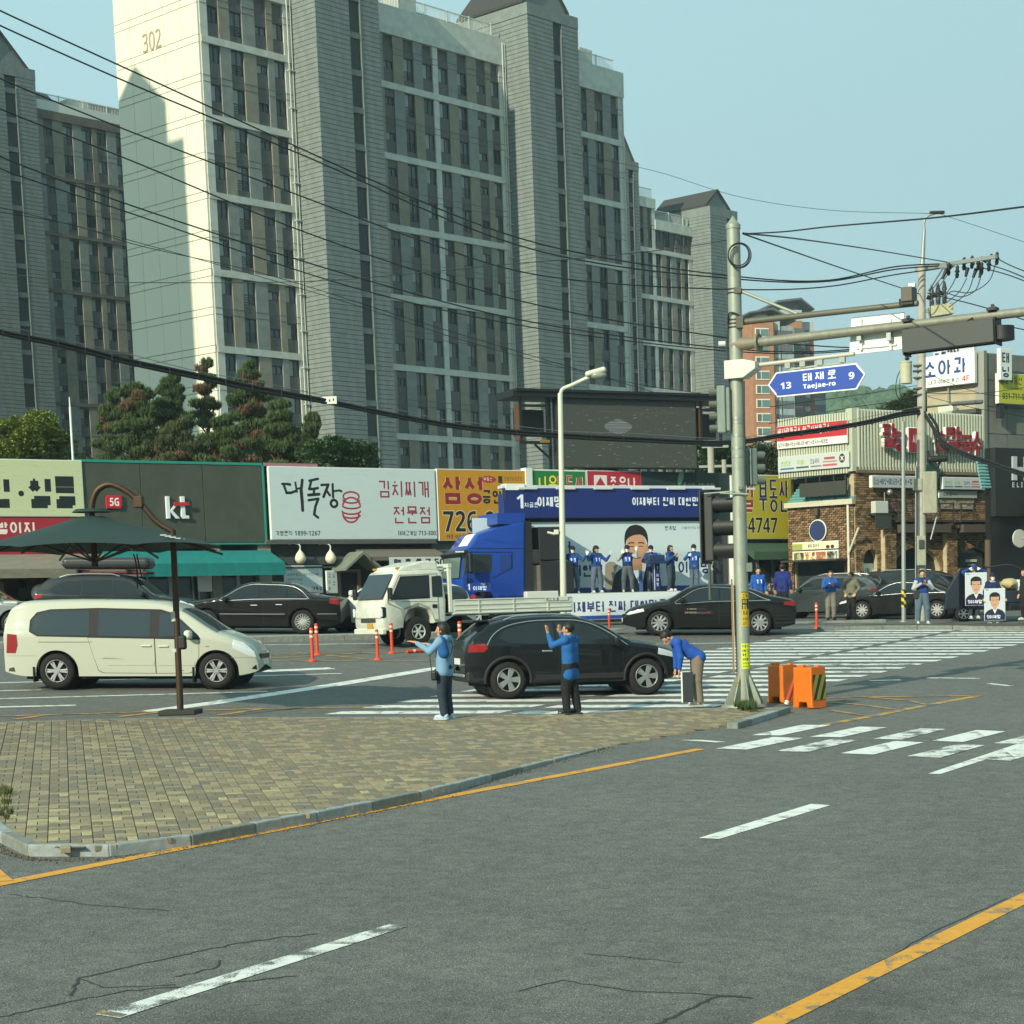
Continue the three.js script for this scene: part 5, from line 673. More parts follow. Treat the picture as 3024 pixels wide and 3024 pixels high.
// ---------- hill, trees ----------
{
  const P = [], I = [], nx = 60, ny = 12, D = 560, R = rng(3), pts = [];
  const topY = (px) => at(px, 738 - 7 * Math.sin(px * .021) + 8 * Math.sin(px * .05 + 1) - Math.max(0, (px - 1700) * .05) + Math.max(0, (1600 - px) * .05), D + 160).y;
  for (let j = 0; j <= ny; j++) for (let i = 0; i <= nx; i++) { const px = 1250 + i * 15, t = j / ny, d = D + t * 160, r = ray(px, 900); P.push(r.x * d, 2 + (topY(px) - 4) * Math.pow(t, .8), -d); }
  for (let j = 0; j < ny; j++) for (let i = 0; i < nx; i++) { const a = j * (nx + 1) + i; I.push(a, a + 1, a + nx + 1, a + 1, a + nx + 2, a + nx + 1); }
  const g = new THREE.BufferGeometry(); g.setAttribute('position', new THREE.Float32BufferAttribute(P, 3)); g.setIndex(I); g.computeVertexNormals(); struct('hill', g, M([.045, .085, .05], .95));
  // woodland on the hill: many ragged crowns
  const crown = new THREE.IcosahedronGeometry(1, 3), cp = crown.attributes.position; for (let i = 0; i < cp.count; i++) { const x = cp.getX(i), y = cp.getY(i), z = cp.getZ(i), k = .78 + .5 * (fbm(x * 3 + 9, y * 3 + z * 2.3, 3) - .3) + .18 * (hash2(x * 900, y * 900 + z * 700) - .5); cp.setXYZ(i, x * k, y * k * 1.05, z * k); } crown.computeVertexNormals();
  const N = 5200, im = new THREE.InstancedMesh(crown, M('#ffffff', .95), N), m = new THREE.Matrix4(), q = new THREE.Quaternion(), c = new THREE.Color();
  for (let k = 0; k < N; k++) { const px = 1270 + R() * 860, t = Math.pow(R(), .7), d = D + t * 160, r = ray(px, 900), y = 2 + (topY(px) - 4) * Math.pow(t, .8), s = 2.2 + R() * 2.6; q.setFromEuler(new THREE.Euler(R() * 6, R() * 6, R() * 6)); m.compose(V3(r.x * d, y + s * .2, -d), q, V3(s, s * (.8 + R() * .4), s)); im.setMatrixAt(k, m); const v = .7 + R() * .7; im.setColorAt(k, c.setRGB(.05 * v, .095 * v, .045 * v)); }
  im.name = 'woodland'; im.userData = { kind: 'stuff', label: 'distant green woodland on the hill behind the restaurant', category: 'woodland' }; im.castShadow = im.receiveShadow = true; scene.add(im);
}
const bark = M('#6b4a38', .95, 0, { map: streaky }), bark2 = M('#5a5045', .95, 0, { map: streaky });
function tufts(buf, c, rx, ry, rz, n, len, wid, col, R, up = .5) {   // needle tufts or leaves filling an ellipsoid
  for (let i = 0; i < n; i++) {
    const a = R() * 6.283, u = Math.cbrt(.15 + .85 * R()), h = R() * 2 - 1, s = Math.sqrt(1 - h * h), x = c.x + rx * u * s * Math.cos(a), y = c.y + ry * u * h, z = c.z + rz * u * s * Math.sin(a), v = .75 + R() * .55, k = col(R);
    for (let b = 0; b < 6; b++) {
      const t = R() * 6.283, e = up + (R() - .35) * .9, l = len * (.6 + R() * .6), dx = Math.cos(t) * Math.cos(e) * l, dy = Math.sin(e) * l, dz = Math.sin(t) * Math.cos(e) * l, wx = -Math.sin(t) * wid, wz = Math.cos(t) * wid;
      buf.p.push(x + wx, y, z + wz, x - wx, y, z - wz, x + dx, y + dy, z + dz); for (let q = 0; q < 3; q++) buf.c.push(k[0] * v, k[1] * v, k[2] * v);
    }
  }
}
function leafMesh(buf) { const g = new THREE.BufferGeometry(); g.setAttribute('position', new THREE.Float32BufferAttribute(buf.p, 3)); g.setAttribute('color', new THREE.Float32BufferAttribute(buf.c, 3)); g.computeVertexNormals(); return g; }
const leafM = M('#ffffff', .8, 0, { vertexColors: true, side: THREE.DoubleSide }), needle = (R) => [.062 + R() * .03, .105 + R() * .035, .036], brownN = (R) => [.19, .105, .055], yellowG = (R) => R() < .5 ? [.30, .33, .06] : [.17, .24, .05], green = (R) => [.075, .15, .045];
function pine(px, top, bottom, d, wpx, label, seed, { dead = 0, col = needle, sparse = 1 } = {}) {
  const R = rng(seed), t = at(px, top, d), gy = 2.1, H = t.y - gy, P = thing('pine_tree', label, 'tree', V3(t.x, gy, t.z), 0, 'pine trees behind the shop row'), m = d * K / F, rad = wpx * m / 2, buf = { p: [], c: [] }, tr = [];
  const cv = new THREE.CatmullRomCurve3([V3(0, 0, 0), V3((R() - .5) * .4, H * .4, 0), V3((R() - .5) * .6, H * .75, (R() - .5) * .4), V3(0, H * .96, 0)]);
  for (let i = 0; i < 10; i++) tr.push(bar(cv.getPoint(i / 10), cv.getPoint((i + 1) / 10), .2 * (1 - i / 11), .2 * (1 - (i + 1) / 11), 8));
  // whorls of limbs, each ending in flat separate pads
  const y0 = (at(px, bottom, d).y - gy) / H - .2, n = Math.round(8 * sparse);
  for (let w = 0; w < n; w++) {
    const f = y0 + (.99 - y0) * w / (n - 1), env = rad * Math.max(.18, Math.pow(1 - (f - y0) / (1.03 - y0), .62)), arms = w === n - 1 ? 2 : 4 + (R() * 2 | 0);
    for (let k = 0; k < arms; k++) {
      const a = w * 1.3 + k * 6.283 / arms + R() * .8, l = env * (.45 + .65 * R()), base = cv.getPoint(Math.min(1, f)), e = V3(base.x + Math.cos(a) * l, base.y + .25 + (R() - .5) * .55, base.z + Math.sin(a) * l * .85), brown = R() < dead;
      tr.push(bar(cv.getPoint(Math.max(0, f - .05)), e, .05, .02, 5)); const s = .32 + l * .3;
      for (let j = 0; j < 5; j++) { const u = .45 + .6 * R(), q = V3(base.x + (e.x - base.x) * u + (R() - .5) * s * .9, e.y + (R() - .35) * .22, base.z + (e.z - base.z) * u + (R() - .5) * s * .9); tufts(buf, q, s * .55, .13 + s * .1, s * .55, 52, .2, .02, brown && j < 4 ? brownN : col, R, .95); }
    }
  }
  part('trunk', tr, bark, P); part('crown', leafMesh(buf), leafM, P); return P;
}
pine(255, 728, 868, 86, 130, 'broad dark pine, leftmost of the pines above the olive shop fascia', 11, { sparse: 1.3, dead: .06 });
pine(325, 706, 868, 88, 120, 'dark spreading pine second from the left above the olive shop fascia', 12, { sparse: 1.2 });
pine(388, 683, 840, 90, 84, 'tall thin pine with flat top tufts against the sunlit end wall', 13, { dead: .12, sparse: .8 });
pine(466, 690, 862, 87, 112, 'wide pine with brown dying tufts above the white brush letter sign', 14, { dead: .22, sparse: 1.25 });
pine(530, 765, 872, 85, 96, 'low dark pine right of the pine with brown tufts', 15, {});
pine(590, 790, 874, 89, 62, 'small pine, rightmost of the pines in front of the cladded tower', 16, { sparse: .8 });
pine(212, 752, 868, 92, 90, 'half hidden pine against the dark shaded block, behind the leftmost pine', 17, { sparse: .9, dead: .1 });
pine(420, 790, 868, 84, 120, 'low pine with orange brown tufts in front of the tall thin pine', 18, { dead: .3 });
pine(335, 800, 868, 84, 130, 'low yellowish pine in front, between the two leftmost dark pines', 19, { dead: .12, col: (R) => [.085, .10, .03] });
function broadTree(px, top, bottom, d, wpx, label, seed, col, { len = .2, wid = .05, n = 26, name = 'broadleaf_tree', tall = 0 } = {}) {
  const R = rng(seed), t = at(px, top, d), gy = 2.1, H = t.y - gy, P = thing(name, label, 'tree', V3(t.x, gy, t.z)), rad = wpx * d * K / F / 2, y0 = Math.max(.5, at(px, bottom, d).y - gy), buf = { p: [], c: [] }, tr = [bar(V3(0, 0, 0), V3(0, y0, 0), .16, .12, 8)];
  for (let i = 0; i < n; i++) { const f = R(), a = R() * 6.283, env = rad * Math.sqrt(Math.max(.03, 1 - Math.pow(f, 1.5))) * (.35 + .75 * R()), e = V3(Math.cos(a) * env, y0 + (H - y0) * f, Math.sin(a) * env); tr.push(bar(V3(0, y0 * .9 + (H - y0) * f * .4, 0), e, .05, .015, 5)); const s = .35 + R() * .35; for (let k = 0; k < 4; k++) tufts(buf, V3(e.x + (R() - .5) * s * 2, e.y + (R() - .5) * s * 1.4, e.z + (R() - .5) * s * 2), s, s * .6, s, 46, len, wid, col, R, .2); }
  for (let i = 0; i < tall; i++) { const x = (R() - .5) * rad * 1.5; for (let k = 0; k < 6; k++) tufts(buf, V3(x + k * .03, H * .72 + k * .22, 0), .16, .15, .16, 16, len, wid, col, R, .4); tr.push(bar(V3(x, H * .6, 0), V3(x + .2, H * .72 + 1.3, 0), .03, .01, 5)); }
  part('trunk', tr, bark2, P); part('crown', leafMesh(buf), leafM, P); return P;
}
broadTree(62, 800, 872, 80, 165, 'yellow green tree above the cream hardware sign at the left edge', 31, yellowG, { n: 44, tall: 4 });
broadTree(650, 846, 885, 82, 90, 'small bright green tree peeping over the white brush letter sign', 32, green, { n: 22 });
broadTree(1345, 842, 905, 100, 70, 'dark green tree below the right end of the video hoarding', 33, green, { n: 24 });
broadTree(1440, 850, 900, 104, 90, 'olive green bush above the mustard yellow sign', 34, (R) => [.085, .105, .04], { n: 28 });
broadTree(1372, 842, 900, 110, 110, 'dark tree behind the steel pole below the video hoarding', 35, green, { n: 24 });
broadTree(1722, 752, 790, 125, 110, 'green tree behind the slatted restaurant screen beside the utility pole', 36, (R) => [.075, .12, .035], { n: 34 });
broadTree(1130, 878, 890, 83, 44, 'sprig of yellow green leaves above the green and red signs', 37, yellowG, { n: 8, len: .12 });
{ const a = at(136, 866, 68), b = at(132, 768, 68); single('slim_mast', 'slim pale mast rising behind the cream hardware sign', 'mast', [bar(V3(a.x, groundY(a.x, a.z), a.z), b, .05, .04, 8), bar(b, b.clone().add(V3(0, .35, 0)), .025, .02, 6)], whiteP); }
{ const P0 = at(1342, 900, 95), P = thing('small_utility_pole', 'pale concrete utility poles with crossarms below the video hoarding', 'utility pole', V3(P0.x, 2.1, P0.z)), y = (v) => at(1342, v, 95).y - 2.1, x = (u) => at(u, 870, 95).x - P0.x; part('pole', [cyl(.17, .2, y(838), 0, y(838) / 2, 0, 10)], conc, P); part('pole', [cyl(.12, .14, y(868), x(1366), y(868) / 2, 0, 10)], conc, P); part('crossarm', [box(x(1375) - x(1325), .12, .12, x(1350), y(843), 0), box(x(1385) - x(1318), .12, .12, x(1352), y(880), 0)], galv, P); }

// ---------- signal pole with its arms, signs and lamps ----------
const PB = islandPoint(1404, 1331, () => .05), PD = -PB.z, ARM = -0.484;
const onArm = (x, y, out = 0) => onWall(x, y, V3(PB.x, 0, PB.z), ARM)[2].addScaledVector(V3(Math.sin(ARM), 0, Math.cos(ARM)), out);
const paintBlack = M('#1b1d1d', .55), sigGreen = M('#7f8f86', .6, .2, { map: mottle }), galv2 = M('#a3ab9f', .55, .35, { map: streaky }), armM = M('#6f6f63', .6, .3, { map: streaky });
{
  const P = thing('signal_pole', 'thick galvanised steel signal pole standing at the tip of the brick island', 'signal pole', PB, 0), L = (p) => p.clone().sub(PB), Y = (v) => at(1395, v, PD).y - PB.y, H = Y(428), r0 = .125, r1 = .118, R = (y) => r0 + (r1 - r0) * y / H;
  const seam = []; part('pole', uvBox(cyl(r1, r0, H, 0, H / 2, 0, 28), 1.2), galv2, P); part('cap', [cyl(.004, r1 + .012, .16, 0, H + .11, 0, 28), cyl(r1 + .012, r1 + .012, .07, 0, H, 0, 28)], galv2, P);
  for (let k = 0; k < 8; k++) { const g = extr([[.1, 0], [.36, 0], [.36, .05], [.13, .55], [.1, .55]], .02, 0, -.01); g.rotateY(k * Math.PI / 4 + .2); part('gusset', g, galv2, P); }
  part('base_plate', [cyl(.4, .42, .05, 0, .0, 0, 24)], galv2, P); part('base_bolt', Array.from({ length: 8 }, (_, k) => cyl(.02, .02, .08, .34 * Math.cos(k * .785 + .6), .05, .34 * Math.sin(k * .785 + .6), 6)), steel, P);
  for (const v of [798, 822, 846, 862, 790]) part('strap', cyl(R(Y(v)) + .006, R(Y(v)) + .006, .035, 0, Y(v), 0, 24, true), steel, P);
  part('bracket', [L(onArm(1418, 696))].map((q) => { const g = extr([[-.34, -.16], [.02, -.16], [.26, -.02], [.26, .1], [.02, .16], [-.34, .16]], .27, .01, -.135); g.rotateY(ARM).translate(q.x - .12, q.y, q.z); return g; }), M('#c9ccc0', .5), P);
  const arm = (n, a, b, ra, rb, m) => part(n, bar(L(onArm(...a)), L(onArm(...b)), ra, rb, 14), m, P);
  const a1 = arm('upper_arm', [1388, 609], [1732, 572], .055, .05, armM); arm('brace', [1392, 547], [1504, 592], .03, .026, galv2); part('clamp', [...[611, 604, 618].map((v) => cyl(R(Y(v)) + .012, R(Y(v)) + .012, .022, 0, Y(v), 0, 20, true)), ...[546, 553].map((v) => cyl(R(Y(v)) + .012, R(Y(v)) + .012, .022, 0, Y(v), 0, 20, true))], paintBlack, P);
  part('clamp_box', [box(.12, .2, .16, L(onArm(1397, 609)).x - .02, L(onArm(1397, 609)).y, L(onArm(1397, 609)).z + .05), box(.12, .1, .12, L(onArm(1393, 549)).x - .02, L(onArm(1393, 549)).y, .08)], armM, P);
  part('main_arm', uvBox(bar(L(onArm(1424, 647)), L(onArm(1980, 583)), .085, .075, 18), 1), M('#8f9184', .6, .3, { map: streaky }), P);
  part('arm_socket', [bar(L(onArm(1384, 651)), L(onArm(1432, 646)), .13, .085, 12), bar(L(onArm(1429, 646.5)), L(onArm(1433, 646)), .16, .16, 20), beam(L(onArm(1382, 640)), L(onArm(1430, 638)), .05, .02), beam(L(onArm(1382, 663)), L(onArm(1430, 655)), .05, .02)], M('#85806f', .7, .3), P);
  arm('name_arm', [1412, 691], [1612, 667.5], .038, .036, M('#b9b8a9', .6, .2));
  { const p0 = L(onArm(1362, 649)); part('end_cap', cyl(.05, .05, .12, 0, 0, 0, 12).rotateZ(Math.PI / 2).translate(p0.x, p0.y, p0.z), M('#cfd0c6', .6), P); }
  // cable coil and taped leads
  { const q = L(at(1394, 482, PD - .16)); part('cable_coil', [0, .012, -.01].map((k, i) => new THREE.TorusGeometry(.2 + k, .011, 6, 40).scale(.94, 1, 1).translate(q.x + k, q.y - k * .5, q.z + .04 * i)), paintBlack, P); }
  part('lead', [tube([V3(-.13, Y(612), .05), V3(-.1, Y(592), .13), V3(.05, Y(597), .16), V3(.13, Y(612), .1)], .016, 20), tube([V3(-.13, Y(612), .06), V3(-.15, Y(650), .06), V3(-.14, Y(690), .06), V3(-.13, Y(740), .05)], .014, 20), tube([V3(.13, Y(720), .06), V3(.12, Y(810), .08), V3(.14, Y(918), .06)], .01, 20)], paintBlack, P);
  // notices, plank and button on the pole
  const wrap = (v0, v1, a0, a1, draw, w = 96, h = 200) => { const y0 = Y(v1), y1 = Y(v0), g = new THREE.CylinderGeometry(R(y1) + .003, R(y0) + .003, y1 - y0, 14, 1, true, a0, a1 - a0).translate(0, (y0 + y1) / 2, 0); return part('notice', g, printed(w, h, draw, .6, { side: THREE.DoubleSide }), P); };
  wrap(1117, 1182, -.1, 1.35, (x, W, H) => { fill(x, '#c9a81f', 0, 0, W, H); fill(x, '#20201a', 0, 0, W, H * .02); fill(x, '#26261c', W * .05, H * .2, W * .9, H * .3); write(x, '신속', W * .12, H * .04, H * .13, '#2b2a18', { weight: .16 }); write(x, '자유', W * .12, H * .22, H * .12, '#d8c23a', { weight: .16 }); write(x, '용달', W * .12, H * .37, H * .12, '#d8c23a', { weight: .16 }); write(x, '이사', W * .12, H * .54, H * .14, '#2b2a18', { weight: .16 }); write(x, '010-27', W * .1, H * .74, H * .09, '#2b2a18'); write(x, '철거', W * .12, H * .87, H * .09, '#2b2a18', { weight: .16 }); });
  wrap(1214, 1262, -.25, 1.3, (x, W, H) => { fill(x, '#d3df36', 0, 0, W, H); ['덕용 수', '네비 설', '무료 견', '하이패'].forEach((t, i) => write(x, t, W * .08, H * (.05 + .17 * i), H * .12, '#2a2d14', { weight: .17, squeeze: .8 })); write(x, '079-30', W * .1, H * .74, H * .08, '#2a2d14'); write(x, '010-228', W * .1, H * .86, H * .08, '#2a2d14'); });
  part('plank', [rbox(.03, Y(1092) - Y(1272), .09, -.175, (Y(1092) + Y(1272)) / 2, .06, .01, 1)], M('#9a7d5c', .85, 0, { map: streaky }), P); part('plank_face', [box(.012, (Y(1092) - Y(1272)) * .9, .05, -.155, (Y(1092) + Y(1272)) / 2, .1)], M('#bdb6a6', .7), P);
  part('push_button', [rbox(.09, .13, .08, -.11, Y(1287), .1, .02, 1), cyl(.025, .025, .02, -.11, Y(1287), .145, 12)], M('#8a7a4e', .6), P);
  part('meter_box', [rbox(.12, .16, .1, .14, Y(1071), .03, .01, 1), rbox(.07, .06, .08, .02, Y(922), .15, .01, 1)], M('#6d7670', .6), P);
  part('crossbar', [bar(V3(-.35, Y(930), .12), V3(.16, Y(934), .16), .018), bar(V3(-.62, Y(929), -.1), V3(-.1, Y(927), .12), .012)], galv2, P);
}
{ // blue street name sign
  const c = onArm(1541, 718, .02), e = (x, y) => { const q = onArm(x, y, .02).sub(c), s = Math.sin(ARM), k = Math.cos(ARM); return [q.x * k - q.z * s, q.y]; };
  const P = thing('street_sign', 'blue pointed street name sign with white border hanging from the signal pole', 'street sign', c, ARM), out = [[1450, 727], [1465, 703], [1617, 685], [1634, 706], [1618, 735], [1468, 750]].map(([x, y]) => e(x, y));
  part('plate', extr(out, .03, .004, -.02), M('#dfe3da', .45), P); const inn = out.map(([x, y]) => [x * .965, y * .885]); part('blue_field', extr(inn, .006, 0, .011), M('#12419f', .4), P);
  const w = 1.15, sl = Math.atan2(out[2][1] - out[1][1], out[2][0] - out[1][0]);
  const g = face(out[2][0] - out[1][0], .36, 0, -.18, .0185).rotateZ(sl); part('sign_text', g, M('#ffffff', .4, 0, { map: canvasTex(1024, 320, (x, W, H) => { fill(x, '#12419f', 0, 0, W, H); write(x, '13', W * .05, H * .42, H * .32, '#eef1ee', { bold: true }); write(x, '태재로', W * .34, H * .1, H * .4, '#eef1ee', { weight: .13, gap: .28 }); write(x, 'Taejae-ro', W * .335, H * .62, H * .22, '#eef1ee', { bold: true }); write(x, '9', W * .9, H * .3, H * .34, '#eef1ee', { bold: true }); }) }), P);
  part('hanger', [[1487, 690], [1515, 687], [1548, 684], [1590, 679]].map(([x, y]) => { const [a, b] = e(x, y); return box(.1, .09, .06, a, b, -.01); }), galv2, P); part('hanger_rail', [box(1.0, .03, .04, .0, .245, -.02).rotateZ(sl)], galv2, P);
}
{ // white panel seen from the back
  const c = onArm(1649, 628, -.14), e = (x, y) => { const q = onArm(x, y, -.14).sub(c), s = Math.sin(ARM), k = Math.cos(ARM); return [q.x * k - q.z * s, q.y]; }, P = thing('road_sign', 'white road sign seen from behind, strapped to the signal arm', 'road sign', c, ARM);
  part('panel', extr([[1601, 598], [1701, 587], [1698, 657], [1597, 668]].map(([x, y]) => e(x, y)), .03, .004, -.015), M('#e4e8e2', .4), P);
  for (const x of [1620, 1676]) { const a = e(x, 600), b = e(x - 1, 660); part('stiffener', box(.045, a[1] - b[1], .05, a[0], (a[1] + b[1]) / 2, .04), M('#d3d7d0', .5), P); part('clamp', [box(.08, .22, .1, a[0], e(x, 630)[1], .1)], steel, P); }
  const s = Math.atan2(e(1700, 590)[1] - e(1600, 600)[1], e(1700, 590)[0] - e(1600, 600)[0]); part('rib', [.16, -.21].map((y) => box(.72, .035, .03, 0, y, .03).rotateZ(s)), M('#d3d7d0', .5), P);
}
{ // back of the hanging signal head
  const c = onArm(1795, 634, .03), e = (x, y) => { const q = onArm(x, y, .03).sub(c), s = Math.sin(ARM), k = Math.cos(ARM); return [q.x * k - q.z * s, q.y]; }, P = thing('traffic_light', 'long dark traffic signal head seen from behind under the main arm', 'traffic light', c, ARM);
  const a = e(1708, 646), b = e(1880, 624), w = Math.hypot(b[0] - a[0], b[1] - a[1]), s = Math.atan2(b[1] - a[1], b[0] - a[0]), prof = [[-.2, .17], [.06, .17], [.12, .02], [.1, -.1], [.03, -.2], [-.2, -.2]];
  const g = extr(prof, w, .012); g.rotateY(-Math.PI / 2).rotateY(Math.PI).translate(-w / 2, 0, 0).rotateZ(s); part('housing', g, M('#3a3f3e', .55), P); part('lower_half', extr([[.05, -.215], [.13, 0.0], [.135, .0], [.12, -.12], [.05, -.22]], w * .99, 0).rotateY(-Math.PI / 2).rotateY(Math.PI).translate(-w / 2, 0, 0).rotateZ(s), M('#232726', .5), P);
  part('end_plate', [-1, 1].map((k) => rbox(.03, .44, .36, k * w / 2, -.02, -.04, .01, 1).rotateZ(s)), paintBlack, P); part('visor', cyl(.2, .2, .22, w / 2 + .05, -.05, -.12, 20).rotateZ(s), paintBlack, P);
  for (const k of [-1, 1]) part('hanger', [box(.05, .3, .05, k * (w / 2 - .06), .27, .0).rotateZ(s), box(.16, .05, .2, k * (w / 2 - .06), .34, .0).rotateZ(s)], paintBlack, P);
  part('lead', tube([V3(-w / 2 + .05, .2, .1).applyAxisAngle(V3(0, 0, 1), s), V3(-.2, .09, .16), V3(.25, .16, .14), V3(.4, .25, .06)], .012, 24), paintBlack, P); part('tie', box(.025, .08, .01, w / 2 - .17, .06, .115).rotateZ(s), whiteP, P);
}
{ // camera box on the upper arm
  const c = onArm(1715, 560), P = thing('traffic_camera', 'small grey brown camera box on the end of the upper arm', 'camera', c, ARM); part('housing', rbox(.2, .24, .26, 0, .03, 0, .015, 1), M('#57544a', .6), P); part('lens', cyl(.04, .04, .12, -.12, -.08, .06, 10).rotateZ(.1), paintBlack, P); part('flash', rbox(.12, .07, .1, .02, .2, -.12, .01, 1), whiteP, P); part('mount', box(.2, .05, .2, 0, -.11, 0), paintBlack, P);
}
function signalHead(label, x0, y0, y1, n, dir, out, m, visor, name = 'traffic_light') { // a vertical signal head with hooded lamps, its lamps turned to dir
  const c = at(x0, (y0 + y1) / 2, PD - out), P = thing(name, label, 'traffic light', c, dir), h = at(x0, y0, PD).y - at(x0, y1, PD).y, s = h / n;
  part('housing', rbox(s * .86, h, .16, 0, 0, 0, .03, 2), m, P); part('back_ridge', rbox(s * .5, h * .92, .08, 0, 0, -.11, .02, 1), m, P);
  for (let i = 0; i < n; i++) { const y = h / 2 - s * (i + .5), v = part('visor', [new THREE.CylinderGeometry(s * .4, s * .4, s * 1.0, 18, 1, true, -2.2, 4.4).rotateX(Math.PI / 2).rotateZ(0).translate(0, y, s * .55)], visor, P); v.material.side = THREE.DoubleSide; part('lens', cyl(s * .36, s * .36, .03, 0, 0, 0, 18).rotateX(Math.PI / 2).translate(0, y, .085), M(['#3a1512', '#3a2c10', '#10302a', '#10302a'][i], .25), P); }
  return P;
}
signalHead('grey green four lamp signal facing left high on the steel pole', 1362, 728, 818, 4, -1.75, .08, sigGreen, M('#4c514b', .6));
signalHead('grey three lamp signal facing right on the far side of the steel pole', 1418, 846, 917, 3, 2.0, -.2, sigGreen, M('#6b746b', .6));
{ const P = signalHead('large black three lamp traffic signal left of the steel pole', 1344, 929, 1060, 3, 1.15, -.35, M('#2c2f2d', .55), paintBlack); P.scale.set(1.1, 1, 1.1); part('back_board', rbox(.46, 1.32, .03, 0, 0, -.12, .02, 1), M('#3a3d38', .6), P); part('drop_post', cyl(.025, .025, .7, -.05, -.95, -.05, 10), M('#4a4d48', .6), P); part('label', box(.09, .03, .005, -.1, -.1, -.138), whiteP, P); }
// ---------- barriers, delineators, umbrella, lamps ----------
function barrier(px, py, w, h, dep, label, turn, striped) {
  const c = ground(px, py), P = thing('plastic_barrier', label, 'barrier', c, turn, 'orange water barriers at the island tip'), or = M('#e0720c', .5, 0, { map: mottle });
  const prof = [[-w / 2, .0], [-w * .22, 0], [-w * .18, .1], [w * .18, .1], [w * .22, 0], [w / 2, 0], [w / 2 - .02, h * .55], [w / 2 - .02, h], [-w / 2 + .02, h], [-w / 2 + .02, h * .55]];
  part('body', extr(prof, dep, .025, -dep / 2), or, P); part('lug', [rbox(.14, .05, .1, -w * .2, h + .02, .1, .01, 1), rbox(.1, .04, .1, w * .25, h + .01, -.1, .01, 1)], or, P);
  part('side_rib', [rbox(.02, h * .8, dep * .16, -w / 2 + .01, h * .5, -dep * .2, .008, 1), rbox(.02, h * .8, dep * .16, -w / 2 + .01, h * .5, dep * .2, .008, 1)], or, P);
  if (striped) part('reflective_panel', face(w * .8, h * .62, 0, 0, 0).rotateY(Math.PI / 2).translate(w / 2 + .002, h * .2, 0).scale(1, 1, 1), printed(128, 160, (x, W, H) => { fill(x, '#98902c', 0, 0, W, H); x.fillStyle = '#24241f'; for (let i = -2; i < 4; i++) { x.beginPath(); x.moveTo(i * W * .5, H); x.lineTo(i * W * .5 + W * .22, H); x.lineTo(i * W * .5 + W * .72, 0); x.lineTo(i * W * .5 + W * .5, 0); x.fill(); } }, .4), P);
  return P;
}
barrier(1477, 1325, .4, .69, .42, 'left of two orange plastic road barriers beside the steel pole', -.75, false);
barrier(1528, 1335, .46, .73, .42, 'right of two orange barriers, with a black and yellow striped panel', -.75, true);
const postM = M('#d0431c', .5), bandM = M('#d8c9b8', .4);
let postProto;
function delineator(px, base, top, label) {
  const c = ground(px, base), h = at(px, top, -c.z).y - c.y; if (postProto) { const o = copy(postProto, label, c); o.scale.setScalar(h / postProto.userData.h0); delete o.userData.h0; return o; }
  const P = postProto = thing('delineator_post', label, 'bollard', c, 0, 'orange delineator posts'); part('post', lathe([[.04, 0], [.042, h * .6], [.045, h * .97], [.03, h], [.001, h]], 16), postM, P); part('foot', lathe([[.1, 0], [.1, .03], [.05, .06], [.04, .08]], 16), postM, P); part('reflective_band', cyl(.046, .046, .05, 0, h * .88, 0, 16, true), bandM, P); part('reflective_band', cyl(.045, .045, .05, 0, h * .74, 0, 16, true), bandM, P); P.userData.h0 = h; return P;
}
delineator(590, 1248, 1184, 'orange delineator post right of the white minivan, nearer of the left pair'); delineator(599, 1236, 1176, 'orange delineator post right of the white minivan, farther of the left pair'); delineator(713, 1245, 1187, 'orange delineator post under the nose of the white truck, nearer of the pair'); delineator(740, 1233, 1175, 'orange delineator post under the nose of the white truck, farther of the pair'); delineator(869, 1236, 1172, 'orange delineator post behind the tail of the black SUV'); delineator(1150, 1190, 1148, 'orange delineator post in front of the black sedan bonnet'); delineator(1541, 1186, 1137, 'orange delineator post left of the two men on the concrete kerb');
delete postProto.userData.h0;
{ const a = ground(768, 1233), b = ground(822, 1230); a.y += .05; b.y += .05; const o = thing('fallen_post', 'orange delineator post lying flat under the white truck', 'bollard', a.clone().lerp(b, .5)); part('post', bar(a.clone().sub(o.position), b.clone().sub(o.position), .045), postM, o); part('reflective_band', bar(a.clone().lerp(b, .2).sub(o.position), a.clone().lerp(b, .28).sub(o.position), .047), bandM, o); }
{ const c = ground(1494, 1331), o = thing('leaning_post', 'scuffed red post leaning between the two orange barriers', 'bollard', c); part('post', bar(V3(-.1, .02, 0), V3(.08, .5, -.06), .045, .04, 14), M('#b5412a', .7, 0, { map: mottle }), o); part('reflective_band', bar(V3(-.1, .02, 0), V3(-.075, .09, -.008), .047, .047, 14), bandM, o); }
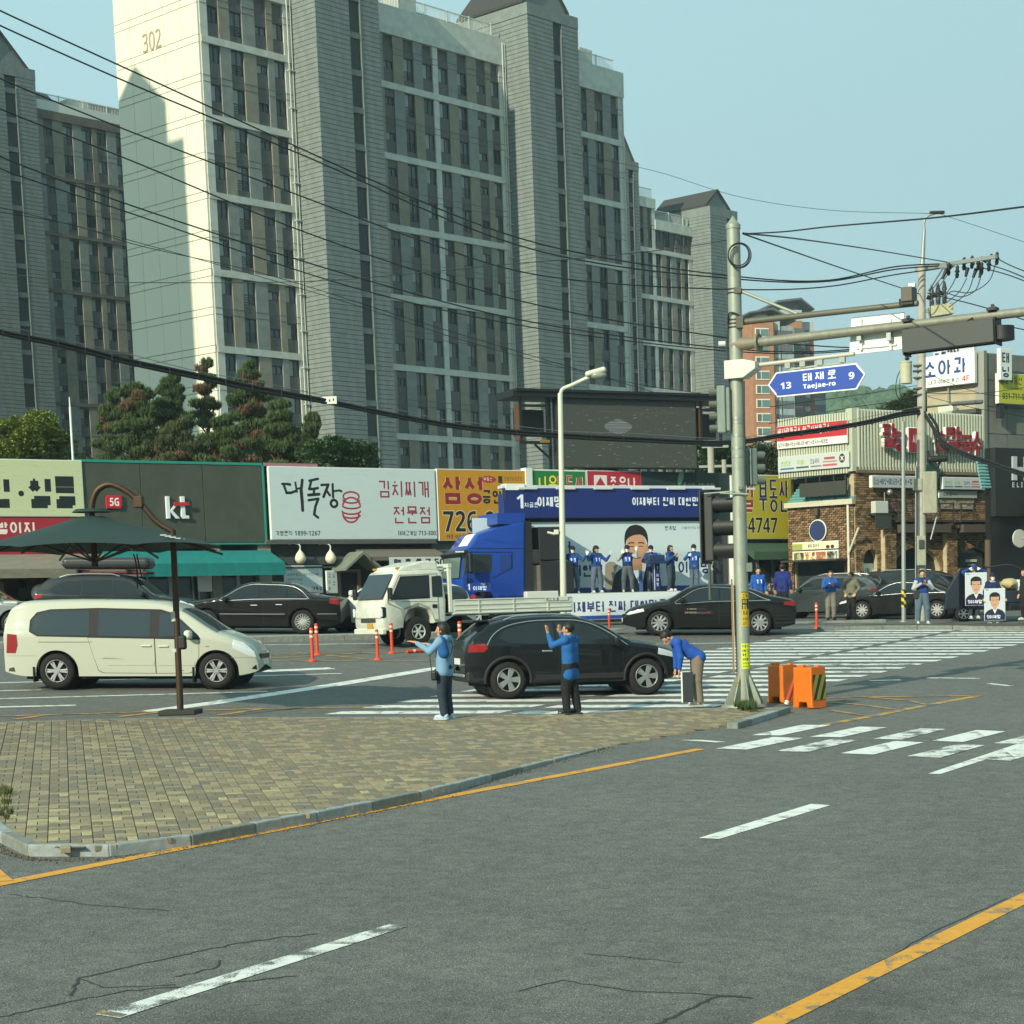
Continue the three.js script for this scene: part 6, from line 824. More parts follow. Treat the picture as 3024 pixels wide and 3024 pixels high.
{ // cantilever sunshade on the island
  const b = islandPoint(341, 1349, islandLift), d = -b.z, P = thing('sunshade_umbrella', 'large dark green cantilever sunshade with a bronze mast on the brick island', 'umbrella', b), A = (x, y, dd = d) => at(x, y, dd).sub(b), brz = M('#4a3828', .5, .5, { map: mottle }), cloth = M('#1f3a36', .85, 0, { map: mottle });
  part('foot', rbox(.62, .09, .55, 0, .05, 0, .02, 2), M('#2a2620', .7), P); const top = A(326, 1000); part('mast', bar(V3(0, .08, 0), top, .055, .05, 16), brz, P);
  part('arm', [tube([A(326, 1003), A(297, 985), A(262, 946), A(236, 925), A(206, 914), A(184, 925), A(174, 950), A(173, 968)], .052, 60, 12)], brz, P); part('arm_joint', [rbox(.16, .2, .16, A(262, 947).x, A(262, 947).y, A(262, 947).z, .02, 1)], brz, P); part('crank_ring', new THREE.TorusGeometry(.07, .008, 6, 24).translate(A(252, 928).x, A(252, 928).y, A(252, 928).z), brz, P);
  const hub = A(173, 966), rim = A(173, 1038).y, n = 8, Rr = 2.25, h = hub.y - rim, C = (k, f) => { const a = k / n * 6.2832 + .22; return V3(hub.x + Math.cos(a) * Rr * f, 0, hub.z + Math.sin(a) * Rr * f * 1); }; const ps = [], U = [], I = [], S = 10, W = 8;
  for (let k = 0; k < n; k++) for (let i = 0; i <= S; i++) for (let j = 0; j <= W; j++) { const f = .1 + .9 * i / S, t = j / W, a = C(k, f), c = C(k + 1, f), sag = 4 * t * (1 - t), q = a.lerp(c, t), fr = Math.pow(f, .92); q.x += (hub.x - q.x) * .035 * sag * (i / S); q.z += (hub.z - q.z) * .035 * sag * (i / S); q.y = hub.y - h * fr + .05 * sag * f * (i === S ? 1 : .9) - .02 * Math.sin(f * 3.1) ; ps.push(q.x, q.y, q.z); U.push(q.x * .4, q.z * .4); }
  for (let k = 0; k < n; k++) for (let i = 0; i < S; i++) for (let j = 0; j < W; j++) { const o = k * (S + 1) * (W + 1) + i * (W + 1) + j; I.push(o, o + 1, o + W + 1, o + 1, o + W + 2, o + W + 1); }
  const g = new THREE.BufferGeometry(); g.setAttribute('position', new THREE.Float32BufferAttribute(ps, 3)); g.setAttribute('uv', new THREE.Float32BufferAttribute(U, 2)); g.setIndex(I); g.computeVertexNormals(); part('canopy', g, M('#1f3a36', .85, 0, { map: mottle, side: THREE.DoubleSide }), P);
  part('canopy_cap', [cyl(.26, .32, .05, hub.x, hub.y + .02, hub.z, 16)], cloth, P); part('hub_post', cyl(.05, .055, hub.y - rim + .28, hub.x, (hub.y + rim) / 2 - .14, hub.z, 12), brz, P);
  for (let k = 0; k < n; k++) { const e = C(k, .98); e.y = rim - .07; const s = C(k, .1); s.y = hub.y - .13; e.y -= .02; const rb = part('rib', beam(s, e, .025, .035), brz, P); const m = C(k, .5); m.y = hub.y - h * .55 - .1; part('strut', beam(V3(hub.x, rim - .2, hub.z), m, .02, .025), brz, rb); }
  part('pull_cord', [tube([A(252, 1045), A(256, 1060), A(259, 1085), A(259, 1110)], .012, 16), tube([A(258, 1045), A(262, 1065), A(268, 1090)], .012, 16)], paintBlack, P); part('canopy_print', [...Array.from({ length: 6 }, (_, i) => { const a = A(308 + i * 9, 1013 + i * 2.1, d - 1.0 + .12 * i); return box(.09, .02, .05, a.x, a.y + .03, a.z, .4); })], M('#c9cfc4', .7), P);
  part('mast_sticker', [cyl(.057, .057, .16, A(329, 1163).x * .98, A(329, 1163).y, 0, 14, true), cyl(.058, .058, .06, A(331, 1227).x, A(331, 1227).y, 0, 14, true)], M('#b9bcb4', .6), P); part('crank_cover', [rbox(.14, .24, .12, A(340, 1212).x + .04, A(340, 1212).y, .02, .04, 2)], paintBlack, P);
}
{ // white street lamp
  const b = ground(1064, 1196), d = -b.z, P = thing('street_lamp', 'white street lamp with a bent arm in front of the stage truck', 'street lamp', b), A = (x, y) => at(x, y, d).sub(b), w = M('#d9dccb', .5, 0, { map: streaky }), t = A(1057, 742); t.z = 0;
  part('pole', [bar(V3(0, 0, 0), V3(t.x, t.y, 0), .095, .07, 16)], w, P); part('arm', tube([V3(t.x, t.y - .06, 0), V3(t.x + .06, t.y + .1, 0), A(1080, 726), A(1112, 711)], .055, 24, 10), w, P);
  const q = A(1124, 704); part('lamp_head', [rbox(.62, .16, .3, 0, 0, 0, .08, 3).rotateZ(.24).translate(q.x, q.y + .03, q.z)], w, P); part('lens', sph(.2, q.x + .06, q.y - .06, q.z, 1.25, .6, .8), M('#8d8f84', .3), P); part('camera', [cyl(.035, .035, .22, 0, 0, 0, 10).rotateZ(1.3).translate(A(1040, 1006).x, A(1040, 1006).y, .05), rbox(.14, .14, .12, A(1050, 1004).x, A(1050, 1004).y, .05, .02, 1)], w, P);
}
// ---------- utility pole and galvanised post on the far pavement ----------
const far = (x, d, up = .12) => { const r = at(x, 1170, d); r.y = groundY(r.x, r.z) + up; return r; }, UD = 63, UB = far(1738, UD);
{
  const P = thing('utility_pole', 'tall concrete utility pole with crossarm, insulators and transformer by the brick restaurant', 'utility pole', UB), A = (x, y, dd = 0) => at(x, y, UD + dd).sub(UB), H = A(1747, 500).y;
  const tx = A(1748, 500).x; part('pole', uvBox(bar(V3(0, 0, 0), V3(tx * .5, H, 0), .17, .13, 16), .8), conc, P); part('lamp_mast', [bar(V3(tx * .5, H - .3, 0), A(1744, 432), .09, .05, 10), tube([A(1744, 434), A(1744, 418), A(1750, 408), A(1766, 402)], .04, 20)], galv, P); part('bird_guard', [rbox(.5, .1, .12, A(1768, 401).x, A(1768, 401).y, 0, .03, 1), bar(A(1764, 402), A(1776, 398), .02)], paintBlack, P);
  part('crossarm', [beam(A(1728, 508, .8), A(1880, 484, -2.2), .1, .12), beam(A(1730, 511, .7), A(1800, 500, -.8), .08, .1)], galv, P); part('arm_brace', [bar(A(1752, 549), A(1780, 505, -.6), .025), bar(A(1756, 549), A(1792, 504, -.8), .02)], steel, P);
  const ins = (x, y, n = 'insulator') => { const q = A(x, y, -.8); return part(n, [lathe([[.02, -.22], [.05, -.2], [.07, -.1], [.045, -.06], [.09, 0], [.05, .05], [.06, .14], [.02, .2]], 12).rotateX(.3).translate(q.x, q.y, q.z)], paintBlack, P); };
  for (const [x, y] of [[1790, 507], [1806, 512], [1819, 497], [1834, 494], [1846, 497], [1852, 506], [1866, 499], [1881, 487]]) ins(x, y);
  for (const [x, y, x2, y2] of [[1792, 500, 1797, 505], [1830, 488, 1838, 500], [1850, 486, 1862, 495], [1868, 482, 1882, 488], [1826, 505, 1822, 522], [1842, 507, 1836, 524], [1852, 508, 1848, 524], [1786, 508, 1778, 526]]) part('insulator', bar(A(x, y, -.9), A(x2, y2, -.9), .07, .045, 10), paintBlack, P);
  const bx = A(1775, 586); part('switch_box', [rbox(.78, .36, .4, 0, 0, 0, .03, 2).rotateZ(.13).translate(bx.x, bx.y, bx.z)], M('#c2bf9c', .6, 0, { map: mottle }), P); part('switch_bracket', [beam(V3(tx * .4, bx.y, 0), V3(bx.x, bx.y, 0), .08, .1), beam(A(1750, 610), A(1786, 592), .06, .06)], galv, P);
  for (const [x, y] of [[1758, 574], [1770, 570], [1782, 566]]) { const q = A(x, y), q2 = A(x - 1, y - 24); part('bushing', [lathe([[.05, -.12], [.1, -.1], [.06, -.06], [.1, -.03], [.06, .01], [.1, .04], [.06, .08], [.1, .11], [.05, .14], [.06, .3], [.09, .34], [.03, .62]], 14).translate(q.x, q.y, q.z)], M('#39403f', .5), P); part('elbow', bar(A(x - 9, y - 14), A(x, y - 10), .08, .05, 10), paintBlack, P); }
  const lead = (...p) => part('lead', tube(p.map(([x, y, dd = -.5]) => A(x, y, dd)), .016, 30), paintBlack, P);
  lead([1792, 512], [1770, 545], [1756, 575], [1756, 600, -.1]); lead([1807, 516], [1795, 540], [1784, 556]); lead([1824, 525], [1810, 550], [1785, 572]); lead([1836, 525], [1826, 550], [1790, 580]); lead([1850, 525], [1840, 548], [1815, 560], [1778, 552], [1772, 560]); lead([1880, 492], [1866, 530], [1830, 552], [1795, 550], [1783, 560]); lead([1757, 560], [1766, 552], [1775, 562]);
  const can = A(1709, 703); part('transformer', [cyl(.2, .2, .72, can.x, can.y, can.z, 18), cyl(.215, .215, .04, can.x, can.y + .34, can.z, 18)], M('#c4c2a4', .6, 0, { map: mottle }), P); part('transformer_bushing', [lathe([[.04, -.1], [.09, -.05], [.05, 0], [.09, .05], [.05, .1], [.03, .3]], 12).translate(can.x + .05, can.y + .5, can.z)], paintBlack, P); part('transformer_bracket', [beam(V3(can.x, can.y + .2, 0), V3(0, can.y + .2, 0), .06, .08), beam(V3(can.x, can.y - .22, 0), V3(0, can.y - .22, 0), .06, .08)], whiteP, P);
  lead([1702, 692, 0], [1692, 715, 0], [1692, 745, 0], [1712, 765, 0], [1732, 762, 0]); lead([1704, 690, 0], [1698, 720, 0], [1702, 750, 0], [1735, 745, 0]); part('band', [690, 700, 713, 733, 745, 769, 905].map((v) => cyl(.18, .18, .05, 0, A(1740, v).y, 0, 14)), M('#4a4c48', .7), P);
  part('lamp_arm', [bar(A(1748, 768), A(1790, 764), .035, .03)], M('#4b4f4b', .6), P); part('lamp_head', [rbox(1.05, .13, .3, 0, 0, 0, .06, 3).rotateZ(.04).translate(A(1825, 760).x, A(1825, 760).y, 0)], M('#5d625c', .6), P);
  part('junction_box', [rbox(.3, .4, .2, A(1730, 915).x, A(1730, 915).y, .15, .03, 1), rbox(.32, 1.0, .25, A(1719, 1030).x + .3, A(1719, 1040).y, .22, .04, 1), rbox(.5, 1.4, .3, A(1752, 880).x, A(1752, 930).y, .1, .05, 1)], M('#a6a691', .6, 0, { map: mottle }), P); part('meter', rbox(.18, .3, .06, A(1719, 1024).x + .3, A(1719, 1028).y, .37, .02, 1), M('#3c403b', .4), P); part('conduit', [bar(V3(-.19, 0, .05), V3(-.12, A(1740, 880).y, .05), .03), bar(A(1756, 1018), A(1769, 968), .03, .03)], steel, P);
  part('cable_loop', [tube([A(1748, 788), A(1762, 812), A(1768, 850), A(1774, 868), A(1766, 882), A(1756, 875), A(1750, 850)], .05, 40), tube([A(1752, 780), A(1768, 805), A(1776, 840), A(1790, 850)], .05, 30), rbox(.7, .22, .22, A(1768, 866).x, A(1768, 866).y, .1, .1, 2)], paintBlack, P);
}
{ const b = far(1705, 62), P = thing('galvanised_post', 'slim galvanised post with a black and yellow striped foot in front of the utility pole', 'post', b), A = (x, y) => at(x, y, -b.z).sub(b), t = A(1710, 795), y0 = A(1705, 1146).y, y1 = A(1705, 1112).y; part('pole', bar(V3(0, 0, 0), V3(t.x * .4, t.y, 0), .075, .06, 14), galv, P); part('striped_band', cyl(.085, .085, y1 - y0, .01, (y0 + y1) / 2, 0, 16, true), printed(64, 128, (x, W, H) => { fill(x, '#c9b545', 0, 0, W, H); x.fillStyle = '#20211d'; for (let i = -1; i < 3; i++) { x.beginPath(); x.moveTo(0, H * .4 * i); x.lineTo(W, H * (.4 * i + .3)); x.lineTo(W, H * (.4 * i + .5)); x.lineTo(0, H * (.4 * i + .2)); x.fill(); } }, .5, { side: THREE.DoubleSide }), P); part('base_plate', cyl(.14, .14, .04, 0, .02, 0, 14), galv, P); }
// ---------- overhead cables ----------
function cable(label, pts, d0, d1, r, group = 'overhead cables') { const n = pts.length, x0 = pts[0][0], x1 = pts.at(-1)[0]; const q = pts.map(([x, y]) => at(x, y, d0 + (d1 - d0) * (x - x0) / (x1 - x0))); const o = thing('overhead_cable', label, 'cable', q[0].clone(), 0, group); part('strand', tube(q.map((p) => p.clone().sub(q[0])), r, n * 8, 6), M('#191c1c', .6), o); return o; }
const top5 = 'black overhead cable crossing the sky to the utility pole crossarm';
cable('topmost overhead cable at the left edge, crossing the number 302 wall', [[-30, 5], [0, 20], [240, 130], [545, 270], [690, 335], [1000, 455], [1385, 521], [1560, 529], [1690, 503], [1790, 497]], 46, UD, .022);
cable('second overhead cable from the top at the left edge', [[-30, 33], [0, 48], [240, 155], [560, 288], [1000, 469], [1385, 526], [1560, 531], [1690, 508], [1795, 500]], 46, UD, .022);
cable('third overhead cable from the top at the left edge', [[-30, 133], [0, 148], [225, 240], [560, 367], [790, 452], [1000, 516], [1385, 546], [1560, 541], [1690, 518], [1800, 503]], 46, UD, .02);
cable('fourth overhead cable from the top at the left edge', [[-30, 190], [0, 205], [240, 300], [600, 447], [1000, 572], [1372, 637], [1520, 651], [1640, 655], [1720, 640]], 46, UD, .02);
cable('fifth overhead cable from the top at the left edge', [[-30, 280], [0, 295], [240, 385], [700, 531], [1000, 607], [1372, 657], [1520, 664], [1690, 652]], 46, UD, .02);
cable('sixth overhead cable, close under the fifth at the left edge', [[-30, 304], [0, 318], [240, 400], [680, 546], [1000, 617], [1372, 662], [1520, 667], [1690, 655]], 46, UD, .018);
cable('thin cable looping low across the tower cladding', [[-30, 395], [0, 400], [140, 425], [250, 460], [500, 517], [800, 610], [1120, 706], [1360, 778]], 46, UD - 4, .010); cable('thin cable below the wires at mid left, above the thick bundle', [[-30, 385], [0, 391], [240, 452], [640, 566], [900, 650], [1180, 720], [1340, 745]], 46, UD - 4, .009);
cable('pale thin cable rising to the coil on the steel pole', [[-30, 512], [0, 515], [120, 529], [260, 533], [600, 530], [800, 514], [930, 501], [1150, 482], [1300, 465], [1392, 449]], 40, PD, .008);
cable('faint thin wire running from the left towers to the bird guard', [[1080, 290], [1240, 324], [1390, 370], [1560, 396], [1760, 403]], 62, UD, .008); cable('faint thin wire from the bird guard to the right edge', [[1775, 404], [1860, 432], [1960, 466]], UD, 56, .008);
cable('cable rising from the steel pole coil to the upper right corner', [[1406, 441], [1480, 437], [1560, 428], [1760, 411], [1932, 390], [1980, 384]], PD, 22, .012); cable('cable from the steel pole coil to the utility pole crossarm', [[1402, 440], [1500, 450], [1640, 470], [1790, 495]], PD, UD, .016); cable('cable slanting from the steel pole coil down to the utility pole', [[1402, 441], [1470, 465], [1600, 510], [1736, 555]], PD, UD, .016);
for (const [i, p] of [[[1880, 487], [1905, 500], [1960, 522]], [[1862, 498], [1905, 512], [1960, 536]], [[1852, 505], [1900, 518], [1960, 541]], [[1750, 553], [1850, 578], [1960, 612]], [[1875, 610], [1932, 622], [1975, 632]]].entries()) cable(['upper cable leaving the crossarm towards the right edge', 'middle cable leaving the crossarm towards the right edge', 'lower cable leaving the crossarm towards the right edge', 'cable from the switch box slanting down to the right edge', 'low cable leaving the signal head towards the right edge'][i], p, UD, UD - 9, .018);
for (const [i, p] of [[[1750, 706], [1850, 742], [1932, 750], [1980, 754]], [[1750, 742], [1850, 742], [1960, 727]], [[1750, 748], [1830, 768], [1932, 786], [1980, 796]], [[1450, 768], [1640, 742], [1732, 727]], [[1450, 800], [1600, 770], [1735, 752]]].entries()) cable(['thin line crossing the clinic sign towards the yellow sign', 'thin line crossing level below the clinic sign', 'thin line falling from the pole across the grey wall', 'thin line in front of the hill, upper of two', 'thin line in front of the hill, lower of two'][i], p, UD, UD + 4, .010);
{ const p = [[-40, 614], [0, 627], [120, 652], [240, 682], [370, 710], [490, 735], [620, 758], [735, 783], [850, 803], [960, 815], [1060, 822], [1200, 830], [1385, 835], [1480, 822], [1560, 810], [1640, 797], [1700, 782], [1742, 777]], d = (x) => 44 + (UD - 44) * (x + 40) / 1782, q = p.map(([x, y]) => at(x, y, d(x))), o = thing('cable_bundle', 'thick black bundle of cables sagging across the whole street', 'cable', q[0].clone()), R = rng(8);
  [[0, 0], [.05, .03], [-.04, .045], [.02, -.05]].forEach(([a, b], i) => part('strand', tube(q.map((v) => v.clone().sub(q[0]).add(V3(0, a + (R() - .5) * .03, b))), .038, 140, 7), M('#141617', .65), o)); part('carrier_wire', tube(q.map((v, i) => v.clone().sub(q[0]).add(V3(0, .14 + (i % 2) * .05, 0))), .009, 140, 5), M('#6d716c', .6), o); part('tie', Array.from({ length: 40 }, (_, i) => { const c = new THREE.CatmullRomCurve3(q), v = c.getPoint((i + .5) / 40).sub(q[0]); return box(.02, .17, .15, v.x, v.y, v.z, .3); }), M('#2a2c2c', .6), o);
  const m = at(622, 756, d(622)).sub(q[0]); part('cable_tag', box(.42, .2, .02, m.x, m.y, m.z + .12).rotateZ(0), printed(96, 48, (x, W, H) => { fill(x, '#cfd3cc', 0, 0, W, H); fill(x, '#3a3f3c', W * .2, H * .35, W * .12, H * .25); fill(x, '#3a3f3c', W * .5, H * .4, W * .1, H * .3); fill(x, '#3a3f3c', W * .75, H * .3, W * .1, H * .3); }), o);
  const e = [[1742, 777], [1756, 800], [1775, 830], [1800, 848], [1870, 875], [1940, 898], [1990, 912]].map(([x, y]) => at(x, y, UD + (x - 1742) * -.03)), o2 = thing('cable_bundle', 'thick black bundle falling from the utility pole towards the right edge', 'cable', e[0].clone()); [[0, 0], [.05, .04], [-.05, .03]].forEach(([a, b]) => part('strand', tube(e.map((v) => v.clone().sub(e[0]).add(V3(0, a, b))), .035, 60, 7), M('#141617', .65), o2)); }
{ // weeds at the foot of the signal pole
  const R = rng(21), buf = { p: [], c: [] }; for (let i = 0; i < 26; i++) { const q = ground(1386 + R() * 40, 1336 + R() * 7, .04); tufts(buf, V3(q.x, q.y + .04, q.z), .05, .03, .05, 8, .13, .006, (r) => [.07, .11, .03], R, 1.1); } const o = single('weeds', 'tuft of green weeds at the foot of the steel signal pole', 'weeds', leafMesh(buf), leafM); o.userData.kind = 'stuff'; }
{ const R = rng(22), buf = { p: [], c: [] }; for (let i = 0; i < 14; i++) { const q = ground(-4 + R() * 22, 1490 + R() * 70, .1); tufts(buf, V3(q.x, q.y + .03, q.z), .06, .02, .06, 7, .09, .006, (r) => [.08, .10, .03], R, 1); } const o = single('grass_tufts', 'short grass growing between the bricks at the left end of the island', 'grass', leafMesh(buf), leafM); o.userData.kind = 'stuff'; }

// ---------- cars ----------
const glassC = M('#20272a', .06, 0), trimC = M('#b9bdbb', .3, .8), tyreM = M('#1d1d1c', .9, 0, { map: mottle }), rimM = M('#a9aba8', .35, .7), rimD = M('#222425', .5, .3), seamM = M('#0e0f10', .7), archM = M('#0b0b0c', .95), lampM = M('#cfd6d6', .12, 0, { clearcoat: 1, clearcoatRoughness: .05 }), lampR = M('#8c1a1e', .2, 0, { clearcoat: 1, clearcoatRoughness: .05 }), plateM = M('#d5d8d2', .5);
const paint = (c, o = {}) => M(c, .5, 0, { clearcoat: .6, clearcoatRoughness: .03, specularIntensity: .25, ...o });
function profile(pts) { // smooth curve through [x, y] points, by x
  const n = pts.length, m = pts.map((p, i) => { const a = pts[Math.max(0, i - 1)], b = pts[Math.min(n - 1, i + 1)]; return (b[1] - a[1]) / (b[0] - a[0] || 1); });
  for (let i = 1; i < n - 1; i++) { const d0 = (pts[i][1] - pts[i - 1][1]) / (pts[i][0] - pts[i - 1][0]), d1 = (pts[i + 1][1] - pts[i][1]) / (pts[i + 1][0] - pts[i][0]); m[i] = d0 * d1 <= 0 ? 0 : 2 * d0 * d1 / (d0 + d1); }
  return (x) => { if (x <= pts[0][0]) return pts[0][1]; if (x >= pts[n - 1][0]) return pts[n - 1][1]; let i = 0; while (x > pts[i + 1][0]) i++; const h = pts[i + 1][0] - pts[i][0], t = (x - pts[i][0]) / h, t2 = t * t, t3 = t2 * t; return (2 * t3 - 3 * t2 + 1) * pts[i][1] + (t3 - 2 * t2 + t) * h * m[i] + (3 * t2 - 2 * t3) * pts[i + 1][1] + (t3 - t2) * h * m[i + 1]; };
}
const wheelCache = {};
function makeWheel(P, x, z, r, w, rimR, spokes, style, side) {
  const k = [r, w, rimR, spokes, style].join(), W = new THREE.Group(); W.name = 'wheel'; W.position.set(x, r, z); W.rotation.y = side > 0 ? 0 : Math.PI; P.add(W);
  if (!wheelCache[k]) {
    const t = lathe([[rimR * .98, -w / 2 + .02], [rimR + .02, -w / 2], [r - .045, -w / 2 + .004], [r - .012, -w / 2 + .03], [r, -w / 4], [r, w / 4], [r - .012, w / 2 - .03], [r - .045, w / 2 - .004], [rimR + .02, w / 2], [rimR * .98, w / 2 - .02]], 40).rotateX(Math.PI / 2);
    const lip = lathe([[rimR * .9, w / 2 - .05], [rimR * .93, w / 2 - .012], [rimR, w / 2 - .008], [rimR, -w / 2 + .03], [rimR * .92, -w / 2 + .03]], 36).rotateX(Math.PI / 2), sp = [lip, cyl(rimR * .2, rimR * .24, .05, 0, 0, 0, 16).rotateX(Math.PI / 2).translate(0, 0, w / 2 - .045)];
    for (let i = 0; i < spokes; i++) { const a = i / spokes * 6.2832, mk = (da, ww) => { const g = extr([[rimR * .12, -ww * .5], [rimR * .95, -ww * (style === 'wide' ? .9 : .42)], [rimR * .95, ww * (style === 'wide' ? .9 : .42)], [rimR * .12, ww * .5]], .03, .006, w / 2 - .06); return g.rotateZ(a + da); }; if (style === 'twin') sp.push(mk(-.13, rimR * .2), mk(.13, rimR * .2)); else sp.push(mk(0, rimR * (style === 'wide' ? .3 : style === 'fine' ? .14 : .26))); }
    wheelCache[k] = [t, merge(sp), cyl(rimR * .92, rimR * .92, .02, 0, 0, 0, 30).rotateX(Math.PI / 2).translate(0, 0, w / 2 - .11)];
  }
  part('tyre', wheelCache[k][0], tyreM, W); part('rim', wheelCache[k][1], style === 'steel' ? M('#c5c8c2', .45, .3) : rimM, W); part('brake_disc', wheelCache[k][2], rimD, W);
}
// Cars are built facing +x; y = 0 is the road. o: L, W, top (profile along x), belt, sill, axles, r, glass (side window outlines), doors, paint ...
function makeCar(name, label, o, p, turn, tiltZ = 0, group) {
  const P = thing(name, label, o.cat ?? 'car', p, 0, group); P.quaternion.setFromEuler(new THREE.Euler(0, turn, tiltZ, 'YXZ'));
  const { L, W } = o, hl = L / 2, top = profile(o.top), belt = profile(o.belt), sill = o.sill, tum = o.tumble ?? .36, rr0 = o.edge ?? .16, body = o.paint;
  const plan = (x) => { const k = Math.abs(x) / hl, f = x > 0 ? o.nose ?? .24 : o.tail ?? .17; return W / 2 * (1 - f * Math.pow(k, x > 0 ? 5 : 7)); };
  const hw = (x, y) => { const b = belt(x), w = plan(x); if (y <= b) { const t = (b - y) / (b - sill); return w * (1 - .075 * t * t - .012 * Math.sin(Math.PI * t)); } return w - tum * (y - b) - .02 * Math.min(1, (y - b) * 8); };
  const bot = (x) => { let y = sill + .10 * Math.pow(Math.max(0, (Math.abs(x) - hl + .5) / .5), 2); for (const a of o.axles) { const d = Math.abs(x - a), R = o.r + .075; if (d < R) y = Math.max(y, o.r + Math.sqrt(R * R - d * d) - .01); } return y; };
  const edgeR = (x) => Math.min(rr0, .45 * (top(x) - bot(x)));
  const E = .62, topAt = (x, z) => { const r = edgeR(x), ys = top(x) - r, zs = hw(x, ys), c = Math.min(1, Math.abs(z) / zs); const cc = Math.pow(c, 1 / E), s = Math.pow(Math.max(0, 1 - cc * cc), E / 2); return ys + r * s; };
  // stations
  const xs = new Set(); for (let i = 0; i <= 46; i++) xs.add(+(-hl + L * i / 46).toFixed(4)); for (const a of o.axles) for (let i = -14; i <= 14; i++) xs.add(+(a + (o.r + .08) * Math.sin(i / 14 * 1.5708)).toFixed(4)); for (const e of [.01, .03, .06, .1, .15]) { xs.add(-hl + e); xs.add(hl - e); } for (const [x] of o.top) xs.add(x);
  const X = [...xs].filter((x) => Math.abs(x) <= hl + 1e-6).sort((a, b) => a - b), m1 = 16, m2 = 9, ring = [];
  for (const x of X) { const r = [], yb = Math.min(bot(x), top(x) - .05), er = edgeR(x), ys = top(x) - er; for (let j = 0; j <= m1; j++) { const y = yb + (ys - yb) * j / m1; r.push([x, y, hw(x, y)]); } const zs = hw(x, ys); for (let j = 1; j <= m2; j++) { const a = j / m2 * Math.PI / 2; r.push([x, ys + er * Math.pow(Math.sin(a), E), zs * Math.pow(Math.max(0, Math.cos(a)), E)]); } ring.push([...r, ...r.slice(0, -1).reverse().map(([a, b, c]) => [a, b, -c])]); }
  { const v = [], I = [], n = ring[0].length; ring.forEach((r) => r.forEach((q) => v.push(...q))); for (let i = 0; i < ring.length - 1; i++) for (let j = 0; j < n - 1; j++) { const a = i * n + j, b = a + n; I.push(a, a + 1, b, a + 1, b + 1, b); }
    for (const e of [0, ring.length - 1]) { const c = v.length / 3, r = ring[e]; v.push(X[e], (r[0][1] + r[m1 + m2][1]) / 2, 0); for (let j = 0; j < n - 1; j++) e ? I.push(c, e * n + j, e * n + j + 1) : I.push(c, j + 1, j); }
    const g = new THREE.BufferGeometry(); g.setAttribute('position', new THREE.Float32BufferAttribute(v, 3)); g.setIndex(I); g.computeVertexNormals(); part('body', g, body, P); }
  // patches that lie on the body side
  const spans = (poly, x) => { const y = []; for (let i = 0, n = poly.length; i < n; i++) { const a = poly[i], b = poly[(i + 1) % n]; if (a[0] === b[0]) continue; if ((x - a[0]) * (x - b[0]) <= 0) y.push(a[1] + (b[1] - a[1]) * (x - a[0]) / (b[0] - a[0])); } return y.length > 1 ? [Math.min(...y), Math.max(...y)] : null; };
  const patch = (poly, off, side, ny = 8, nx = 22) => { const px = poly.map((q) => q[0]), a = Math.min(...px), b = Math.max(...px), cols = []; const xx = [...new Set([...Array.from({ length: nx + 1 }, (_, i) => a + (b - a) * i / nx), ...px])].sort((u, w) => u - w); for (const x of xx) { const s = spans(poly, Math.min(b - 1e-4, Math.max(a + 1e-4, x))); if (s) cols.push([x, s]); }
    const v = [], I = []; for (const [x, [y0, y1]] of cols) for (let j = 0; j <= ny; j++) { const y = y0 + (y1 - y0) * j / ny; v.push(x, y, side * (hw(x, y) + off)); } const n = ny + 1; for (let i = 0; i < cols.length - 1; i++) for (let j = 0; j < ny; j++) { const k = i * n + j; side > 0 ? I.push(k, k + n, k + 1, k + 1, k + n, k + n + 1) : I.push(k, k + 1, k + n, k + 1, k + n + 1, k + n); }
    const g = new THREE.BufferGeometry(); g.setAttribute('position', new THREE.Float32BufferAttribute(v, 3)); g.setIndex(I); g.computeVertexNormals(); return g; };
  const grow = (poly, k) => { const cx = poly.reduce((a, q) => a + q[0], 0) / poly.length, cy = poly.reduce((a, q) => a + q[1], 0) / poly.length; return poly.map(([x, y]) => [x + Math.sign(x - cx) * k, y + Math.sign(y - cy) * k]); };
  const over = (x0, x1, f, off, nx = 14, nz = 10) => { const v = [], I = []; for (let i = 0; i <= nx; i++) for (let j = 0; j <= nz; j++) { const x = x0 + (x1 - x0) * i / nx, ys = top(x) - edgeR(x), z = hw(x, ys) * f(i / nx) * (j / nz * 2 - 1), sl = (top(x + .01) - top(x - .01)) / .02, nn = 1 / Math.hypot(1, sl); v.push(x - sl * nn * off, topAt(x, z) + nn * off, z); } const n = nz + 1; for (let i = 0; i < nx; i++) for (let j = 0; j < nz; j++) { const k = i * n + j; I.push(k, k + 1, k + n, k + 1, k + n + 1, k + n); } const g = new THREE.BufferGeometry(); g.setAttribute('position', new THREE.Float32BufferAttribute(v, 3)); g.setIndex(I); g.computeVertexNormals(); return g; };
  for (const s of [1, -1]) {
    for (const d of o.doors ?? []) { part('door_seam', patch(grow(d, .009), .0015, s, 8, 30), seamM, P); const D = part('door', patch(d, .004, s, 10, 30), body, P); const hx = d.handle; if (hx) part('handle', rbox(.2, .03, .05, hx[0], hx[1], s * (hw(...hx) + .012), .012, 1), o.handleM ?? body, D); }
    if (o.surround) part('window_surround', patch(o.surround, .0062, s, 8, 40), o.surroundM ?? seamM, P);
    for (const wpoly of o.glass) part('window', patch(wpoly, .010, s, 8, 24), o.glassM ?? glassC, P);
    for (const [n, poly, m, off] of o.patches ?? []) part(n, patch(poly, off ?? .008, s, 6, 14), m, P);
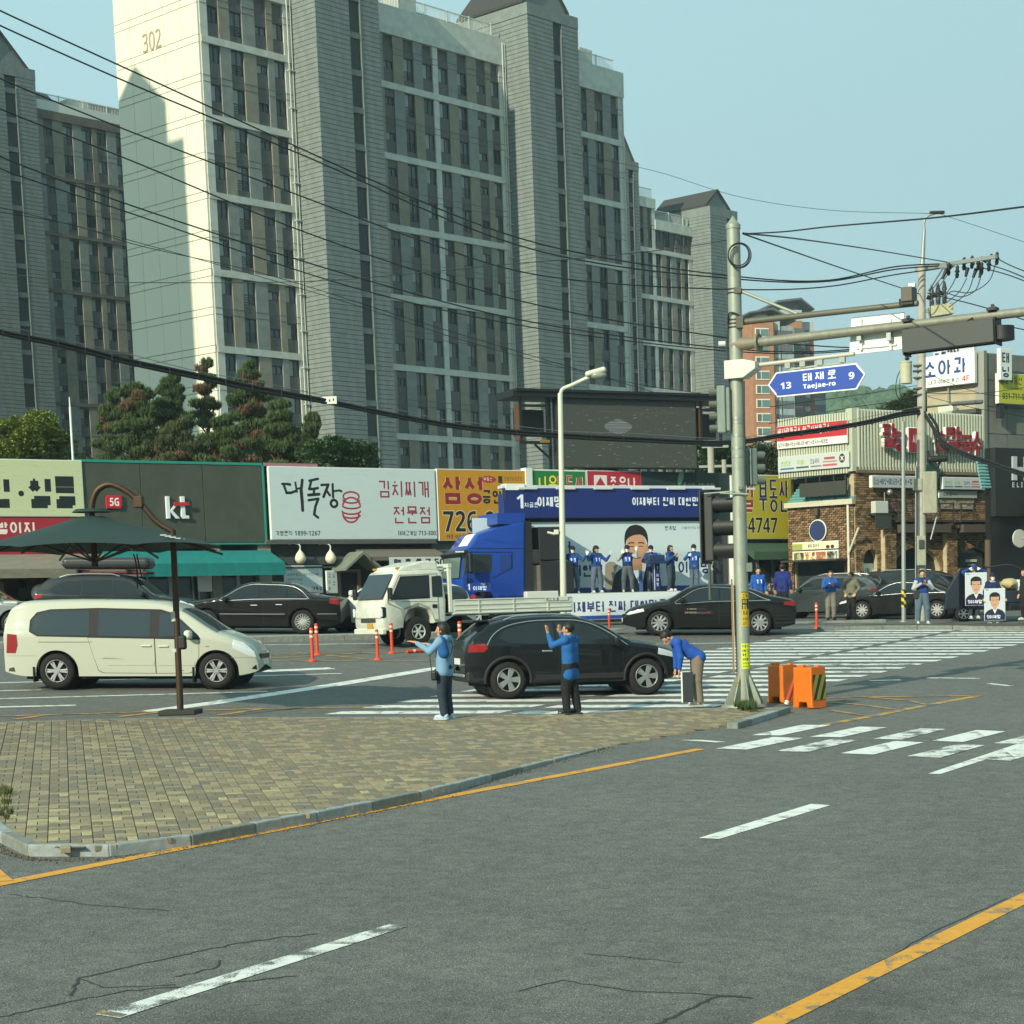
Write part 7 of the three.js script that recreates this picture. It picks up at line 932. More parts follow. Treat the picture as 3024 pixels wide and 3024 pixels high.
    for (const a of o.axles) { makeWheel(P, a, s * (W / 2 - (o.tw ?? .22) / 2 - .02), o.r, o.tw ?? .22, o.rim, o.spokes, o.style, s); }
    if (o.mirror) { const [mx, my] = o.mirror; part('mirror', [rbox(.14, .17, .22, mx, my, s * (hw(mx, my) + .13), .06, 3), rbox(.08, .05, .14, mx + .02, my - .06, s * (hw(mx, my) + .03), .02, 1)], o.mirrorM ?? body, P); }
    if (o.mould) for (const [x0, x1, y, h, m] of o.mould) part('side_moulding', patch([[x0, y - h / 2], [x1, y - h / 2], [x1, y + h / 2], [x0, y + h / 2]], .012, s, 2, 20), m ?? trimC, P);
    if (o.rail) part('roof_rail', tube(Array.from({ length: 9 }, (_, i) => { const x = o.rail[0] + (o.rail[1] - o.rail[0]) * i / 8, y = top(x) - edgeR(x); return V3(x, topAt(x, hw(x, y) * .86) + (i === 0 || i === 8 ? .0 : .045), s * hw(x, y) * .86); }), .016, 30), o.railM ?? trimC, P);
    if (o.archTrim) for (const a of o.axles) part('wheel_arch_trim', tube(Array.from({ length: 15 }, (_, i) => { const t = -.15 + 3.44 * i / 14, x = a + (o.r + .1) * Math.cos(t), y = Math.max(sill, o.r + (o.r + .09) * Math.sin(t)); return V3(x, y, s * (hw(x, y) - .005)); }), .032, 40, 8), o.archTrim, P);
    if (o.frameLine) part('window_trim', tube(o.frameLine.map(([x, y]) => V3(x, y, s * (hw(x, y) + .012))), .011, 60), trimC, P);
  }
  for (const a of o.axles) part('wheel_well', [cyl(o.r + .07, o.r + .07, W * .8, 0, 0, 0, 28).rotateX(Math.PI / 2).translate(a, o.r + .015, 0)], archM, P);
  part('underbody', box(L * .84, .16, W * .78, 0, sill + .02, 0), archM, P);
  part('windscreen', over(...o.screen, (t) => .93, .007), o.screenM ?? glassC, P); if (o.rear) part('rear_window', over(...o.rear, () => .88, .007), glassC, P);
  if (o.plates) for (const [x, y, k] of o.plates) part('licence_plate', rbox(.02, .11, .5, x, y, 0, .008, 1), plateM, P);
  if (o.grille) part('grille', rbox(.05, o.grille[2], o.grille[3], o.grille[0], o.grille[1], 0, .02, 1), M('#151617', .4, .3), P);
  if (o.extra) o.extra(P, { hw, top, topAt, patch, over, plan });
  return P;
}
// base point for a car seen side on: midpoint of the near tyres' contacts, moved half a width away
function carBase(xa, ya, xb, yb, W, turn, off = 0) { const a = ground(xa, ya), b = ground(xb, yb), c = a.clone().lerp(b, .5), n = V3(Math.sin(turn), 0, Math.cos(turn)); if (n.z < 0) n.negate(); c.addScaledVector(n, -(W / 2 - .1)); c.addScaledVector(V3(Math.cos(turn), 0, -Math.sin(turn)), -off); c.y = groundY(c.x, c.z); return c; }
const tiltAt = (c, turn, wb = 2.8) => { const e = V3(Math.cos(turn), 0, -Math.sin(turn)), f = c.clone().addScaledVector(e, wb / 2), r = c.clone().addScaledVector(e, -wb / 2); return Math.atan2(groundY(f.x, f.z) - groundY(r.x, r.z), wb); };
const seat = (name, label, o, x0, y0, x1, y1, turn, group) => { const c = carBase(x0, y0, x1, y1, o.W, turn, (o.axles[0] + o.axles[1]) / 2); return makeCar(name, label, o, c, turn, tiltAt(c, turn), group); };

{ // white minivan
  const wht = paint('#d7dac8', { map: mottle, roughness: .45 });
  const o = { cat: 'minivan', L: 4.98, W: 1.92, sill: .24, r: .345, rim: .225, spokes: 6, style: 'twin', axles: [-1.44, 1.7], paint: wht, tumble: .24, edge: .13, tail: .1, nose: .26,
    top: [[-2.49, 1.1], [-2.44, 1.42], [-2.3, 1.66], [-2.05, 1.735], [-1.0, 1.765], [0.2, 1.75], [.75, 1.69], [1.05, 1.56], [1.75, 1.13], [1.95, 1.06], [2.3, .88], [2.44, .72], [2.49, .56]], belt: [[-2.5, 1.08], [0, 1.05], [1.2, 1.02], [1.9, .9], [2.5, .66]],
    surround: [[-1.96, 1.12], [-1.8, 1.03], [-.9, 1.01], [.4, .985], [1.42, .965], [1.36, 1.05], [1.02, 1.36], [.8, 1.5], [.62, 1.555], [-.6, 1.585], [-1.55, 1.56], [-1.82, 1.5], [-1.95, 1.35]],
    glass: [[[-1.92, 1.14], [-1.78, 1.06], [-.78, 1.035], [-.78, 1.53], [-1.5, 1.53], [-1.78, 1.47], [-1.91, 1.34]], [[-.6, 1.035], [.42, 1.015], [.42, 1.52], [-.6, 1.54]], [[.6, 1.01], [1.36, .99], [1.3, 1.06], [.98, 1.35], [.78, 1.47], [.6, 1.5]]], glassM: M('#2f3b40', .08),
    doors: [Object.assign([[-.8, 1.0], [.5, .975], [.5, .3], [-.52, .31], [-.62, .36], [-.7, .62]], { handle: [.34, .84] }), Object.assign([[.52, .975], [1.38, .955], [1.36, .62], [1.24, .34], [1.16, .3], [.52, .3]], { handle: [.68, .83] })], handleM: M('#c6c9b8', .4),
    mould: [[-.44, .48, .5, .09, wht], [.54, 1.28, .495, .09, wht], [-1.78, -.72, .92, .012, M('#8d9082', .5)]], mirror: [1.2, 1.06], mirrorM: M('#c9ccbd', .4), screen: [1.02, 1.72], rear: [-2.46, -2.2], 
    patches: [['tail_light', [[-2.44, .7], [-2.25, .7], [-2.2, .86], [-2.21, 1.06], [-2.4, 1.08]], lampR], ['headlight', [[2.02, .78], [2.36, .62], [2.46, .6], [2.42, .72], [2.22, .9], [2.03, .96]], lampM], ['fog_recess', [[2.36, .38], [2.46, .36], [2.45, .46]], seamM], ['side_repeater', [[1.5, .82], [1.57, .815], [1.57, .835], [1.5, .84]], M('#b98a3a', .3)], ['bumper_seam', [[-2.42, .642], [-1.84, .642], [-1.84, .65], [-2.42, .65]], M('#8f9184', .6), .003], ['bumper_seam', [[1.99, .6], [2.4, .592], [2.4, .6], [1.99, .608]], M('#8f9184', .6), .003], ['rust_patch', [[-2.42, .34], [-2.28, .33], [-2.3, .42], [-2.4, .4]], M('#4a4136', .9), .004], ['rust_patch', [[.98, .36], [1.06, .34], [1.05, .36]], M('#6b5f4a', .9), .006], ['rust_patch', [[-.56, .585], [-.1, .575], [-.3, .6], [-.5, .61]], M('#8f8c7c', .9), .006]],
    plates: [[2.5, .5]], grille: [2.47, .62, .1, .9] , extra: (P, h) => { part('mud_flap', [-1, 1].flatMap((s) => [box(.03, .3, .24, -1.9, .28, s * .8), box(.03, .3, .24, 1.24, .27, s * .8)]), archM, P); part('rear_spoiler', rbox(.28, .05, 1.5, -2.36, 1.69, 0, .02, 1), wht, P); part('roof_seam', [box(.012, .004, 1.3, -.52, 1.766, 0), box(.012, .004, 1.3, .45, 1.742, 0)], seamM, P); part('wiper', beam(V3(1.72, 1.16, .6), V3(1.5, 1.28, -.1), .02, .02), black, P); } };
  const T = .012, c = carBase(108, 1306.5, 410, 1298.5, o.W, T, .13); makeCar('minivan', 'scuffed white minivan driving right behind the green sunshade', o, c, T, tiltAt(c, T, 3));
}
{ // dark crossover
  const blk = paint('#12171b'), clad = M('#1d1f20', .7);
  const o = { cat: 'SUV', L: 4.24, W: 1.81, sill: .25, r: .335, rim: .225, spokes: 5, style: 'wide', axles: [-1.32, 1.38], paint: blk, tumble: .42, edge: .16, tail: .2, nose: .3,
    top: [[-2.12, .9], [-2.06, 1.06], [-1.84, 1.28], [-1.62, 1.42], [-1.15, 1.51], [-.5, 1.545], [.05, 1.52], [.45, 1.41], [1.12, 1.05], [1.4, 1.0], [1.92, .88], [2.06, .76], [2.12, .6]], belt: [[-2.2, 1.02], [-1, .98], [.9, .93], [1.6, .86], [2.2, .66]],
    glass: [[[-1.5, 1.12], [-1.3, 1.01], [-.42, .985], [-.42, 1.4], [-.9, 1.38], [-1.35, 1.27]], [[-.38, .985], [.9, .955], [.62, 1.16], [.32, 1.31], [.0, 1.39], [-.38, 1.395]]], doors: [Object.assign([[-1.12, .98], [-.36, .965], [-.36, .34], [-.78, .34], [-.94, .6]], { handle: [-.58, .86] }), Object.assign([[-.34, .965], [.98, .935], [.96, .6], [.88, .34], [-.34, .34]], { handle: [-.1, .86] })], handleM: trimC,
    frameLine: [[-1.72, .98], [-1.6, 1.16], [-1.38, 1.31], [-.95, 1.41], [-.3, 1.435], [.05, 1.42], [.36, 1.34], [.68, 1.17], [1.0, .94]], rail: [-1.35, .15], mirror: [.76, 1.0], screen: [.47, 1.1], rear: [-2.04, -1.66], archTrim: clad,
    patches: [['tail_light', [[-2.06, .86], [-1.78, .86], [-1.7, .93], [-1.76, 1.02], [-2.04, 1.0]], lampR], ['headlight', [[1.62, .75], [1.98, .68], [2.06, .7], [1.9, .8], [1.64, .87]], lampM]],
    mould: [[-.8, .92, .37, .1, clad]], extra: (P) => { part('rear_spoiler', rbox(.32, .04, 1.15, -1.76, 1.435, 0, .018, 1), blk, P); part('antenna', extr([[-1.5, 1.5], [-1.3, 1.52], [-1.44, 1.58]], .03, 0, -.015), blk, P); part('bumper_trim', [rbox(.06, .06, 1.3, -2.11, .42, 0, .02, 1), rbox(.05, .05, .5, -2.09, .5, -.55, .02, 1)], trimC, P); part('licence_plate', rbox(.02, .12, .5, -2.125, .68, 0, .008, 1), plateM, P); part('lower_bumper', rbox(.2, .22, 1.5, -2.0, .4, 0, .06, 2), clad, P); } };
  const T = .3, c = carBase(955, 1318.5, 1220, 1314.5, o.W, T); makeCar('crossover_suv', 'glossy black SUV with silver roof rails on the crosswalk', o, c, T, tiltAt(c, T, 2.7));
}
const sedan = (c, s = {}) => ({ cat: 'sedan', L: 4.9, W: 1.86, sill: .2, r: .335, rim: .235, spokes: 10, style: 'thin', axles: [-1.42, 1.42], paint: c, tumble: .5, edge: .14, tail: .16, nose: .28,
  top: [[-2.45, .78], [-2.4, .98], [-2.15, 1.05], [-1.7, 1.13], [-1.1, 1.33], [-.5, 1.43], [.1, 1.44], [.45, 1.38], [1.15, 1.0], [1.5, .93], [2.1, .8], [2.35, .66], [2.45, .5]], belt: [[-2.45, .96], [-1, .93], [.9, .88], [1.6, .8], [2.45, .56]],
  glass: [[[-1.4, 1.05], [-1.2, .97], [-.3, .945], [-.3, 1.3], [-.7, 1.27], [-1.1, 1.17]], [[-.26, .945], [.92, .91], [.6, 1.13], [.3, 1.27], [.0, 1.31], [-.26, 1.305]]], doors: [Object.assign([[-1.05, .93], [-.28, .92], [-.28, .3], [-.85, .3], [-1.0, .55]], { handle: [-.75, .82] }), Object.assign([[-.26, .92], [.95, .885], [.95, .55], [.88, .3], [-.26, .3]], { handle: [-.02, .8] })],
  frameLine: [[-1.72, .96], [-1.5, 1.03], [-1.15, 1.2], [-.7, 1.3], [-.2, 1.335], [.1, 1.33], [.42, 1.25], [.75, 1.06], [1.0, .89], [0, .925], [-1.0, .95], [-1.7, .96]], mirror: [.78, .96], screen: [.48, 1.12], rear: [-1.68, -.95],
  patches: [['tail_light', [[-2.42, .8], [-2.1, .84], [-2.12, .92], [-2.42, .94]], lampR], ['headlight', [[1.85, .66], [2.3, .56], [2.36, .58], [2.25, .66], [1.88, .74]], lampM]], plates: [[2.46, .42], [-2.46, .62]], grille: [2.43, .46, .26, 1.1], ...s });
{
  const blk = paint('#101213'), T = Math.PI + .04;
  const o = sedan(blk, { extra: (P, h) => { for (const s of [1, -1]) part('door_lettering', [h.patch([[-.1, .58], [.72, .58], [.72, .66], [-.1, .66]], .0075, s, 2, 12)].map((g) => { const p = g.attributes.position, u = new Float32Array(p.count * 2); for (let i = 0; i < p.count; i++) { u[2 * i] = s > 0 ? (p.getX(i) + .1) / .82 : 1 - (p.getX(i) + .1) / .82; u[2 * i + 1] = (p.getY(i) - .58) / .08; } g.setAttribute('uv', new THREE.BufferAttribute(u, 2)); return g; }), printed(512, 64, (x, W, H) => { fill(x, '#101213', 0, 0, W, H); write(x, '진짜 대한민국', W * .02, H * .2, H * .5, '#b9b39a', { weight: .14 }); x.strokeStyle = '#c9c4b4'; x.lineWidth = 3; x.beginPath(); x.ellipse(W * .52, H * .9, W * .2, H * .3, 0, 3.4, 6); x.stroke(); write(x, '지금은', W * .72, H * .2, H * .5, '#b9433c', { weight: .14 }); }), P), part('door_lettering', [h.patch([[.1, .7], [.66, .7], [.66, .745], [.1, .745]], .0075, s, 2, 12)].map((g) => { const p = g.attributes.position, u = new Float32Array(p.count * 2); for (let i = 0; i < p.count; i++) { u[2 * i] = s > 0 ? (p.getX(i) - .1) / .56 : 1 - (p.getX(i) - .1) / .56; u[2 * i + 1] = (p.getY(i) - .7) / .045; } g.setAttribute('uv', new THREE.BufferAttribute(u, 2)); return g; }), printed(512, 48, (x, W, H) => { fill(x, '#101213', 0, 0, W, H); x.fillStyle = '#c98a8a'; x.beginPath(); x.arc(W * .06, H * .5, H * .3, 0, 7); x.fill(); write(x, '더불어민주당', W * .16, H * .2, H * .6, '#c9c4b4', { weight: .14 }); }), P); } });
  const c = carBase(1240, 1201, 1437, 1199, o.W, T); makeCar('sedan', 'glossy black sedan with small door lettering in front of the stage', o, c, T, tiltAt(c, T), undefined);
}
{
  const blk = paint('#0d0e10'), T = Math.PI - .08;
  const o = sedan(blk, { L: 5.02, W: 1.85, spokes: 16, style: 'fine', axles: [-1.42, 1.4], top: [[-2.51, .72], [-2.46, 1.0], [-2.2, 1.06], [-1.75, 1.1], [-1.55, 1.16], [-1.0, 1.42], [-.5, 1.48], [.1, 1.48], [.4, 1.42], [1.1, 1.05], [1.5, .98], [2.15, .88], [2.42, .72], [2.51, .52]], belt: [[-2.5, .99], [-1, .97], [.9, .94], [1.6, .86], [2.5, .6]],
    glass: [[[-1.42, 1.03], [-1.2, 1.0], [-.98, 1.0], [-.98, 1.29], [-1.12, 1.25]], [[-.95, 1.0], [-.18, .99], [-.18, 1.36], [-.6, 1.35], [-.95, 1.3]], [[-.14, .99], [.95, .965], [.6, 1.2], [.3, 1.34], [.05, 1.37], [-.14, 1.36]]], frameLine: [[-1.62, .99], [-1.42, 1.18], [-1.2, 1.31], [-.9, 1.37], [-.4, 1.39], [.1, 1.39], [.42, 1.3], [.75, 1.1], [1.0, .95], [0, .97], [-1.0, .985], [-1.58, .985]],
    mould: [[-.9, 1.0, .55, .022, trimC], [-2.4, -1.85, .56, .02, trimC]], handleM: trimC, screen: [.42, 1.08], rear: [-1.5, -.95], rim: .23, patches: [['tail_light', [[-2.46, .82], [-2.2, .86], [-2.22, 1.0], [-2.46, 1.0]], lampR], ['headlight', [[2.0, .74], [2.36, .62], [2.42, .66], [2.3, .76], [2.02, .84]], lampM]] });
  const c = carBase(390, 1198, 572, 1196.5, o.W, T); makeCar('sedan', 'black limousine style sedan with chrome trim, parked behind the white minivan', o, c, T, tiltAt(c, T));
}
// parked and passing cars farther back
{
  const wht = paint('#d5d8d2'), slv = paint('#8b9294', { metalness: .4 }), gry = paint('#3a4042', { metalness: .3 }), dk = paint('#16191b'), red = paint('#5a1d1c'), dblue = paint('#1d2633');
  const hatch = (c, s = {}) => ({ cat: 'SUV', L: 4.7, W: 1.88, sill: .26, r: .36, rim: .24, spokes: 10, style: 'thin', axles: [-1.4, 1.4], paint: c, tumble: .36, edge: .16, tail: .14, nose: .26, top: [[-2.35, .95], [-2.28, 1.2], [-2.05, 1.5], [-1.8, 1.62], [-.8, 1.7], [.1, 1.68], [.45, 1.6], [1.15, 1.12], [1.4, 1.07], [2.0, .98], [2.25, .82], [2.35, .6]], belt: [[-2.35, 1.12], [-1, 1.08], [.9, 1.03], [1.6, .96], [2.35, .7]],
    glass: [[[-1.9, 1.24], [-1.65, 1.13], [-.98, 1.115], [-.98, 1.5], [-1.5, 1.48]], [[-.94, 1.115], [-.1, 1.1], [-.1, 1.53], [-.94, 1.52]], [[-.06, 1.1], [.95, 1.06], [.62, 1.32], [.35, 1.48], [.1, 1.53], [-.06, 1.53]]], doors: [Object.assign([[-1.0, 1.08], [-.1, 1.07], [-.1, .36], [-.8, .36]], { handle: [-.7, .97] }), Object.assign([[-.08, 1.07], [1.0, 1.03], [.95, .5], [.9, .36], [-.08, .36]], { handle: [.1, .96] })], mirror: [.8, 1.12], screen: [.5, 1.1], rear: [-2.24, -1.85], rail: [-1.6, .1], patches: [['tail_light', [[-2.3, 1.0], [-2.05, 1.02], [-2.08, 1.12], [-2.28, 1.12]], lampR], ['headlight', [[1.8, .84], [2.2, .76], [2.24, .8], [1.84, .94]], lampM]], plates: [[-2.35, .75], [2.36, .5]], grille: [2.33, .6, .3, 1.2], ...s });
  const put = (label, o, x0, y0, x1, y1, T, name = 'parked_car') => seat(name, label, o, x0, y0, x1, y1, T, undefined);
  // left: car with a roof box behind the minivan
  const rb = put('dark car carrying a black roof box, behind the white minivan', hatch(paint('#23282b'), { extra: (P) => { part('roof_box', [rbox(2.5, .34, .9, -.35, 2.02, 0, .14, 3)], M('#34373a', .35), P); part('roof_box_seam', box(2.5, .02, .92, -.35, 1.98, 0), M('#17191a', .6), P); part('roof_bar', [box(.06, .1, 1.4, -1.1, 1.78, 0), box(.06, .1, 1.4, .3, 1.78, 0)], black, P); part('red_blanket', rbox(1.9, .07, 1.0, -.1, 1.74, 0, .03, 1), M('#5d1f22', .8), P); } }), 140, 1199, 300, 1197, .05);
  put('silver grey car nose at the left edge behind the minivan', sedan(slv), -140, 1203, 0, 1201, .05);
  put('white hatchback parked between the black limousine and the white truck', hatch(wht, { top: [[-2.1, .95], [-2.0, 1.2], [-1.8, 1.4], [-1.2, 1.48], [-.4, 1.5], [.2, 1.46], [.5, 1.38], [1.2, 1.0], [1.4, .96], [1.9, .86], [2.1, .7], [2.35, .5]], rail: undefined, glass: [[[-1.6, 1.12], [-1.2, 1.1], [-.1, 1.06], [-.1, 1.34], [-1.0, 1.36], [-1.5, 1.3]], [[-.06, 1.06], [.95, 1.0], [.62, 1.2], [.35, 1.32], [-.06, 1.34]]] }), 655, 1196, 770, 1194, Math.PI - .55);
  put('silver sedan parked beyond the black limousine, only its roof and rear showing', sedan(slv), 480, 1184, 630, 1182, Math.PI - .2); put('dark saloon roof beyond the white hatchback', sedan(dk), 640, 1182, 760, 1180, Math.PI - .1);
  // right: queue of cars in front of the restaurant
  put('dark grey SUV parked behind the two standing men', hatch(gry), 1502, 1166, 1596, 1168.5, Math.PI - .42); put('black sedan left of the utility pole', sedan(dk), 1640, 1167.5, 1757, 1170, Math.PI - .38);
  put('large black people carrier facing right behind the utility pole', hatch(paint('#1a1d1f'), { cat: 'minivan', L: 5.1, W: 1.98, axles: [-1.5, 1.55], top: [[-2.55, 1.0], [-2.5, 1.5], [-2.3, 1.7], [-1.6, 1.76], [-.3, 1.77], [.4, 1.72], [.75, 1.6], [1.35, 1.2], [1.6, 1.14], [2.2, 1.02], [2.45, .85], [2.55, .6]], glass: [[[-2.2, 1.22], [-1.2, 1.18], [-1.2, 1.6], [-2.1, 1.58]], [[-1.15, 1.18], [-.1, 1.16], [-.1, 1.62], [-1.15, 1.61]], [[-.05, 1.16], [1.1, 1.1], [.8, 1.36], [.55, 1.52], [.3, 1.6], [-.05, 1.62]]], screen: [.8, 1.34], mirror: [.95, 1.18], extra: (P) => { part('headlight_strip', [-1, 1].map((s) => rbox(.3, .05, .5, 2.3, .86, s * .62, .02, 1)), M('#eef2f2', .2, 0, { emissive: '#f2f6ff', emissiveIntensity: .8 }), P); } }), 1672, 1160, 1800, 1168, -.5);
  put('white SUV parked close against the brick restaurant wall', hatch(wht), 1550, 1150, 1640, 1150, Math.PI - .15); put('white car beyond the black people carrier', hatch(wht), 1800, 1150, 1880, 1150, -.2); put('dark maroon car below the mustard yellow sign', sedan(paint('#2a1d1c')), 1400, 1163, 1475, 1163, Math.PI - .3);
  // small blue truck at the right edge
  const b = ground(1905, 1172), P = thing('pickup_truck', 'small dark blue flatbed truck loaded with pale sacks at the right edge', 'truck', V3(b.x, b.y, b.z - .8), -.12); part('bed', [rbox(2.6, .42, 1.6, .6, .86, 0, .03, 1), box(2.7, .12, 1.5, .6, .6, 0)], dblue, P); part('cab', extr([[-.75, .45], [-.75, 1.8], [-.9, 1.92], [-1.6, 1.9], [-2.1, 1.15], [-2.2, .45]], 1.6, .06, -.8), dblue, P); part('window', [box(.6, .5, 1.62, -1.2, 1.5, 0)], glassC, P); part('guard_frame', [box(.06, .9, 1.5, -.7, 1.5, 0), tube([V3(-.7, 1.9, .78), V3(.2, 1.95, .78), V3(.6, 1.7, .78), V3(.65, 1.05, .78)], .035, 20)], black, P); for (const x of [-1.5, 1.1]) for (const s of [1, -1]) makeWheel(P, x, s * .7, .3, .2, .18, 6, 'steel', s);
  const R = rng(6); for (let i = 0; i < 12; i++) { const o = thing('sack', ['crumpled white sack', 'pale plastic sack', 'cream sack'][i % 3] + ' in the pile on the dark blue flatbed truck', 'sack', V3(b.x - .5 + R() * 2.2, b.y + 1.12 + R() * .25, b.z - .8 + (R() - .5)), R() * 6, 'sacks on the blue truck'); const g = new THREE.IcosahedronGeometry(.3, 2), q = g.attributes.position; for (let k = 0; k < q.count; k++) { const n = .75 + .5 * fbm(q.getX(k) * 6 + i, q.getY(k) * 6 + q.getZ(k) * 5, 3); q.setXYZ(k, q.getX(k) * n * 1.2, q.getY(k) * n * .65, q.getZ(k) * n); } g.computeVertexNormals(); part('cloth', g, M(['#cfd2c9', '#c3c8c4', '#b8a878'][i % 3], .8), o); o.userData.label = 'pale sack in the pile on the dark blue flatbed truck'; }
}
// ---------- white flatbed truck ----------
{
  const T = Math.PI + STREET - .02, c = carBase(779, 1223, 1020, 1212, 1.9, T), P = thing('flatbed_truck', 'white cab flatbed truck with an empty white bed in front of the blue truck', 'truck', c), S = .97; P.quaternion.setFromEuler(new THREE.Euler(0, T, tiltAt(c, T, 3), 'YXZ')); P.scale.setScalar(S);
  const w = paint('#dcdfd0', { map: mottle }), W = 1.82, fx = 3.05; // local +x is the front
  const q = (x) => x > 2.2 ? 2.2 + (x - 2.2) * .7 : x, Q = (poly) => poly.map(([x, y]) => [q(x), y]);
  const prof = [[.95, .62], [1.3, .6], [1.33, .78], [1.48, .97], [1.75, 1.04], [2.02, .97], [2.17, .78], [2.2, .5], [2.95, .42], [3.06, .55], [3.08, .98], [2.98, 1.2], [2.42, 1.93], [2.28, 2.0], [1.15, 2.02], [1.0, 1.95], [.92, 1.2]];
  part('cab', toCreasedNormals(extr(Q(prof), W, .07, -W / 2), .7), w, P);
  part('roof_deflector', extr([[1.05, 2.0], [2.26, 1.99], [2.15, 2.12], [1.5, 2.26], [1.1, 2.25]], W * .86, .05, -W * .43), w, P); part('roof_marker', [-1, 1].map((s) => rbox(.2, .06, .1, 2.18, 2.08, s * .7, .02, 1)), M('#b98a2a', .4), P);
  for (const s of [1, -1]) {
    const z = s * (W / 2 + .004), fl = (poly, off, d = .012) => extr(Q(poly), d, 0, s > 0 ? W / 2 + off : -W / 2 - off - d);
    part('door_seam', fl([[1.14, .66], [1.16, 1.92], [2.32, 1.9], [2.86, 1.22], [2.84, 1.14], [2.3, .98], [2.22, .62], [2.15, .98], [2.0, 1.09], [1.75, 1.14], [1.5, 1.09], [1.36, .96]].slice(0, 8).concat([[1.72, 1.12], [1.4, .95], [1.3, .66]]), .001, .004), M('#8f9284', .6), P);
    const D = part('door', fl([[1.18, .7], [1.19, 1.89], [2.3, 1.87], [2.8, 1.22], [2.76, 1.16], [2.24, 1.0], [2.1, 1.05], [1.75, 1.15], [1.42, 1.02], [1.28, .7]], .004, .006), w, P); part('handle', rbox(.14, .1, .03, 1.28, 1.05, s * (W / 2 + .014), .02, 1), black, D);
    part('window', fl([[1.44, 1.3], [1.44, 1.84], [2.24, 1.82], [2.64, 1.28]], .011), glassC, P); part('window', fl([[1.04, 1.3], [1.04, 1.78], [1.08, 1.86], [1.34, 1.84], [1.34, 1.3]], .011), glassC, P); part('window_frame', fl([[1.41, 1.26], [1.41, 1.88], [2.28, 1.86], [2.72, 1.24]], .0075, .005), black, P);
    part('headlight', [rbox(.16, .24, .1, q(3.02), .92, s * (W / 2 - .05), .03, 1)], lampM, P); part('headlight_frame', rbox(.14, .3, .12, q(2.99), .92, s * (W / 2 - .055), .03, 1), black, P); part('mirror', [rbox(.1, .3, .18, q(2.86), 1.42, s * (W / 2 + .2), .04, 1), bar(V3(q(2.82), 1.25, s * W / 2), V3(q(2.86), 1.35, s * (W / 2 + .16)), .015)], black, P); part('side_line', fl([[1.2, 1.16], [2.3, 1.19], [2.3, 1.205], [1.2, 1.175]], .014, .002), M('#8a7a62', .5), P);
    makeWheel(P, 1.75, s * (W / 2 - .16), .39, .22, .2, 6, 'steel', s); makeWheel(P, -1.55, s * (W / 2 - .2), .36, .3, .2, 6, 'steel', s);
  }
  const ws = quadSheet([V3(q(2.97), 1.26, W / 2 - .12), V3(q(2.97), 1.26, -W / 2 + .12), V3(q(2.43), 1.91, -W / 2 + .16), V3(q(2.43), 1.91, W / 2 - .16)]); ws.translate(.028, .024, 0); part('windscreen', ws, glassC, P); part('front_seam', [box(.02, .02, W * .9, q(3.075), .78, 0)], M('#8f9284', .6), P); part('grille', rbox(.03, .12, W * .5, q(3.08), .72, 0, .02, 1), M('#3a3d3b', .5), P); part('licence_plate', rbox(.02, .17, .34, q(3.09), .56, -.1, .008, 1), M('#b7932c', .5), P); part('bumper', rbox(.14, .16, W, q(3.02), .42, 0, .04, 1), w, P); part('wiper', beam(V3(q(3.0), 1.29, .5), V3(q(2.8), 1.5, .1), .02, .02), black, P);
  part('chassis', [box(5.2, .14, .8, 0, .55, 0), box(.9, .3, .4, -.1, .45, .65)], archM, P); part('cab_guard', [box(.08, 1.25, .1, .8, 1.5, W / 2 - .02), box(.08, 1.25, .1, .8, 1.5, -W / 2 + .02), box(.1, .1, W + .1, .8, 2.12, 0), box(.05, .5, W, .8, 1.12, 0), ...[1.4, 1.6, 1.8, 2.0].map((y) => box(.04, .05, W, .8, y, 0))], w, P); part('headboard', box(.06, .5, W * .95, .83, 1.1, 0), black, P);
  const bl = 3.75, bx = .75 - bl / 2; part('bed_floor', box(bl, .06, W, bx, .8, 0), M('#77796f', .8, 0, { map: streaky }), P); for (const s of [1, -1]) { const bp = part('bed_side', [rbox(bl, .4, .05, bx, 1.0, s * W / 2, .012, 1)], w, P); part('side_rib', [1.19, 1.06, .93, .83].map((y) => rbox(bl - .1, .035, .03, bx, y, s * (W / 2 + .03), .012, 1)), w, bp); part('latch', [-.9, 0, .9].map((x) => box(.03, .4, .03, bx + x * 1.2, 1.0, s * (W / 2 + .035))), M('#b9bcae', .5), bp); part('owner_lettering', face(.75, .1, bx - 1.35, 1.09, W / 2 + .05).rotateY(s > 0 ? 0 : Math.PI).translate(s > 0 ? 0 : 2 * (bx - 1.35), 0, 0), printed(160, 24, (x, WW, H) => { fill(x, '#cfd2c4', 0, 0, WW, H); write(x, '개 인 화 물', 6, 3, 18, '#4a4d48', { weight: .14 }); fill(x, '#6b6e66', 0, H - 3, WW, 2); }), bp); } part('tailboard', rbox(.05, .4, W, .75 - bl, 1.0, 0, .012, 1), w, P); part('mudguard', [box(.9, .04, W, -1.55, .78, 0), box(.03, .3, W * .9, -1.05, .6, 0)], archM, P); part('tail_light', [box(.05, .1, .3, .73 - bl, .68, .6), box(.05, .1, .3, .73 - bl, .68, -.6)], lampR, P);
}
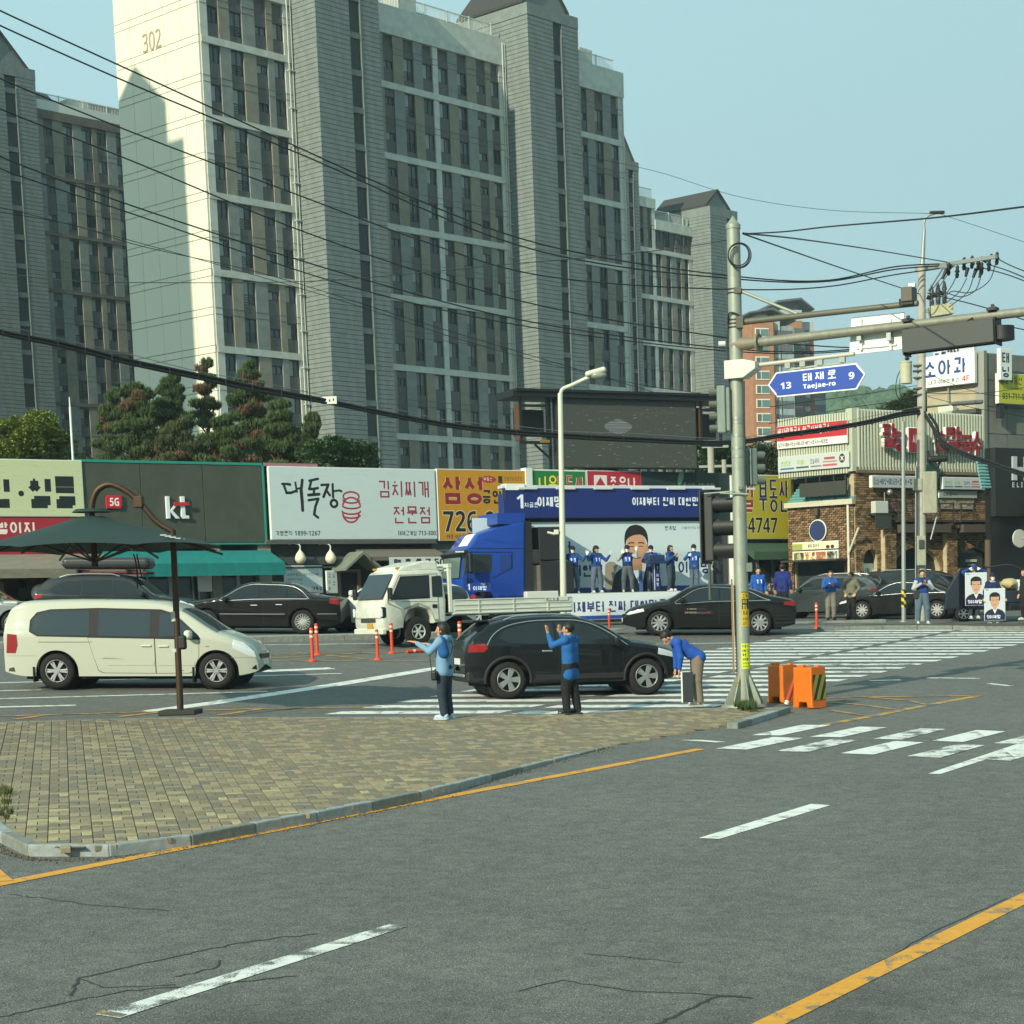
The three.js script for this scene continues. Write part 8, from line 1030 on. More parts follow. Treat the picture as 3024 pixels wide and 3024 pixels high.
// ---------- blue campaign stage truck ----------
const ST = .45, SP = at(1180, 1117, 66.5);           // a point on the front edge of the stage
const stageBase = V3(SP.x, groundY(SP.x, SP.z), SP.z);
{
  const P = thing('stage_truck', 'blue lorry opened into a campaign stage with a large portrait backdrop', 'truck', stageBase, ST), X = (x, y = 1000) => onWall(x, y, stageBase, ST)[0], Y = (x, y) => onWall(x, y, stageBase, ST)[1] - stageBase.y;
  const blue = paint('#173f96'), navy = M('#16296b', .55), x0 = X(990, 1040), x1 = X(1372, 1040), xl = X(966, 940), fl = Y(1180, 1117), dp = 1.15, wT = Y(1140, 917), wB = Y(1140, 975), bT = Y(1180, 981) + .16, xb = x0 - 1.5;
  part('stage_floor', [box(x1 - x0, .16, dp, (x0 + x1) / 2, fl - .08, -dp / 2)], M('#8b8f8c', .7), P); part('chassis', [box(x1 - xl + 1, .3, 1, (xl + x1) / 2, .75, -dp / 2)], archM, P);
  const pr = part('back_panel', box(x1 - xb, bT - fl, .08, (xb + x1) / 2, (bT + fl) / 2, -dp + .04), navy, P);
  part('backdrop', face(x1 - xb, bT - fl - .02, (xb + x1) / 2, fl + .01, -dp + .085), printed(2048, Math.round(2048 * (bT - fl) / (x1 - xb)), (x, W, H) => {
    const bk = V3(stageBase.x - Math.sin(ST) * dp, 0, stageBase.z - Math.cos(ST) * dp), gx = (px) => (onWall(px, 1040, bk, ST)[0] - xb) / (x1 - xb) * W, gy = (py) => (1 - (onWall(1190, py, bk, ST)[1] - stageBase.y - fl) / (bT - fl)) * H; fill(x, '#c7d6d9', 0, 0, W, H); fill(x, '#1c3a86', 0, H * .93, W, H * .07);
    write(x, '이제부터', gx(987), gy(1018), gy(1044) - gy(1018), '#1f2d63', { weight: .14, squeeze: .92 }); write(x, '대한민국', gx(1075), gy(1063), gy(1087) - gy(1063), '#1f2d63', { weight: .14, squeeze: .92 }); write(x, '이재명', gx(1277), gy(1060), gy(1085) - gy(1060), '#1f2d63', { weight: .14, squeeze: .95 }); write(x, '민주당', gx(1254), gy(993), gy(1001) - gy(993), '#26365f', { weight: .16 }); write(x, '더불어민주당 정당', gx(1286), gy(994), gy(999) - gy(994), '#5a6a86', { weight: .12 });
    // a plain, generic portrait of a man in a dark suit
    const cx = gx(1199), cy = gy(1032), k = (gx(1220) - gx(1178)) / 2; x.fillStyle = '#1a1f2e'; x.beginPath(); x.moveTo(gx(1146), H); x.quadraticCurveTo(gx(1148), gy(1080), gx(1176), gy(1070)); x.lineTo(gx(1224), gy(1062)); x.quadraticCurveTo(gx(1246), gy(1076), gx(1244), H); x.fill();
    x.fillStyle = '#dfe4e8'; x.beginPath(); x.moveTo(gx(1187), gy(1068)); x.lineTo(gx(1206), gy(1112)); x.lineTo(gx(1218), gy(1062)); x.fill(); x.fillStyle = '#4b6fa8'; x.beginPath(); x.moveTo(gx(1202), gy(1074)); x.lineTo(gx(1208), gy(1074)); x.lineTo(gx(1210), H); x.lineTo(gx(1202), H); x.fill();
    x.fillStyle = '#b98a6c'; x.fillRect(cx - k * .42, cy + k * .8, k * .9, k * 1.1); x.fillStyle = '#c99a7a'; x.beginPath(); x.ellipse(cx, cy + k * .12, k * .92, k * 1.42, 0, 0, 7); x.fill(); x.fillStyle = '#c39272'; for (const s of [-1, 1]) { x.beginPath(); x.ellipse(cx + s * k * .95, cy + k * .1, k * .14, k * .3, 0, 0, 7); x.fill(); }
    x.fillStyle = '#241c18'; x.beginPath(); x.moveTo(cx - k * 1.02, cy + k * .0); x.quadraticCurveTo(cx - k * 1.25, cy - k * 1.75, cx, cy - k * 1.8); x.quadraticCurveTo(cx + k * 1.3, cy - k * 1.7, cx + k * 1.02, cy); x.quadraticCurveTo(cx + k * .95, cy - k * .9, cx + k * .35, cy - k * 1.0); x.quadraticCurveTo(cx - k * .5, cy - k * 1.02, cx - k * .86, cy - k * .55); x.fill();
    x.strokeStyle = '#3a2a22'; x.lineWidth = k * .1; for (const s of [-1, 1]) { x.beginPath(); x.moveTo(cx + s * k * .18, cy - k * .3); x.quadraticCurveTo(cx + s * k * .45, cy - k * .42, cx + s * k * .7, cy - k * .25); x.stroke(); } x.lineWidth = k * .07; for (const s of [-1, 1]) { x.beginPath(); x.moveTo(cx + s * k * .22, cy - k * .02); x.quadraticCurveTo(cx + s * k * .42, cy - k * .1, cx + s * k * .62, cy - k * .01); x.stroke(); } x.strokeStyle = '#9a6b52'; x.beginPath(); x.moveTo(cx - k * .12, cy + k * .5); x.quadraticCurveTo(cx, cy + k * .58, cx + k * .14, cy + k * .5); x.stroke(); x.strokeStyle = '#8e4a42'; x.lineWidth = k * .1; x.beginPath(); x.moveTo(cx - k * .35, cy + k * .85); x.quadraticCurveTo(cx, cy + k * 1.02, cx + k * .38, cy + k * .83); x.stroke();
    x.fillStyle = '#9a8f80'; x.beginPath(); x.moveTo(gx(1137), H * .96); x.lineTo(gx(1139), gy(1066)); x.quadraticCurveTo(gx(1150), gy(1052), gx(1163), gy(1066)); x.lineTo(gx(1158), gy(1078)); x.lineTo(gx(1150), H * .96); x.fill();
  }, .45), pr);
  const wing = part('wing_panel', rbox(x1 - xl, wT - wB, .1, (xl + x1) / 2, (wT + wB) / 2, -.9, .02, 1), navy, P); part('wing_print', face(x1 - xl - .05, wT - wB - .06, (xl + x1) / 2, wB + .03, -.845), printed(1536, Math.round(1536 * (wT - wB) / (x1 - xl)), (x, W, H) => { const gx = (px) => (X(px, 945) - xl) / (x1 - xl) * W; fill(x, '#14276a', 0, 0, W, H); write(x, '1', gx(989), H * .2, H * .5, '#dfe4ea', { bold: true }); write(x, '지금은', gx(1005), H * .48, H * .17, '#dfe4ea', { weight: .15 }); write(x, '이재명', gx(1030), H * .27, H * .38, '#dfe4ea', { weight: .16, squeeze: .78 }); write(x, '이제부터 진짜 대한민국', gx(1212), H * .29, H * .32, '#dfe4ea', { weight: .15, squeeze: .8 }); }, .5), wing);
  part('wing_rail', [box(x1 - xl, .1, .5, (xl + x1) / 2, wT + .03, -1.1), ...Array.from({ length: 7 }, (_, i) => box(.7, .07, .12, xl + .9 + i * 1.45, wT - .03, -.8))], M('#c3c8cc', .5), P); part('wing_white_cap', box(.7, .22, .5, xl + .45, wT + .02, -1.05), whiteP, P); part('wing_strut', [bar(V3(xl + .1, wT - .1, -.85), V3(xl + .05, fl + 1.6, -1.0), .035), bar(V3(xl + .35, wT - .2, -1.0), V3(xl + .25, fl + 1.6, -1.1), .03)], M('#2a2c30', .6), P); part('end_wall', [box(.1, wB - fl, .5, x1, (wB + fl) / 2, -dp + .3)], M('#23262c', .7), P); part('dark_gap', box(x1 - x0, .2, .1, (x0 + x1) / 2, wB - .02, -dp + .05), M('#191c1c', .7), P); part('box_body', box(x1 - x0, wT - fl - .3, 1.2, (x0 + x1) / 2, (wT + fl) / 2, -dp - .65), navy, P);
  const cb = X(1068, 1140), ct = fl - .02, cl = Y(1180, 1167); part('skirt_banner', box(x1 - cb, ct - cl, .04, (x1 + cb) / 2, (ct + cl) / 2, .06), whiteP, P); part('banner_print', face(x1 - cb - .02, ct - cl - .02, (x1 + cb) / 2, cl + .01, .085), printed(1024, Math.round(1024 * (ct - cl) / (x1 - cb)), (x, W, H) => { fill(x, '#d9dfe0', 0, 0, W, H); fill(x, '#27449a', 0, H * .86, W, H * .14); write(x, '이제부터 진짜 대한민국', W * .0, H * .28, H * .46, '#232f6c', { weight: .14, squeeze: .85 }); }), P);
  // tractor cab: local -x is the front
  const W = 2.1, z0 = -W + .05, k = (x, y) => [X(x, y), Y(x, y)], side = [[870, 1142], [870, 1088], [875, 1048], [886, 1032], [902, 1008], [940, 994], [990, 984], [990, 1135], [938, 1137], [930, 1122], [912, 1113], [895, 1122], [884, 1142]].map(([x, y]) => k(x, y)); const cl0 = .55; const sd = side.map(([x, y]) => [x, Math.max(cl0, y)]);
  part('cab', toCreasedNormals(extr(sd, W, .09, z0), .6), blue, P); const zf = z0 + W, fp = (pts, off, d = .01) => extr(pts.map(([x, y]) => k(x, y)), d, 0, zf + off);
  part('cab_rear_edge', box(.35, Y(990, 983) - 1.2, W - .1, X(996, 1050), (Y(990, 983) + 1.2) / 2, z0 + W / 2), M('#1b1d22', .7), P); part('air_deflector_fin', box(X(992) - X(940), .38, W * .9, (X(992) + X(940)) / 2, Y(966, 978), z0 + W / 2), blue, P);
  part('window', fp([[886, 1046], [926, 1046], [926, 1078], [884, 1082]], .004), glassC, P); part('sleeper_window', fp([[942, 1047], [963, 1047], [963, 1072], [944, 1076]], .004), M('#1d3a80', .2), P); [fp([[880, 1041], [882, 1041], [881, 1125], [879, 1125]], .003), fp([[880, 1041], [965, 1041], [965, 1042.3], [880, 1042.3]], .003), fp([[964, 1042], [965.5, 1042], [966, 1072], [930, 1090], [930, 1088.5], [964, 1071]], .003), fp([[880, 1034], [988, 1034], [988, 1035], [880, 1035]], .003), fp([[940, 1123], [985, 1124], [985, 1126], [940, 1125]], .003)].forEach((g) => part('door_seam', g, M('#0e1f50', .6), P)); part('handle', box(.18, .1, .04, X(884, 1095), Y(884, 1095), zf + .03), black, P);
  part('cab_print', face(X(925, 1110) - X(878, 1110), Y(890, 1099) - Y(890, 1117), (X(925, 1110) + X(878, 1110)) / 2, Y(890, 1117), zf + .008), printed(256, 96, (x, W2, H) => { fill(x, '#173f96', 0, 0, W2, H); write(x, '1', W2 * .03, H * .14, H * .66, '#e6eaef'); write(x, '이재명', W2 * .28, H * .36, H * .5, '#e6eaef', { weight: .17 }); write(x, '지금은', W2 * .6, H * .08, H * .18, '#e6eaef', { weight: .14 }); fill(x, '#c2485a', W2 * .93, H * .1, W2 * .03, H * .3); }, .4), P);
  // front: windscreen, visor, mirrors, lamps
  const f0 = k(869, 1090), f1 = k(875, 1044); part('windscreen', [quadSheet([V3(f0[0] - .03, f0[1], z0 + .15), V3(f0[0] - .03, f0[1], z0 + W - .15), V3(f1[0] - .05, f1[1], z0 + W - .2), V3(f1[0] - .05, f1[1], z0 + .2)])], M('#5f716c', .06), P); part('corner_glass', fp([[874, 1050], [880, 1047], [880, 1052], [876, 1080], [872, 1090], [871, 1086]], .006), M('#4d5c58', .06), P); part('sun_visor', [extr([k(866, 1044), k(880, 1036), k(884, 1043), k(871, 1051)], W, .03, z0)], M('#1a1c1e', .5), P); part('mirror', [rbox(.16, .7, .3, X(882, 1063) - .05, Y(882, 1063), zf + .32, .07, 2), bar(V3(X(870), Y(870, 1050), zf), V3(X(881), Y(881, 1050), zf + .3), .025)], black, P); part('white_sheet', extr([k(886, 1029), k(899, 1009), k(905, 1006), k(890, 1031)], .8, .01, zf - 1.2), M('#e9ece6', .6), P); part('door_sticker', fp([[873, 1118], [878, 1104], [881, 1104], [881, 1120]], .004), M('#233d8c', .5), P); part('lamp_slot', box(.3, .05, .03, X(866, 1041), Y(866, 1041), zf + .02), whiteP, P);
  for (const x of [908, 1240, 1290]) for (const z of [zf - .2, z0 + .2]) makeWheel(P, X(x, 1150), z, .5, .3, .28, 8, 'steel', z > -1 ? 1 : -1);
  // gear beside the backdrop
  const lb = part('loudspeaker', [rbox(.95, 1.15, .8, X(1043), fl + 1.75, -.55, .03, 1)], M('#22242a', .7), P); part('loudspeaker', [rbox(1.25, 1.1, .9, X(1050), fl + .58, -.5, .03, 1)], M('#1d1f25', .7), P); part('equipment_case', [rbox(.9, 1.0, .8, X(1008), fl + .5, -.5, .03, 1), rbox(.7, .5, .6, X(1005), fl + 1.3, -.5, .03, 1)], M('#7c7266', .8, 0, { map: mottle }), P); part('fuel_box', [rbox(1.2, .3, .5, X(1018, 1125), fl - .05, .05, .03, 1)], M('#c9ccc6', .6), P);
  P.userData.fl = fl; delete P.userData.fl;
}
const stageY = SP.y;
{ // lectern on the stage
  const q = onWall(1247, 1116, stageBase, ST)[2].addScaledVector(V3(Math.sin(ST), 0, Math.cos(ST)), -.35), P = thing('lectern', 'slim navy and white lectern on the stage beside the long haired speaker', 'lectern', V3(q.x, stageY, q.z), ST); part('column', [rbox(.24, 1.0, .12, 0, .5, 0, .01, 1)], M('#17286b', .5), P); part('edge', [box(.03, 1.0, .125, -.1, .5, 0)], whiteP, P); part('column_print', face(.16, .8, .03, .12, .062), printed(48, 200, (x, W, H) => { fill(x, '#17286b', 0, 0, W, H); write(x, '1', W * .25, 4, W * .55, '#e6eaef'); ['이', '재', '명'].forEach((c, i) => write(x, c, W * .15, H * (.36 + .2 * i), W * .62, '#e6eaef', { weight: .14 })); }), P); part('desk', [rbox(.85, .1, .45, -.05, 1.06, 0, .02, 1).rotateX(.1), rbox(.62, .2, .3, -.03, 1.2, .02, .02, 1)], M('#27375f', .5), P); part('base', rbox(.4, .05, .35, 0, .025, 0, .01, 1), black, P); }

// ---------- people ----------
// a skin over tapered bones: the smooth union of round cones, meshed by surface nets
function skinOf(bones, cell, k = .035, clip) {
  const lo = [1e9, 1e9, 1e9], hi = [-1e9, -1e9, -1e9]; for (const [a, b, ra, rb] of bones) [a, b].forEach((p, i) => { const r = (i ? rb : ra) + 2.5 * cell + k * .3; ['x', 'y', 'z'].forEach((q, j) => { lo[j] = Math.min(lo[j], p[q] - r); hi[j] = Math.max(hi[j], p[q] + r); }); });
  const n = lo.map((v, j) => Math.ceil((hi[j] - v) / cell) + 1), G = new Float32Array(n[0] * n[1] * n[2]).fill(1), at3 = (i, j, l) => i + n[0] * (j + n[1] * l);
  for (const [a, b, ra, rb, sy = 1] of bones) {
    const d = b.clone().sub(a), L2 = d.lengthSq() || 1e-9, R = Math.max(ra, rb) / Math.min(1, sy) + k + 2 * cell, r0 = ['x', 'y', 'z'].map((q, j) => Math.max(0, Math.floor((Math.min(a[q], b[q]) - R - lo[j]) / cell))), r1 = ['x', 'y', 'z'].map((q, j) => Math.min(n[j] - 1, Math.ceil((Math.max(a[q], b[q]) + R - lo[j]) / cell)));
    for (let l = r0[2]; l <= r1[2]; l++) for (let j = r0[1]; j <= r1[1]; j++) for (let i = r0[0]; i <= r1[0]; i++) {
      const x = lo[0] + i * cell - a.x, y = lo[1] + j * cell - a.y, z = lo[2] + l * cell - a.z, t = Math.max(0, Math.min(1, (x * d.x + y * d.y + z * d.z) / L2)), ez = (z - d.z * t) / sy, f = Math.hypot(x - d.x * t, y - d.y * t, ez) - (ra + (rb - ra) * t), o = at3(i, j, l), g = G[o], h = Math.max(k - Math.abs(g - f), 0) / k; G[o] = Math.min(g, f) - h * h * k / 4;
    }
  }
  if (clip) for (let l = 0; l < n[2]; l++) for (let j = 0; j < n[1]; j++) for (let i = 0; i < n[0]; i++) { const o = at3(i, j, l); G[o] = Math.max(G[o], clip(lo[0] + i * cell, lo[1] + j * cell, lo[2] + l * cell)); }
  const id = new Int32Array(G.length).fill(-1), P = [], I = [];
  for (let l = 0; l < n[2] - 1; l++) for (let j = 0; j < n[1] - 1; j++) for (let i = 0; i < n[0] - 1; i++) {
    let c = 0, sx = 0, sy = 0, sz = 0; const v = (a, b, e) => G[at3(i + a, j + b, l + e)], E = (a, b, e, p, q, r) => { const u = v(a, b, e), w = v(p, q, r); if ((u < 0) !== (w < 0)) { const t = u / (u - w); c++; sx += a + (p - a) * t; sy += b + (q - b) * t; sz += e + (r - e) * t; } };
    for (const a of [0, 1]) for (const b of [0, 1]) { E(0, a, b, 1, a, b); E(a, 0, b, a, 1, b); E(a, b, 0, a, b, 1); }
    if (c) { id[at3(i, j, l)] = P.length / 3; P.push(lo[0] + (i + sx / c) * cell, lo[1] + (j + sy / c) * cell, lo[2] + (l + sz / c) * cell); }
  }
  const q4 = (a, b, c, d, f) => { if (a < 0 || b < 0 || c < 0 || d < 0) return; f ? I.push(a, b, c, a, c, d) : I.push(a, c, b, a, d, c); };
  for (let l = 1; l < n[2] - 1; l++) for (let j = 1; j < n[1] - 1; j++) for (let i = 1; i < n[0] - 1; i++) { const o = at3(i, j, l), s = G[o] < 0; 
    if (s !== G[at3(i + 1, j, l)] < 0) q4(id[at3(i, j - 1, l - 1)], id[at3(i, j, l - 1)], id[o], id[at3(i, j - 1, l)], s); if (s !== G[at3(i, j + 1, l)] < 0) q4(id[at3(i - 1, j, l - 1)], id[at3(i - 1, j, l)], id[o], id[at3(i, j, l - 1)], s); if (s !== G[at3(i, j, l + 1)] < 0) q4(id[at3(i - 1, j - 1, l)], id[at3(i, j - 1, l)], id[o], id[at3(i - 1, j, l)], s); }
  const g = new THREE.BufferGeometry(); g.setAttribute('position', new THREE.Float32BufferAttribute(P, 3)); g.setIndex(I); g.computeVertexNormals(); return g;
}
const cloth = (c) => M(c, .85, 0, { map: mottle }), skinM = M('#c08f70', .6), hairM = M('#15120f', .6), denim = cloth('#46566a'), black2 = cloth('#17181b'), royal = cloth('#1c55b4'), sneaker = M('#c9cac4', .6);
const mir = (p) => V3(-p.x, p.y, p.z);
// built facing +z, left side +x, for a height of 1.7 m; arms: [elbow, wrist] left and right
function person(label, pos, turn, h, o = {}) {
  const P = thing('person', label, 'person', pos, turn), S = h / 1.7, near = o.near, cell = near ? .013 : .021; P.scale.setScalar(S);
  const hipY = .9, bend = o.bend ?? 0, T = (p) => { const q = p.clone().sub(V3(0, hipY, 0)).applyAxisAngle(V3(1, 0, 0), bend); return q.add(V3(0, hipY, 0)); };
  const st = o.step ?? 0, sp = o.spread ?? .1, K2 = (s) => V3(s * sp, .48, .03 + s * st * .5), A2 = (s) => V3(s * (sp + .01), .08, -.01 + s * st), neck = T(V3(0, 1.4, .0)), ch = T(V3(0, 1.24, 0)), wa = T(V3(0, 1.04, 0)), hip = V3(0, .9, 0), sh = [1, -1].map((s) => T(V3(s * .17, 1.37, -.01)));
  const arms = (o.arms ?? [[V3(.25, 1.1, -.02), V3(.26, .86, .06)], [V3(-.25, 1.1, -.02), V3(-.26, .86, .06)]]).map((a) => a.map((p) => o.armsFixed ? p : T(p)));
  const hc = o.head ? T(V3(0, 1.4, 0)).add(o.head) : T(V3(0, 1.56, .03)), yaw = o.yaw ?? 0, hr = (x, y, z) => V3(x, y, z).applyAxisAngle(V3(1, 0, 0), o.nod ?? 0).applyAxisAngle(V3(0, 1, 0), yaw).add(hc);
  const leg = [1, -1].flatMap((s) => [[V3(s * .09, .88, 0), K2(s), .085, .058], [K2(s), A2(s), .055, .038], [A2(s), A2(s).add(V3(s * .02, -.04, .13)), .038, .03]]), arm = arms.flatMap(([e, w], i) => [[sh[i], e, .048, .038], [e, w, .038, .026]]);
  const xs = (p, q) => V3(q, 0, 0).add(p), torso = [1, -1].flatMap((s) => [[xs(hip, s * .05), xs(wa, s * .045), .105, .1, .95], [xs(wa, s * .045), xs(ch, s * .06), .1, .105, .95], [xs(ch, s * .06), xs(neck, s * .02), .1, .055, .95]]).concat([[sh[0], sh[1], .06, .06]]);
  const body = [skinOf([...torso, ...leg, ...arm, [neck, hc, .05, .05]], cell)];
  // head: skull, jaw, nose, ears
  body.push(skinOf([[hr(0, .04, -.02), hr(0, .02, .01), .086, .082], [hr(0, -.02, .02), hr(0, -.075, .045), .068, .04], [hr(0, .012, .085), hr(0, -.022, .105), .012, .016], [hr(.078, .0, 0), hr(.08, -.03, -.005), .016, .012], [hr(-.078, .0, 0), hr(-.08, -.03, -.005), .016, .012], [hr(0, -.08, -.02), hr(0, -.16, -.03), .05, .052]], near ? .006 : .01, .02));
  // hands: palm, four fingers with a bend, thumb
  const hands = arms.map(([e, w], i) => {
    const d = (o.handDir?.[i] ?? w.clone().sub(e)).clone().normalize(), s0 = (o.palm?.[i] ?? V3(0, 0, 1)).clone(), nrm = s0.addScaledVector(d, -s0.dot(d)).normalize(), sd = d.clone().cross(nrm).multiplyScalar(i ? 1 : -1), at4 = (a, b, c) => w.clone().addScaledVector(d, a).addScaledVector(sd, b).addScaledVector(nrm, c), cu = o.curl ?? .35, B = [[at4(-.02, 0, 0), at4(.03, 0, 0), .026, .026]];
    for (let f = 0; f < 4; f++) { const y = (f - 1.5) * .021, L = [.07, .08, .074, .056][f] * (o.point === i && f < 3 ? .3 : 1), b1 = at4(.085, y, 0), b2 = at4(.085 + L * .55, y * 1.15, L * .2 * cu), b3 = at4(.085 + L * (1 - cu * .25), y * 1.2, L * .75 * cu); B.push([at4(.02, y * .7, 0), b1, .015, .0115], [b1, b2, .0108, .0098], [b2, b3, .0098, .008]); }
    B.push([at4(.02, .03, .005), at4(.055, .052, .012), .014, .011], [at4(.055, .052, .012), at4(.09, .058, .016), .011, .009]); return skinOf(B, near ? .0045 : .0075, .008);
  });
  if (!o.gloves) body.push(...hands); part('body', body, skinM, P); if (o.gloves) hands.forEach((g) => part('glove', g, M('#e0e2de', .8), P));
  for (const s of [1, -1]) part('eye', sph(.009, ...hr(s * .032, .02, .079).toArray(), 1, .7, .6, 8), M('#17120f', .3), P); part('mouth', sph(.022, ...hr(0, -.055, .083).toArray(), 1, .25, .35, 8), M('#8a4f46', .6), P);
  // clothes
  const jl = o.jacketLength ?? .06, hem = bend > .5 ? T(V3(0, hipY - .03, -.01)) : V3(0, hipY - jl, 0), J = [...[1, -1].flatMap((s) => [[xs(hem, s * .075), xs(wa, s * .06), .125, .122, .95], [xs(wa, s * .06), xs(ch, s * .075), .122, .12, .95], [xs(ch, s * .075), xs(T(V3(0, 1.37, 0)), s * .04), .12, .08, .95]]), [sh[0], sh[1], .08, .08], ...(o.noSleeve ? [] : arms.flatMap(([e, w], i) => { const c = e.clone().lerp(w, o.cuff ?? .88); return [[sh[i], e, .074, .058], [e, c, .058, .043]]; }))];
  part('jacket', skinOf(J, cell, .03), o.jacket ?? royal, P); if (o.collar !== 0) part('collar', skinOf([[T(V3(.05, 1.42, .02)), T(V3(-.05, 1.42, .02)), .058, .058], [T(V3(.06, 1.42, -.04)), T(V3(-.06, 1.42, -.04)), .052, .052]], cell, .02), o.collarM ?? o.jacket ?? royal, P);
  if (o.sleeves) part('sleeve', skinOf(arms.flatMap(([e, w], i) => { const c = e.clone().lerp(w, o.cuff ?? .88); return [[sh[i].clone().lerp(e, .12), e, .079, .062], [e, c, .062, .046]]; }), cell, .03), o.sleeves, P);
  if (o.vest) part('vest', skinOf([[V3(0, hipY - .02, 0), wa, .156, .152, .86], [wa, ch, .152, .158, .84], [ch, T(V3(0, 1.38, 0)), .158, .1, .84]], cell, .03), o.vest, P);
  part('trousers', skinOf([1, -1].flatMap((s) => [[V3(s * .075, .89, 0), K2(s), .112 * (o.loose ?? 1), .082 * (o.loose ?? 1)], [K2(s), A2(s).add(V3(0, .02, 0)), .08 * (o.loose ?? 1), .066 * (o.loose ?? 1)]]).concat([[V3(.05, .93, 0), V3(-.05, .93, 0), .115, .115]]), cell, .03), o.trousers ?? denim, P);
  for (const s of [1, -1]) { const a = A2(s), sx = a.x + s * .012; part('shoe', [skinOf([[V3(a.x, .07, a.z - .03), V3(sx, .045, a.z + .15), .048, .036]], near ? .009 : .014, .02, (x, y) => .012 - y), rbox(.095, .022, .27, sx, .011, a.z + .055, .01, 1)], o.shoes ?? sneaker, P); }
  // hair, cap, mask
  const hb = [[hr(0, .05, -.035), hr(0, .045, .0), .1, .096]], fr = (x, y, z) => { const q = V3(x, y, z).sub(hc).applyAxisAngle(V3(0, 1, 0), -yaw).applyAxisAngle(V3(1, 0, 0), -(o.nod ?? 0)); return Math.min(q.z - .03 + Math.max(0, q.y - .055) * -1.6, .085 - q.y + 1); };
  if (o.hair === 'bob') hb.push([hr(0, .0, -.05), hr(0, -.1, -.05), .1, .085]); if (o.hair === 'long') hb.push([hr(0, 0, -.05), hr(0, -.15, -.07), .1, .08], [hr(.03, -.15, -.07), hr(.02, -.36, -.07), .08, .04]);
  part('hair', skinOf(hb, near ? .008 : .012, .03, (x, y, z) => fr(x, y, z)), o.hairM ?? hairM, P);
  if (o.cap) part('cap', [skinOf([[hr(0, .075, -.02), hr(0, .07, .01), .102, .1]], .011, .02, (x, y, z) => hc.y + .045 - y), sph(.1, 0, 0, 0, .85, .1, .9, 14).applyMatrix4(new THREE.Matrix4().makeRotationY(yaw)).translate(...hr(0, .06, .1).toArray())], o.cap, P);
  if (o.mask) part('mask', skinOf([[hr(0, -.03, .05), hr(0, -.06, .055), .062, .05]], .009, .02), M('#dfe3e4', .8), P);
  if (o.number) { const f = (n, z, ry) => { const g = face(.13, .2, 0, -.1, 0); if (ry) g.rotateY(Math.PI); return g.applyMatrix4(new THREE.Matrix4().makeRotationX(bend)).translate(...T(V3(n, 1.2, z)).toArray()); }; part('number_print', o.number === 'back' ? [f(0, -.142, 1)] : [f(.06, .142), f(-.07, .142)], numM, P); }
  o.extra?.(P, { T, arms, hr, sh, hc }); return P;
}
const numM = printed(64, 96, (x, W, H) => { fill(x, '#1d55b2', 0, 0, W, H); write(x, '1', W * .2, H * .1, H * .7, '#e9ecef'); });
const V = V3;
{ // three by the island
  const p1 = islandPoint(843, 1357, islandLift), hp = (p, px0, px1) => (px1 - px0) * K * -p.z / F;
  person('woman in a pale blue hoodie with a black shoulder bag, arms held out', p1, -1.95, hp(p1, 1177, 1359), { near: 1, jacket: cloth('#86b3d6'), collarM: cloth('#7fb0d6'), trousers: cloth('#2b3a4a'), hair: 'bob', shoes: M('#b9cfdc', .6), yaw: .3, curl: .25, handDir: [V(0, .25, 1), V(0, .2, 1)], arms: [[V(.26, 1.2, .14), V(.2, 1.36, .44)], [V(-.24, 1.17, .16), V(-.16, 1.32, .42)]], extra: (P, b) => { part('shoulder_panel', skinOf([[V(.14, 1.38, -.03), V(.12, 1.16, -.06), .085, .1]], .012, .03), cloth('#1f62a8'), P); part('hood', skinOf([[V(.06, 1.42, -.07), V(-.06, 1.42, -.07), .065, .065]], .012), cloth('#86b3d6'), P); part('bag', [rbox(.2, .17, .1, .2, .78, .12, .03, 2).rotateY(.2), tube([V(.24, .86, .13), V(.2, 1.15, .17), V(.05, 1.4, .1), V(-.06, 1.43, -.02)], .009, 24), tube([V(.16, .86, .13), V(.1, 1.1, -.16), V(-.04, 1.35, -.14), V(-.07, 1.43, -.04)], .009, 24)], M('#17181a', .4), P); } });
  const p2 = islandPoint(1079, 1347, () => .05); person('person in long blue jacket raising both hands beside the black SUV', p2, -2.1, hp(p2, 1177, 1349), { near: 1, jacket: cloth('#1b6db8'), trousers: black2, jacketLength: .18, loose: 1.1, yaw: .35, shoes: M('#2a2a2c', .6), curl: .15, handDir: [V(0, 1, .15), V(0, 1, .15)], palm: [V(0, 0, 1), V(0, 0, 1)], arms: [[V(.25, 1.28, .22), V(.17, 1.5, .36)], [V(-.25, 1.3, .22), V(-.2, 1.5, .33)]], step: .05 });
  const p3 = islandPoint(1318, 1332, () => .05); person('man in a blue jacket and beige trousers bowing deeply beside the steel pole', p3, -1.45, hp(p3, 1150, 1333) * .96, { near: 1, bend: .98, jacket: cloth('#1d5cc0'), trousers: cloth('#8f8271'), loose: 1.12, number: 'back', head: V(0, .08, .13), nod: 1.0, shoes: M('#b5b3ac', .6), armsFixed: 1, arms: [[V(.22, .9, .34), V(.2, .68, .36)], [V(-.22, .9, .36), V(-.2, .68, .38)]], handDir: [V(0, -1, .1), V(0, -1, .1)], extra: (P) => { part('folded_board', [rbox(.02, .55, .2, .24, .36, .22, .006, 1)], M('#30343a', .5), P); part('board_edge', [box(.024, .55, .025, .24, .36, .33)], whiteP, P); } });
}
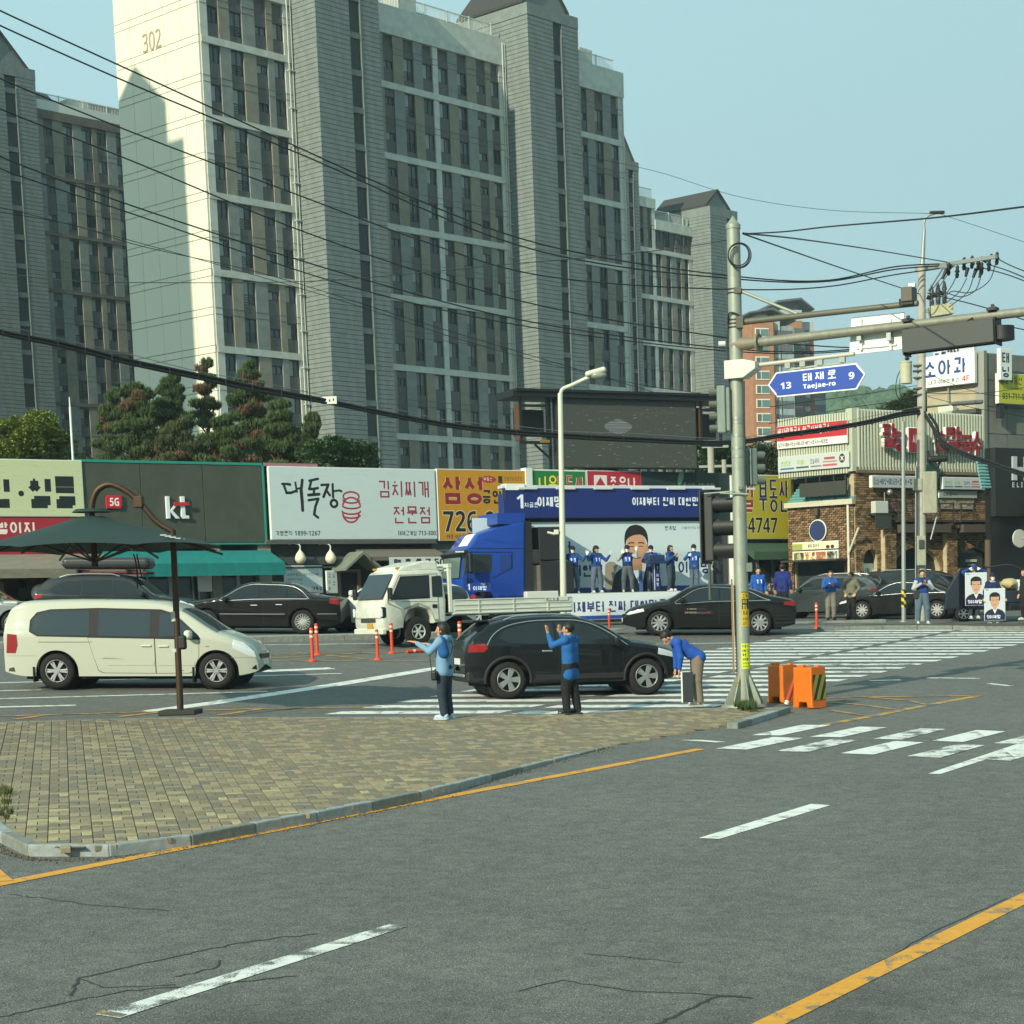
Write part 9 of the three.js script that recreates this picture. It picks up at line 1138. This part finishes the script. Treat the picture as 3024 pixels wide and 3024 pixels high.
{ // on the stage
  const on = (px, back, label, turn, o) => { const q = onWall(px, 1116, stageBase, ST)[2].addScaledVector(V3(Math.sin(ST), 0, Math.cos(ST)), -back); q.y = stageY; return person(label, q, turn, 1.64, o); }, navyC = cloth('#1c4f94'), dk = cloth('#1b2a5e'), cap = cloth('#17223f'), jean = cloth('#66758a'), wide = { gloves: 1, cap, jacket: navyC, trousers: jean, number: 1, loose: 1.15, spread: .15 };
  on(1091, .4, 'dancer in a blue jacket and cap, leftmost on the stage, arms spread', .1, { ...wide, mask: 1, arms: [[V(.36, 1.2, .05), V(.52, 1.38, .12)], [V(-.36, 1.2, .05), V(-.52, 1.4, .12)]], handDir: [V(.3, 1, 0), V(-.3, 1, 0)] }); on(1134, .35, 'dancer with a long peaked cap, second from the left on the stage', .5, { ...wide, yaw: .4, hair: 'bob', arms: [[V(.36, 1.18, .1), V(.5, 1.38, .2)], [V(-.34, 1.2, .1), V(-.46, 1.4, .2)]], handDir: [V(.2, 1, 0), V(-.2, 1, 0)] });
  on(1192, .3, 'dancer in a navy vest with white sleeves in front of the portrait', .05, { ...wide, jacket: dk, sleeves: cloth('#b9bfc6'), mask: 1, trousers: cloth('#5d6a70'), arms: [[V(.34, 1.28, .08), V(.34, 1.52, .14)], [V(-.34, 1.2, .1), V(-.2, 1.42, .2)]], handDir: [V(0, 1, 0), V(.4, 1, 0)] }); on(1247, .75, 'person in a cap and mask behind the stage lectern', 0, { cap, mask: 1, jacket: navyC, trousers: jean, arms: [[V(.3, 1.15, .1), V(.1, 1.28, .22)], [V(-.3, 1.15, .1), V(-.1, 1.28, .22)]] });
  on(1271, .2, 'long haired woman in a blue jacket speaking on the stage', 1.0, { jacket: navyC, trousers: cloth('#3f4d5c'), hair: 'long', loose: 1.2, arms: [[V(.26, 1.15, .1), V(.1, 1.25, .26)], [V(-.26, 1.15, .1), V(-.08, 1.3, .24)]] }); on(1318, .3, 'dancer in a blue jacket and mask, rightmost on the stage', 0, { ...wide, loose: 1, spread: .1, mask: 1, arms: [[V(.34, 1.2, .08), V(.42, 1.26, .2)], [V(-.34, 1.18, .08), V(-.2, 1.3, .2)]] });
}
{ // on the far pavement
  const on = (px, py, d, label, turn, hgt, o) => { const q = at(px, py, d); q.y = Math.max(q.y, groundY(q.x, q.z) + .1); return person(label, q, turn, hgt, o); }, kb = groundY(6, -66) + .13;
  const kc = at(1585, 1172, 66); struct('kerb_block', [uvBox(rbox(3.2, .34, .9, kc.x, kc.y - .14, kc.z, .04, 1))], kerbMat2);
  on(1568, 1172, 66, 'man in a blue jacket and grey trousers clapping on the concrete kerb', .1, 1.74, { jacket: cloth('#1f62bd'), number: 1, trousers: cloth('#8c877c'), loose: 1.15, shoes: black2, arms: [[V(.27, 1.14, .1), V(.06, 1.2, .26)], [V(-.27, 1.14, .1), V(-.05, 1.22, .26)]] }); on(1607, 1172, 66, 'man in an olive jacket with hands in pockets on the concrete kerb', -.5, 1.68, { jacket: cloth('#7d7c67'), trousers: black2, yaw: -.6, shoes: black2, hairM: M('#2a2622', .6), arms: [[V(.3, 1.12, -.04), V(.19, .92, .1)], [V(-.3, 1.12, -.04), V(-.19, .92, .1)]] });
  on(1741, 1178, 60.5, 'person in a blue varsity jacket with white sleeves filming with a phone', .05, 1.74, { jacket: cloth('#20458f'), sleeves: cloth('#c9ccc9'), collarM: cloth('#25355f'), trousers: cloth('#5f7587'), loose: 1.2, spread: .14, arms: [[V(.3, 1.12, .1), V(.08, 1.26, .28)], [V(-.3, 1.12, .1), V(-.06, 1.28, .28)]], extra: (P) => { part('phone', rbox(.16, .08, .012, .0, 1.32, .34, .008, 1), black, P); part('crossbody_bag', rbox(.2, .26, .1, -.2, .92, .08, .03, 2), M('#2a2a24', .7), P); } });
  const b = on(1432, 1163, 62, 'man in a bright blue jacket half hidden behind the black sedan boot', .2, 1.62, { jacket: cloth('#1f62bd'), number: 1 }); on(1478, 1163, 62, 'man in a dark blue coat with his back turned behind the black sedan', 2.9, 1.74, { jacket: cloth('#182f80'), trousers: black2 });
  on(1934, 1172, 64, 'person in dark clothes cut off by the right edge', -1.2, 1.75, { jacket: cloth('#26292e'), trousers: black2 });
  const poster = (P, w, hh, y, z, txt) => { const bd = part('poster', rbox(w, hh, .02, 0, y, z, .006, 1), whiteP, P); part('poster_print', face(w - .02, hh - .02, 0, y - hh / 2 + .01, z + .012), printed(192, 288, (x, W, H) => { fill(x, '#c3ccd3', 0, 0, W, H); fill(x, '#3a4a78', W * .05, H * .02, W * .14, H * .025); x.fillStyle = '#20232e'; x.beginPath(); x.moveTo(0, H * .82); x.quadraticCurveTo(W * .06, H * .7, W * .34, H * .64); x.lineTo(W * .66, H * .64); x.quadraticCurveTo(W * .95, H * .7, W, H * .82); x.fill(); x.fillStyle = '#e3e6e8'; x.beginPath(); x.moveTo(W * .38, H * .63); x.lineTo(W * .5, H * .8); x.lineTo(W * .62, H * .63); x.fill(); x.fillStyle = '#c79a7c'; x.fillRect(W * .42, H * .55, W * .16, H * .12); x.beginPath(); x.ellipse(W * .5, H * .4, W * .22, H * .21, 0, 0, 7); x.fill(); x.fillStyle = '#1d1815'; x.beginPath(); x.ellipse(W * .5, H * .24, W * .26, H * .13, 0, 3.0, 6.4); x.fill(); x.fillRect(W * .24, H * .22, W * .06, H * .16); x.fillRect(W * .7, H * .22, W * .06, H * .16); x.strokeStyle = '#3a2a22'; x.lineWidth = 4; for (const s of [.4, .6]) { x.beginPath(); x.moveTo(W * (s - .06), H * .36); x.lineTo(W * (s + .06), H * .36); x.stroke(); } x.strokeStyle = '#8e5548'; x.beginPath(); x.moveTo(W * .42, H * .5); x.quadraticCurveTo(W * .5, H * .53, W * .58, H * .5); x.stroke(); fill(x, '#1a2350', 0, H * .8, W, H * .2); write(x, txt, W * .08, H * .83, H * .12, '#e8ebee', { weight: .17, squeeze: 1.05 }); }), bd); };
  on(1838, 1167, 63.5, 'campaigner in blue with hands on the cap behind a large portrait poster', .1, 1.78, { jacket: cloth('#1d4f9c'), cap: cloth('#1f4690'), trousers: cloth('#3a4650'), gloves: 1, nod: .4, arms: [[V(.36, 1.5, .0), V(.17, 1.6, .1)], [V(-.36, 1.5, .0), V(-.17, 1.6, .1)]], handDir: [V(-1, .2, 0), V(1, .2, 0)], extra: (P) => poster(P, .72, 1.06, .95, .26, '1이재명') });
  on(1873, 1176, 61.5, 'campaigner in a navy jacket and mask holding a portrait poster in front', .1, 1.62, { jacket: cloth('#1b2a5c'), cap: cloth('#1b2550'), mask: 1, collarM: cloth('#c3c8cc'), trousers: cloth('#8c8f88'), curl: .8, arms: [[V(.3, 1.08, .06), V(.36, .84, .22)], [V(-.3, 1.08, .06), V(-.36, .84, .22)]], extra: (P) => poster(P, .74, 1.1, .64, .27, '1이재명') });
}

scene.fog = new THREE.FogExp2(new THREE.Color(0.52, 0.66, 0.69), 0.00028);   // thin spring haze

renderer.render(scene, camera);
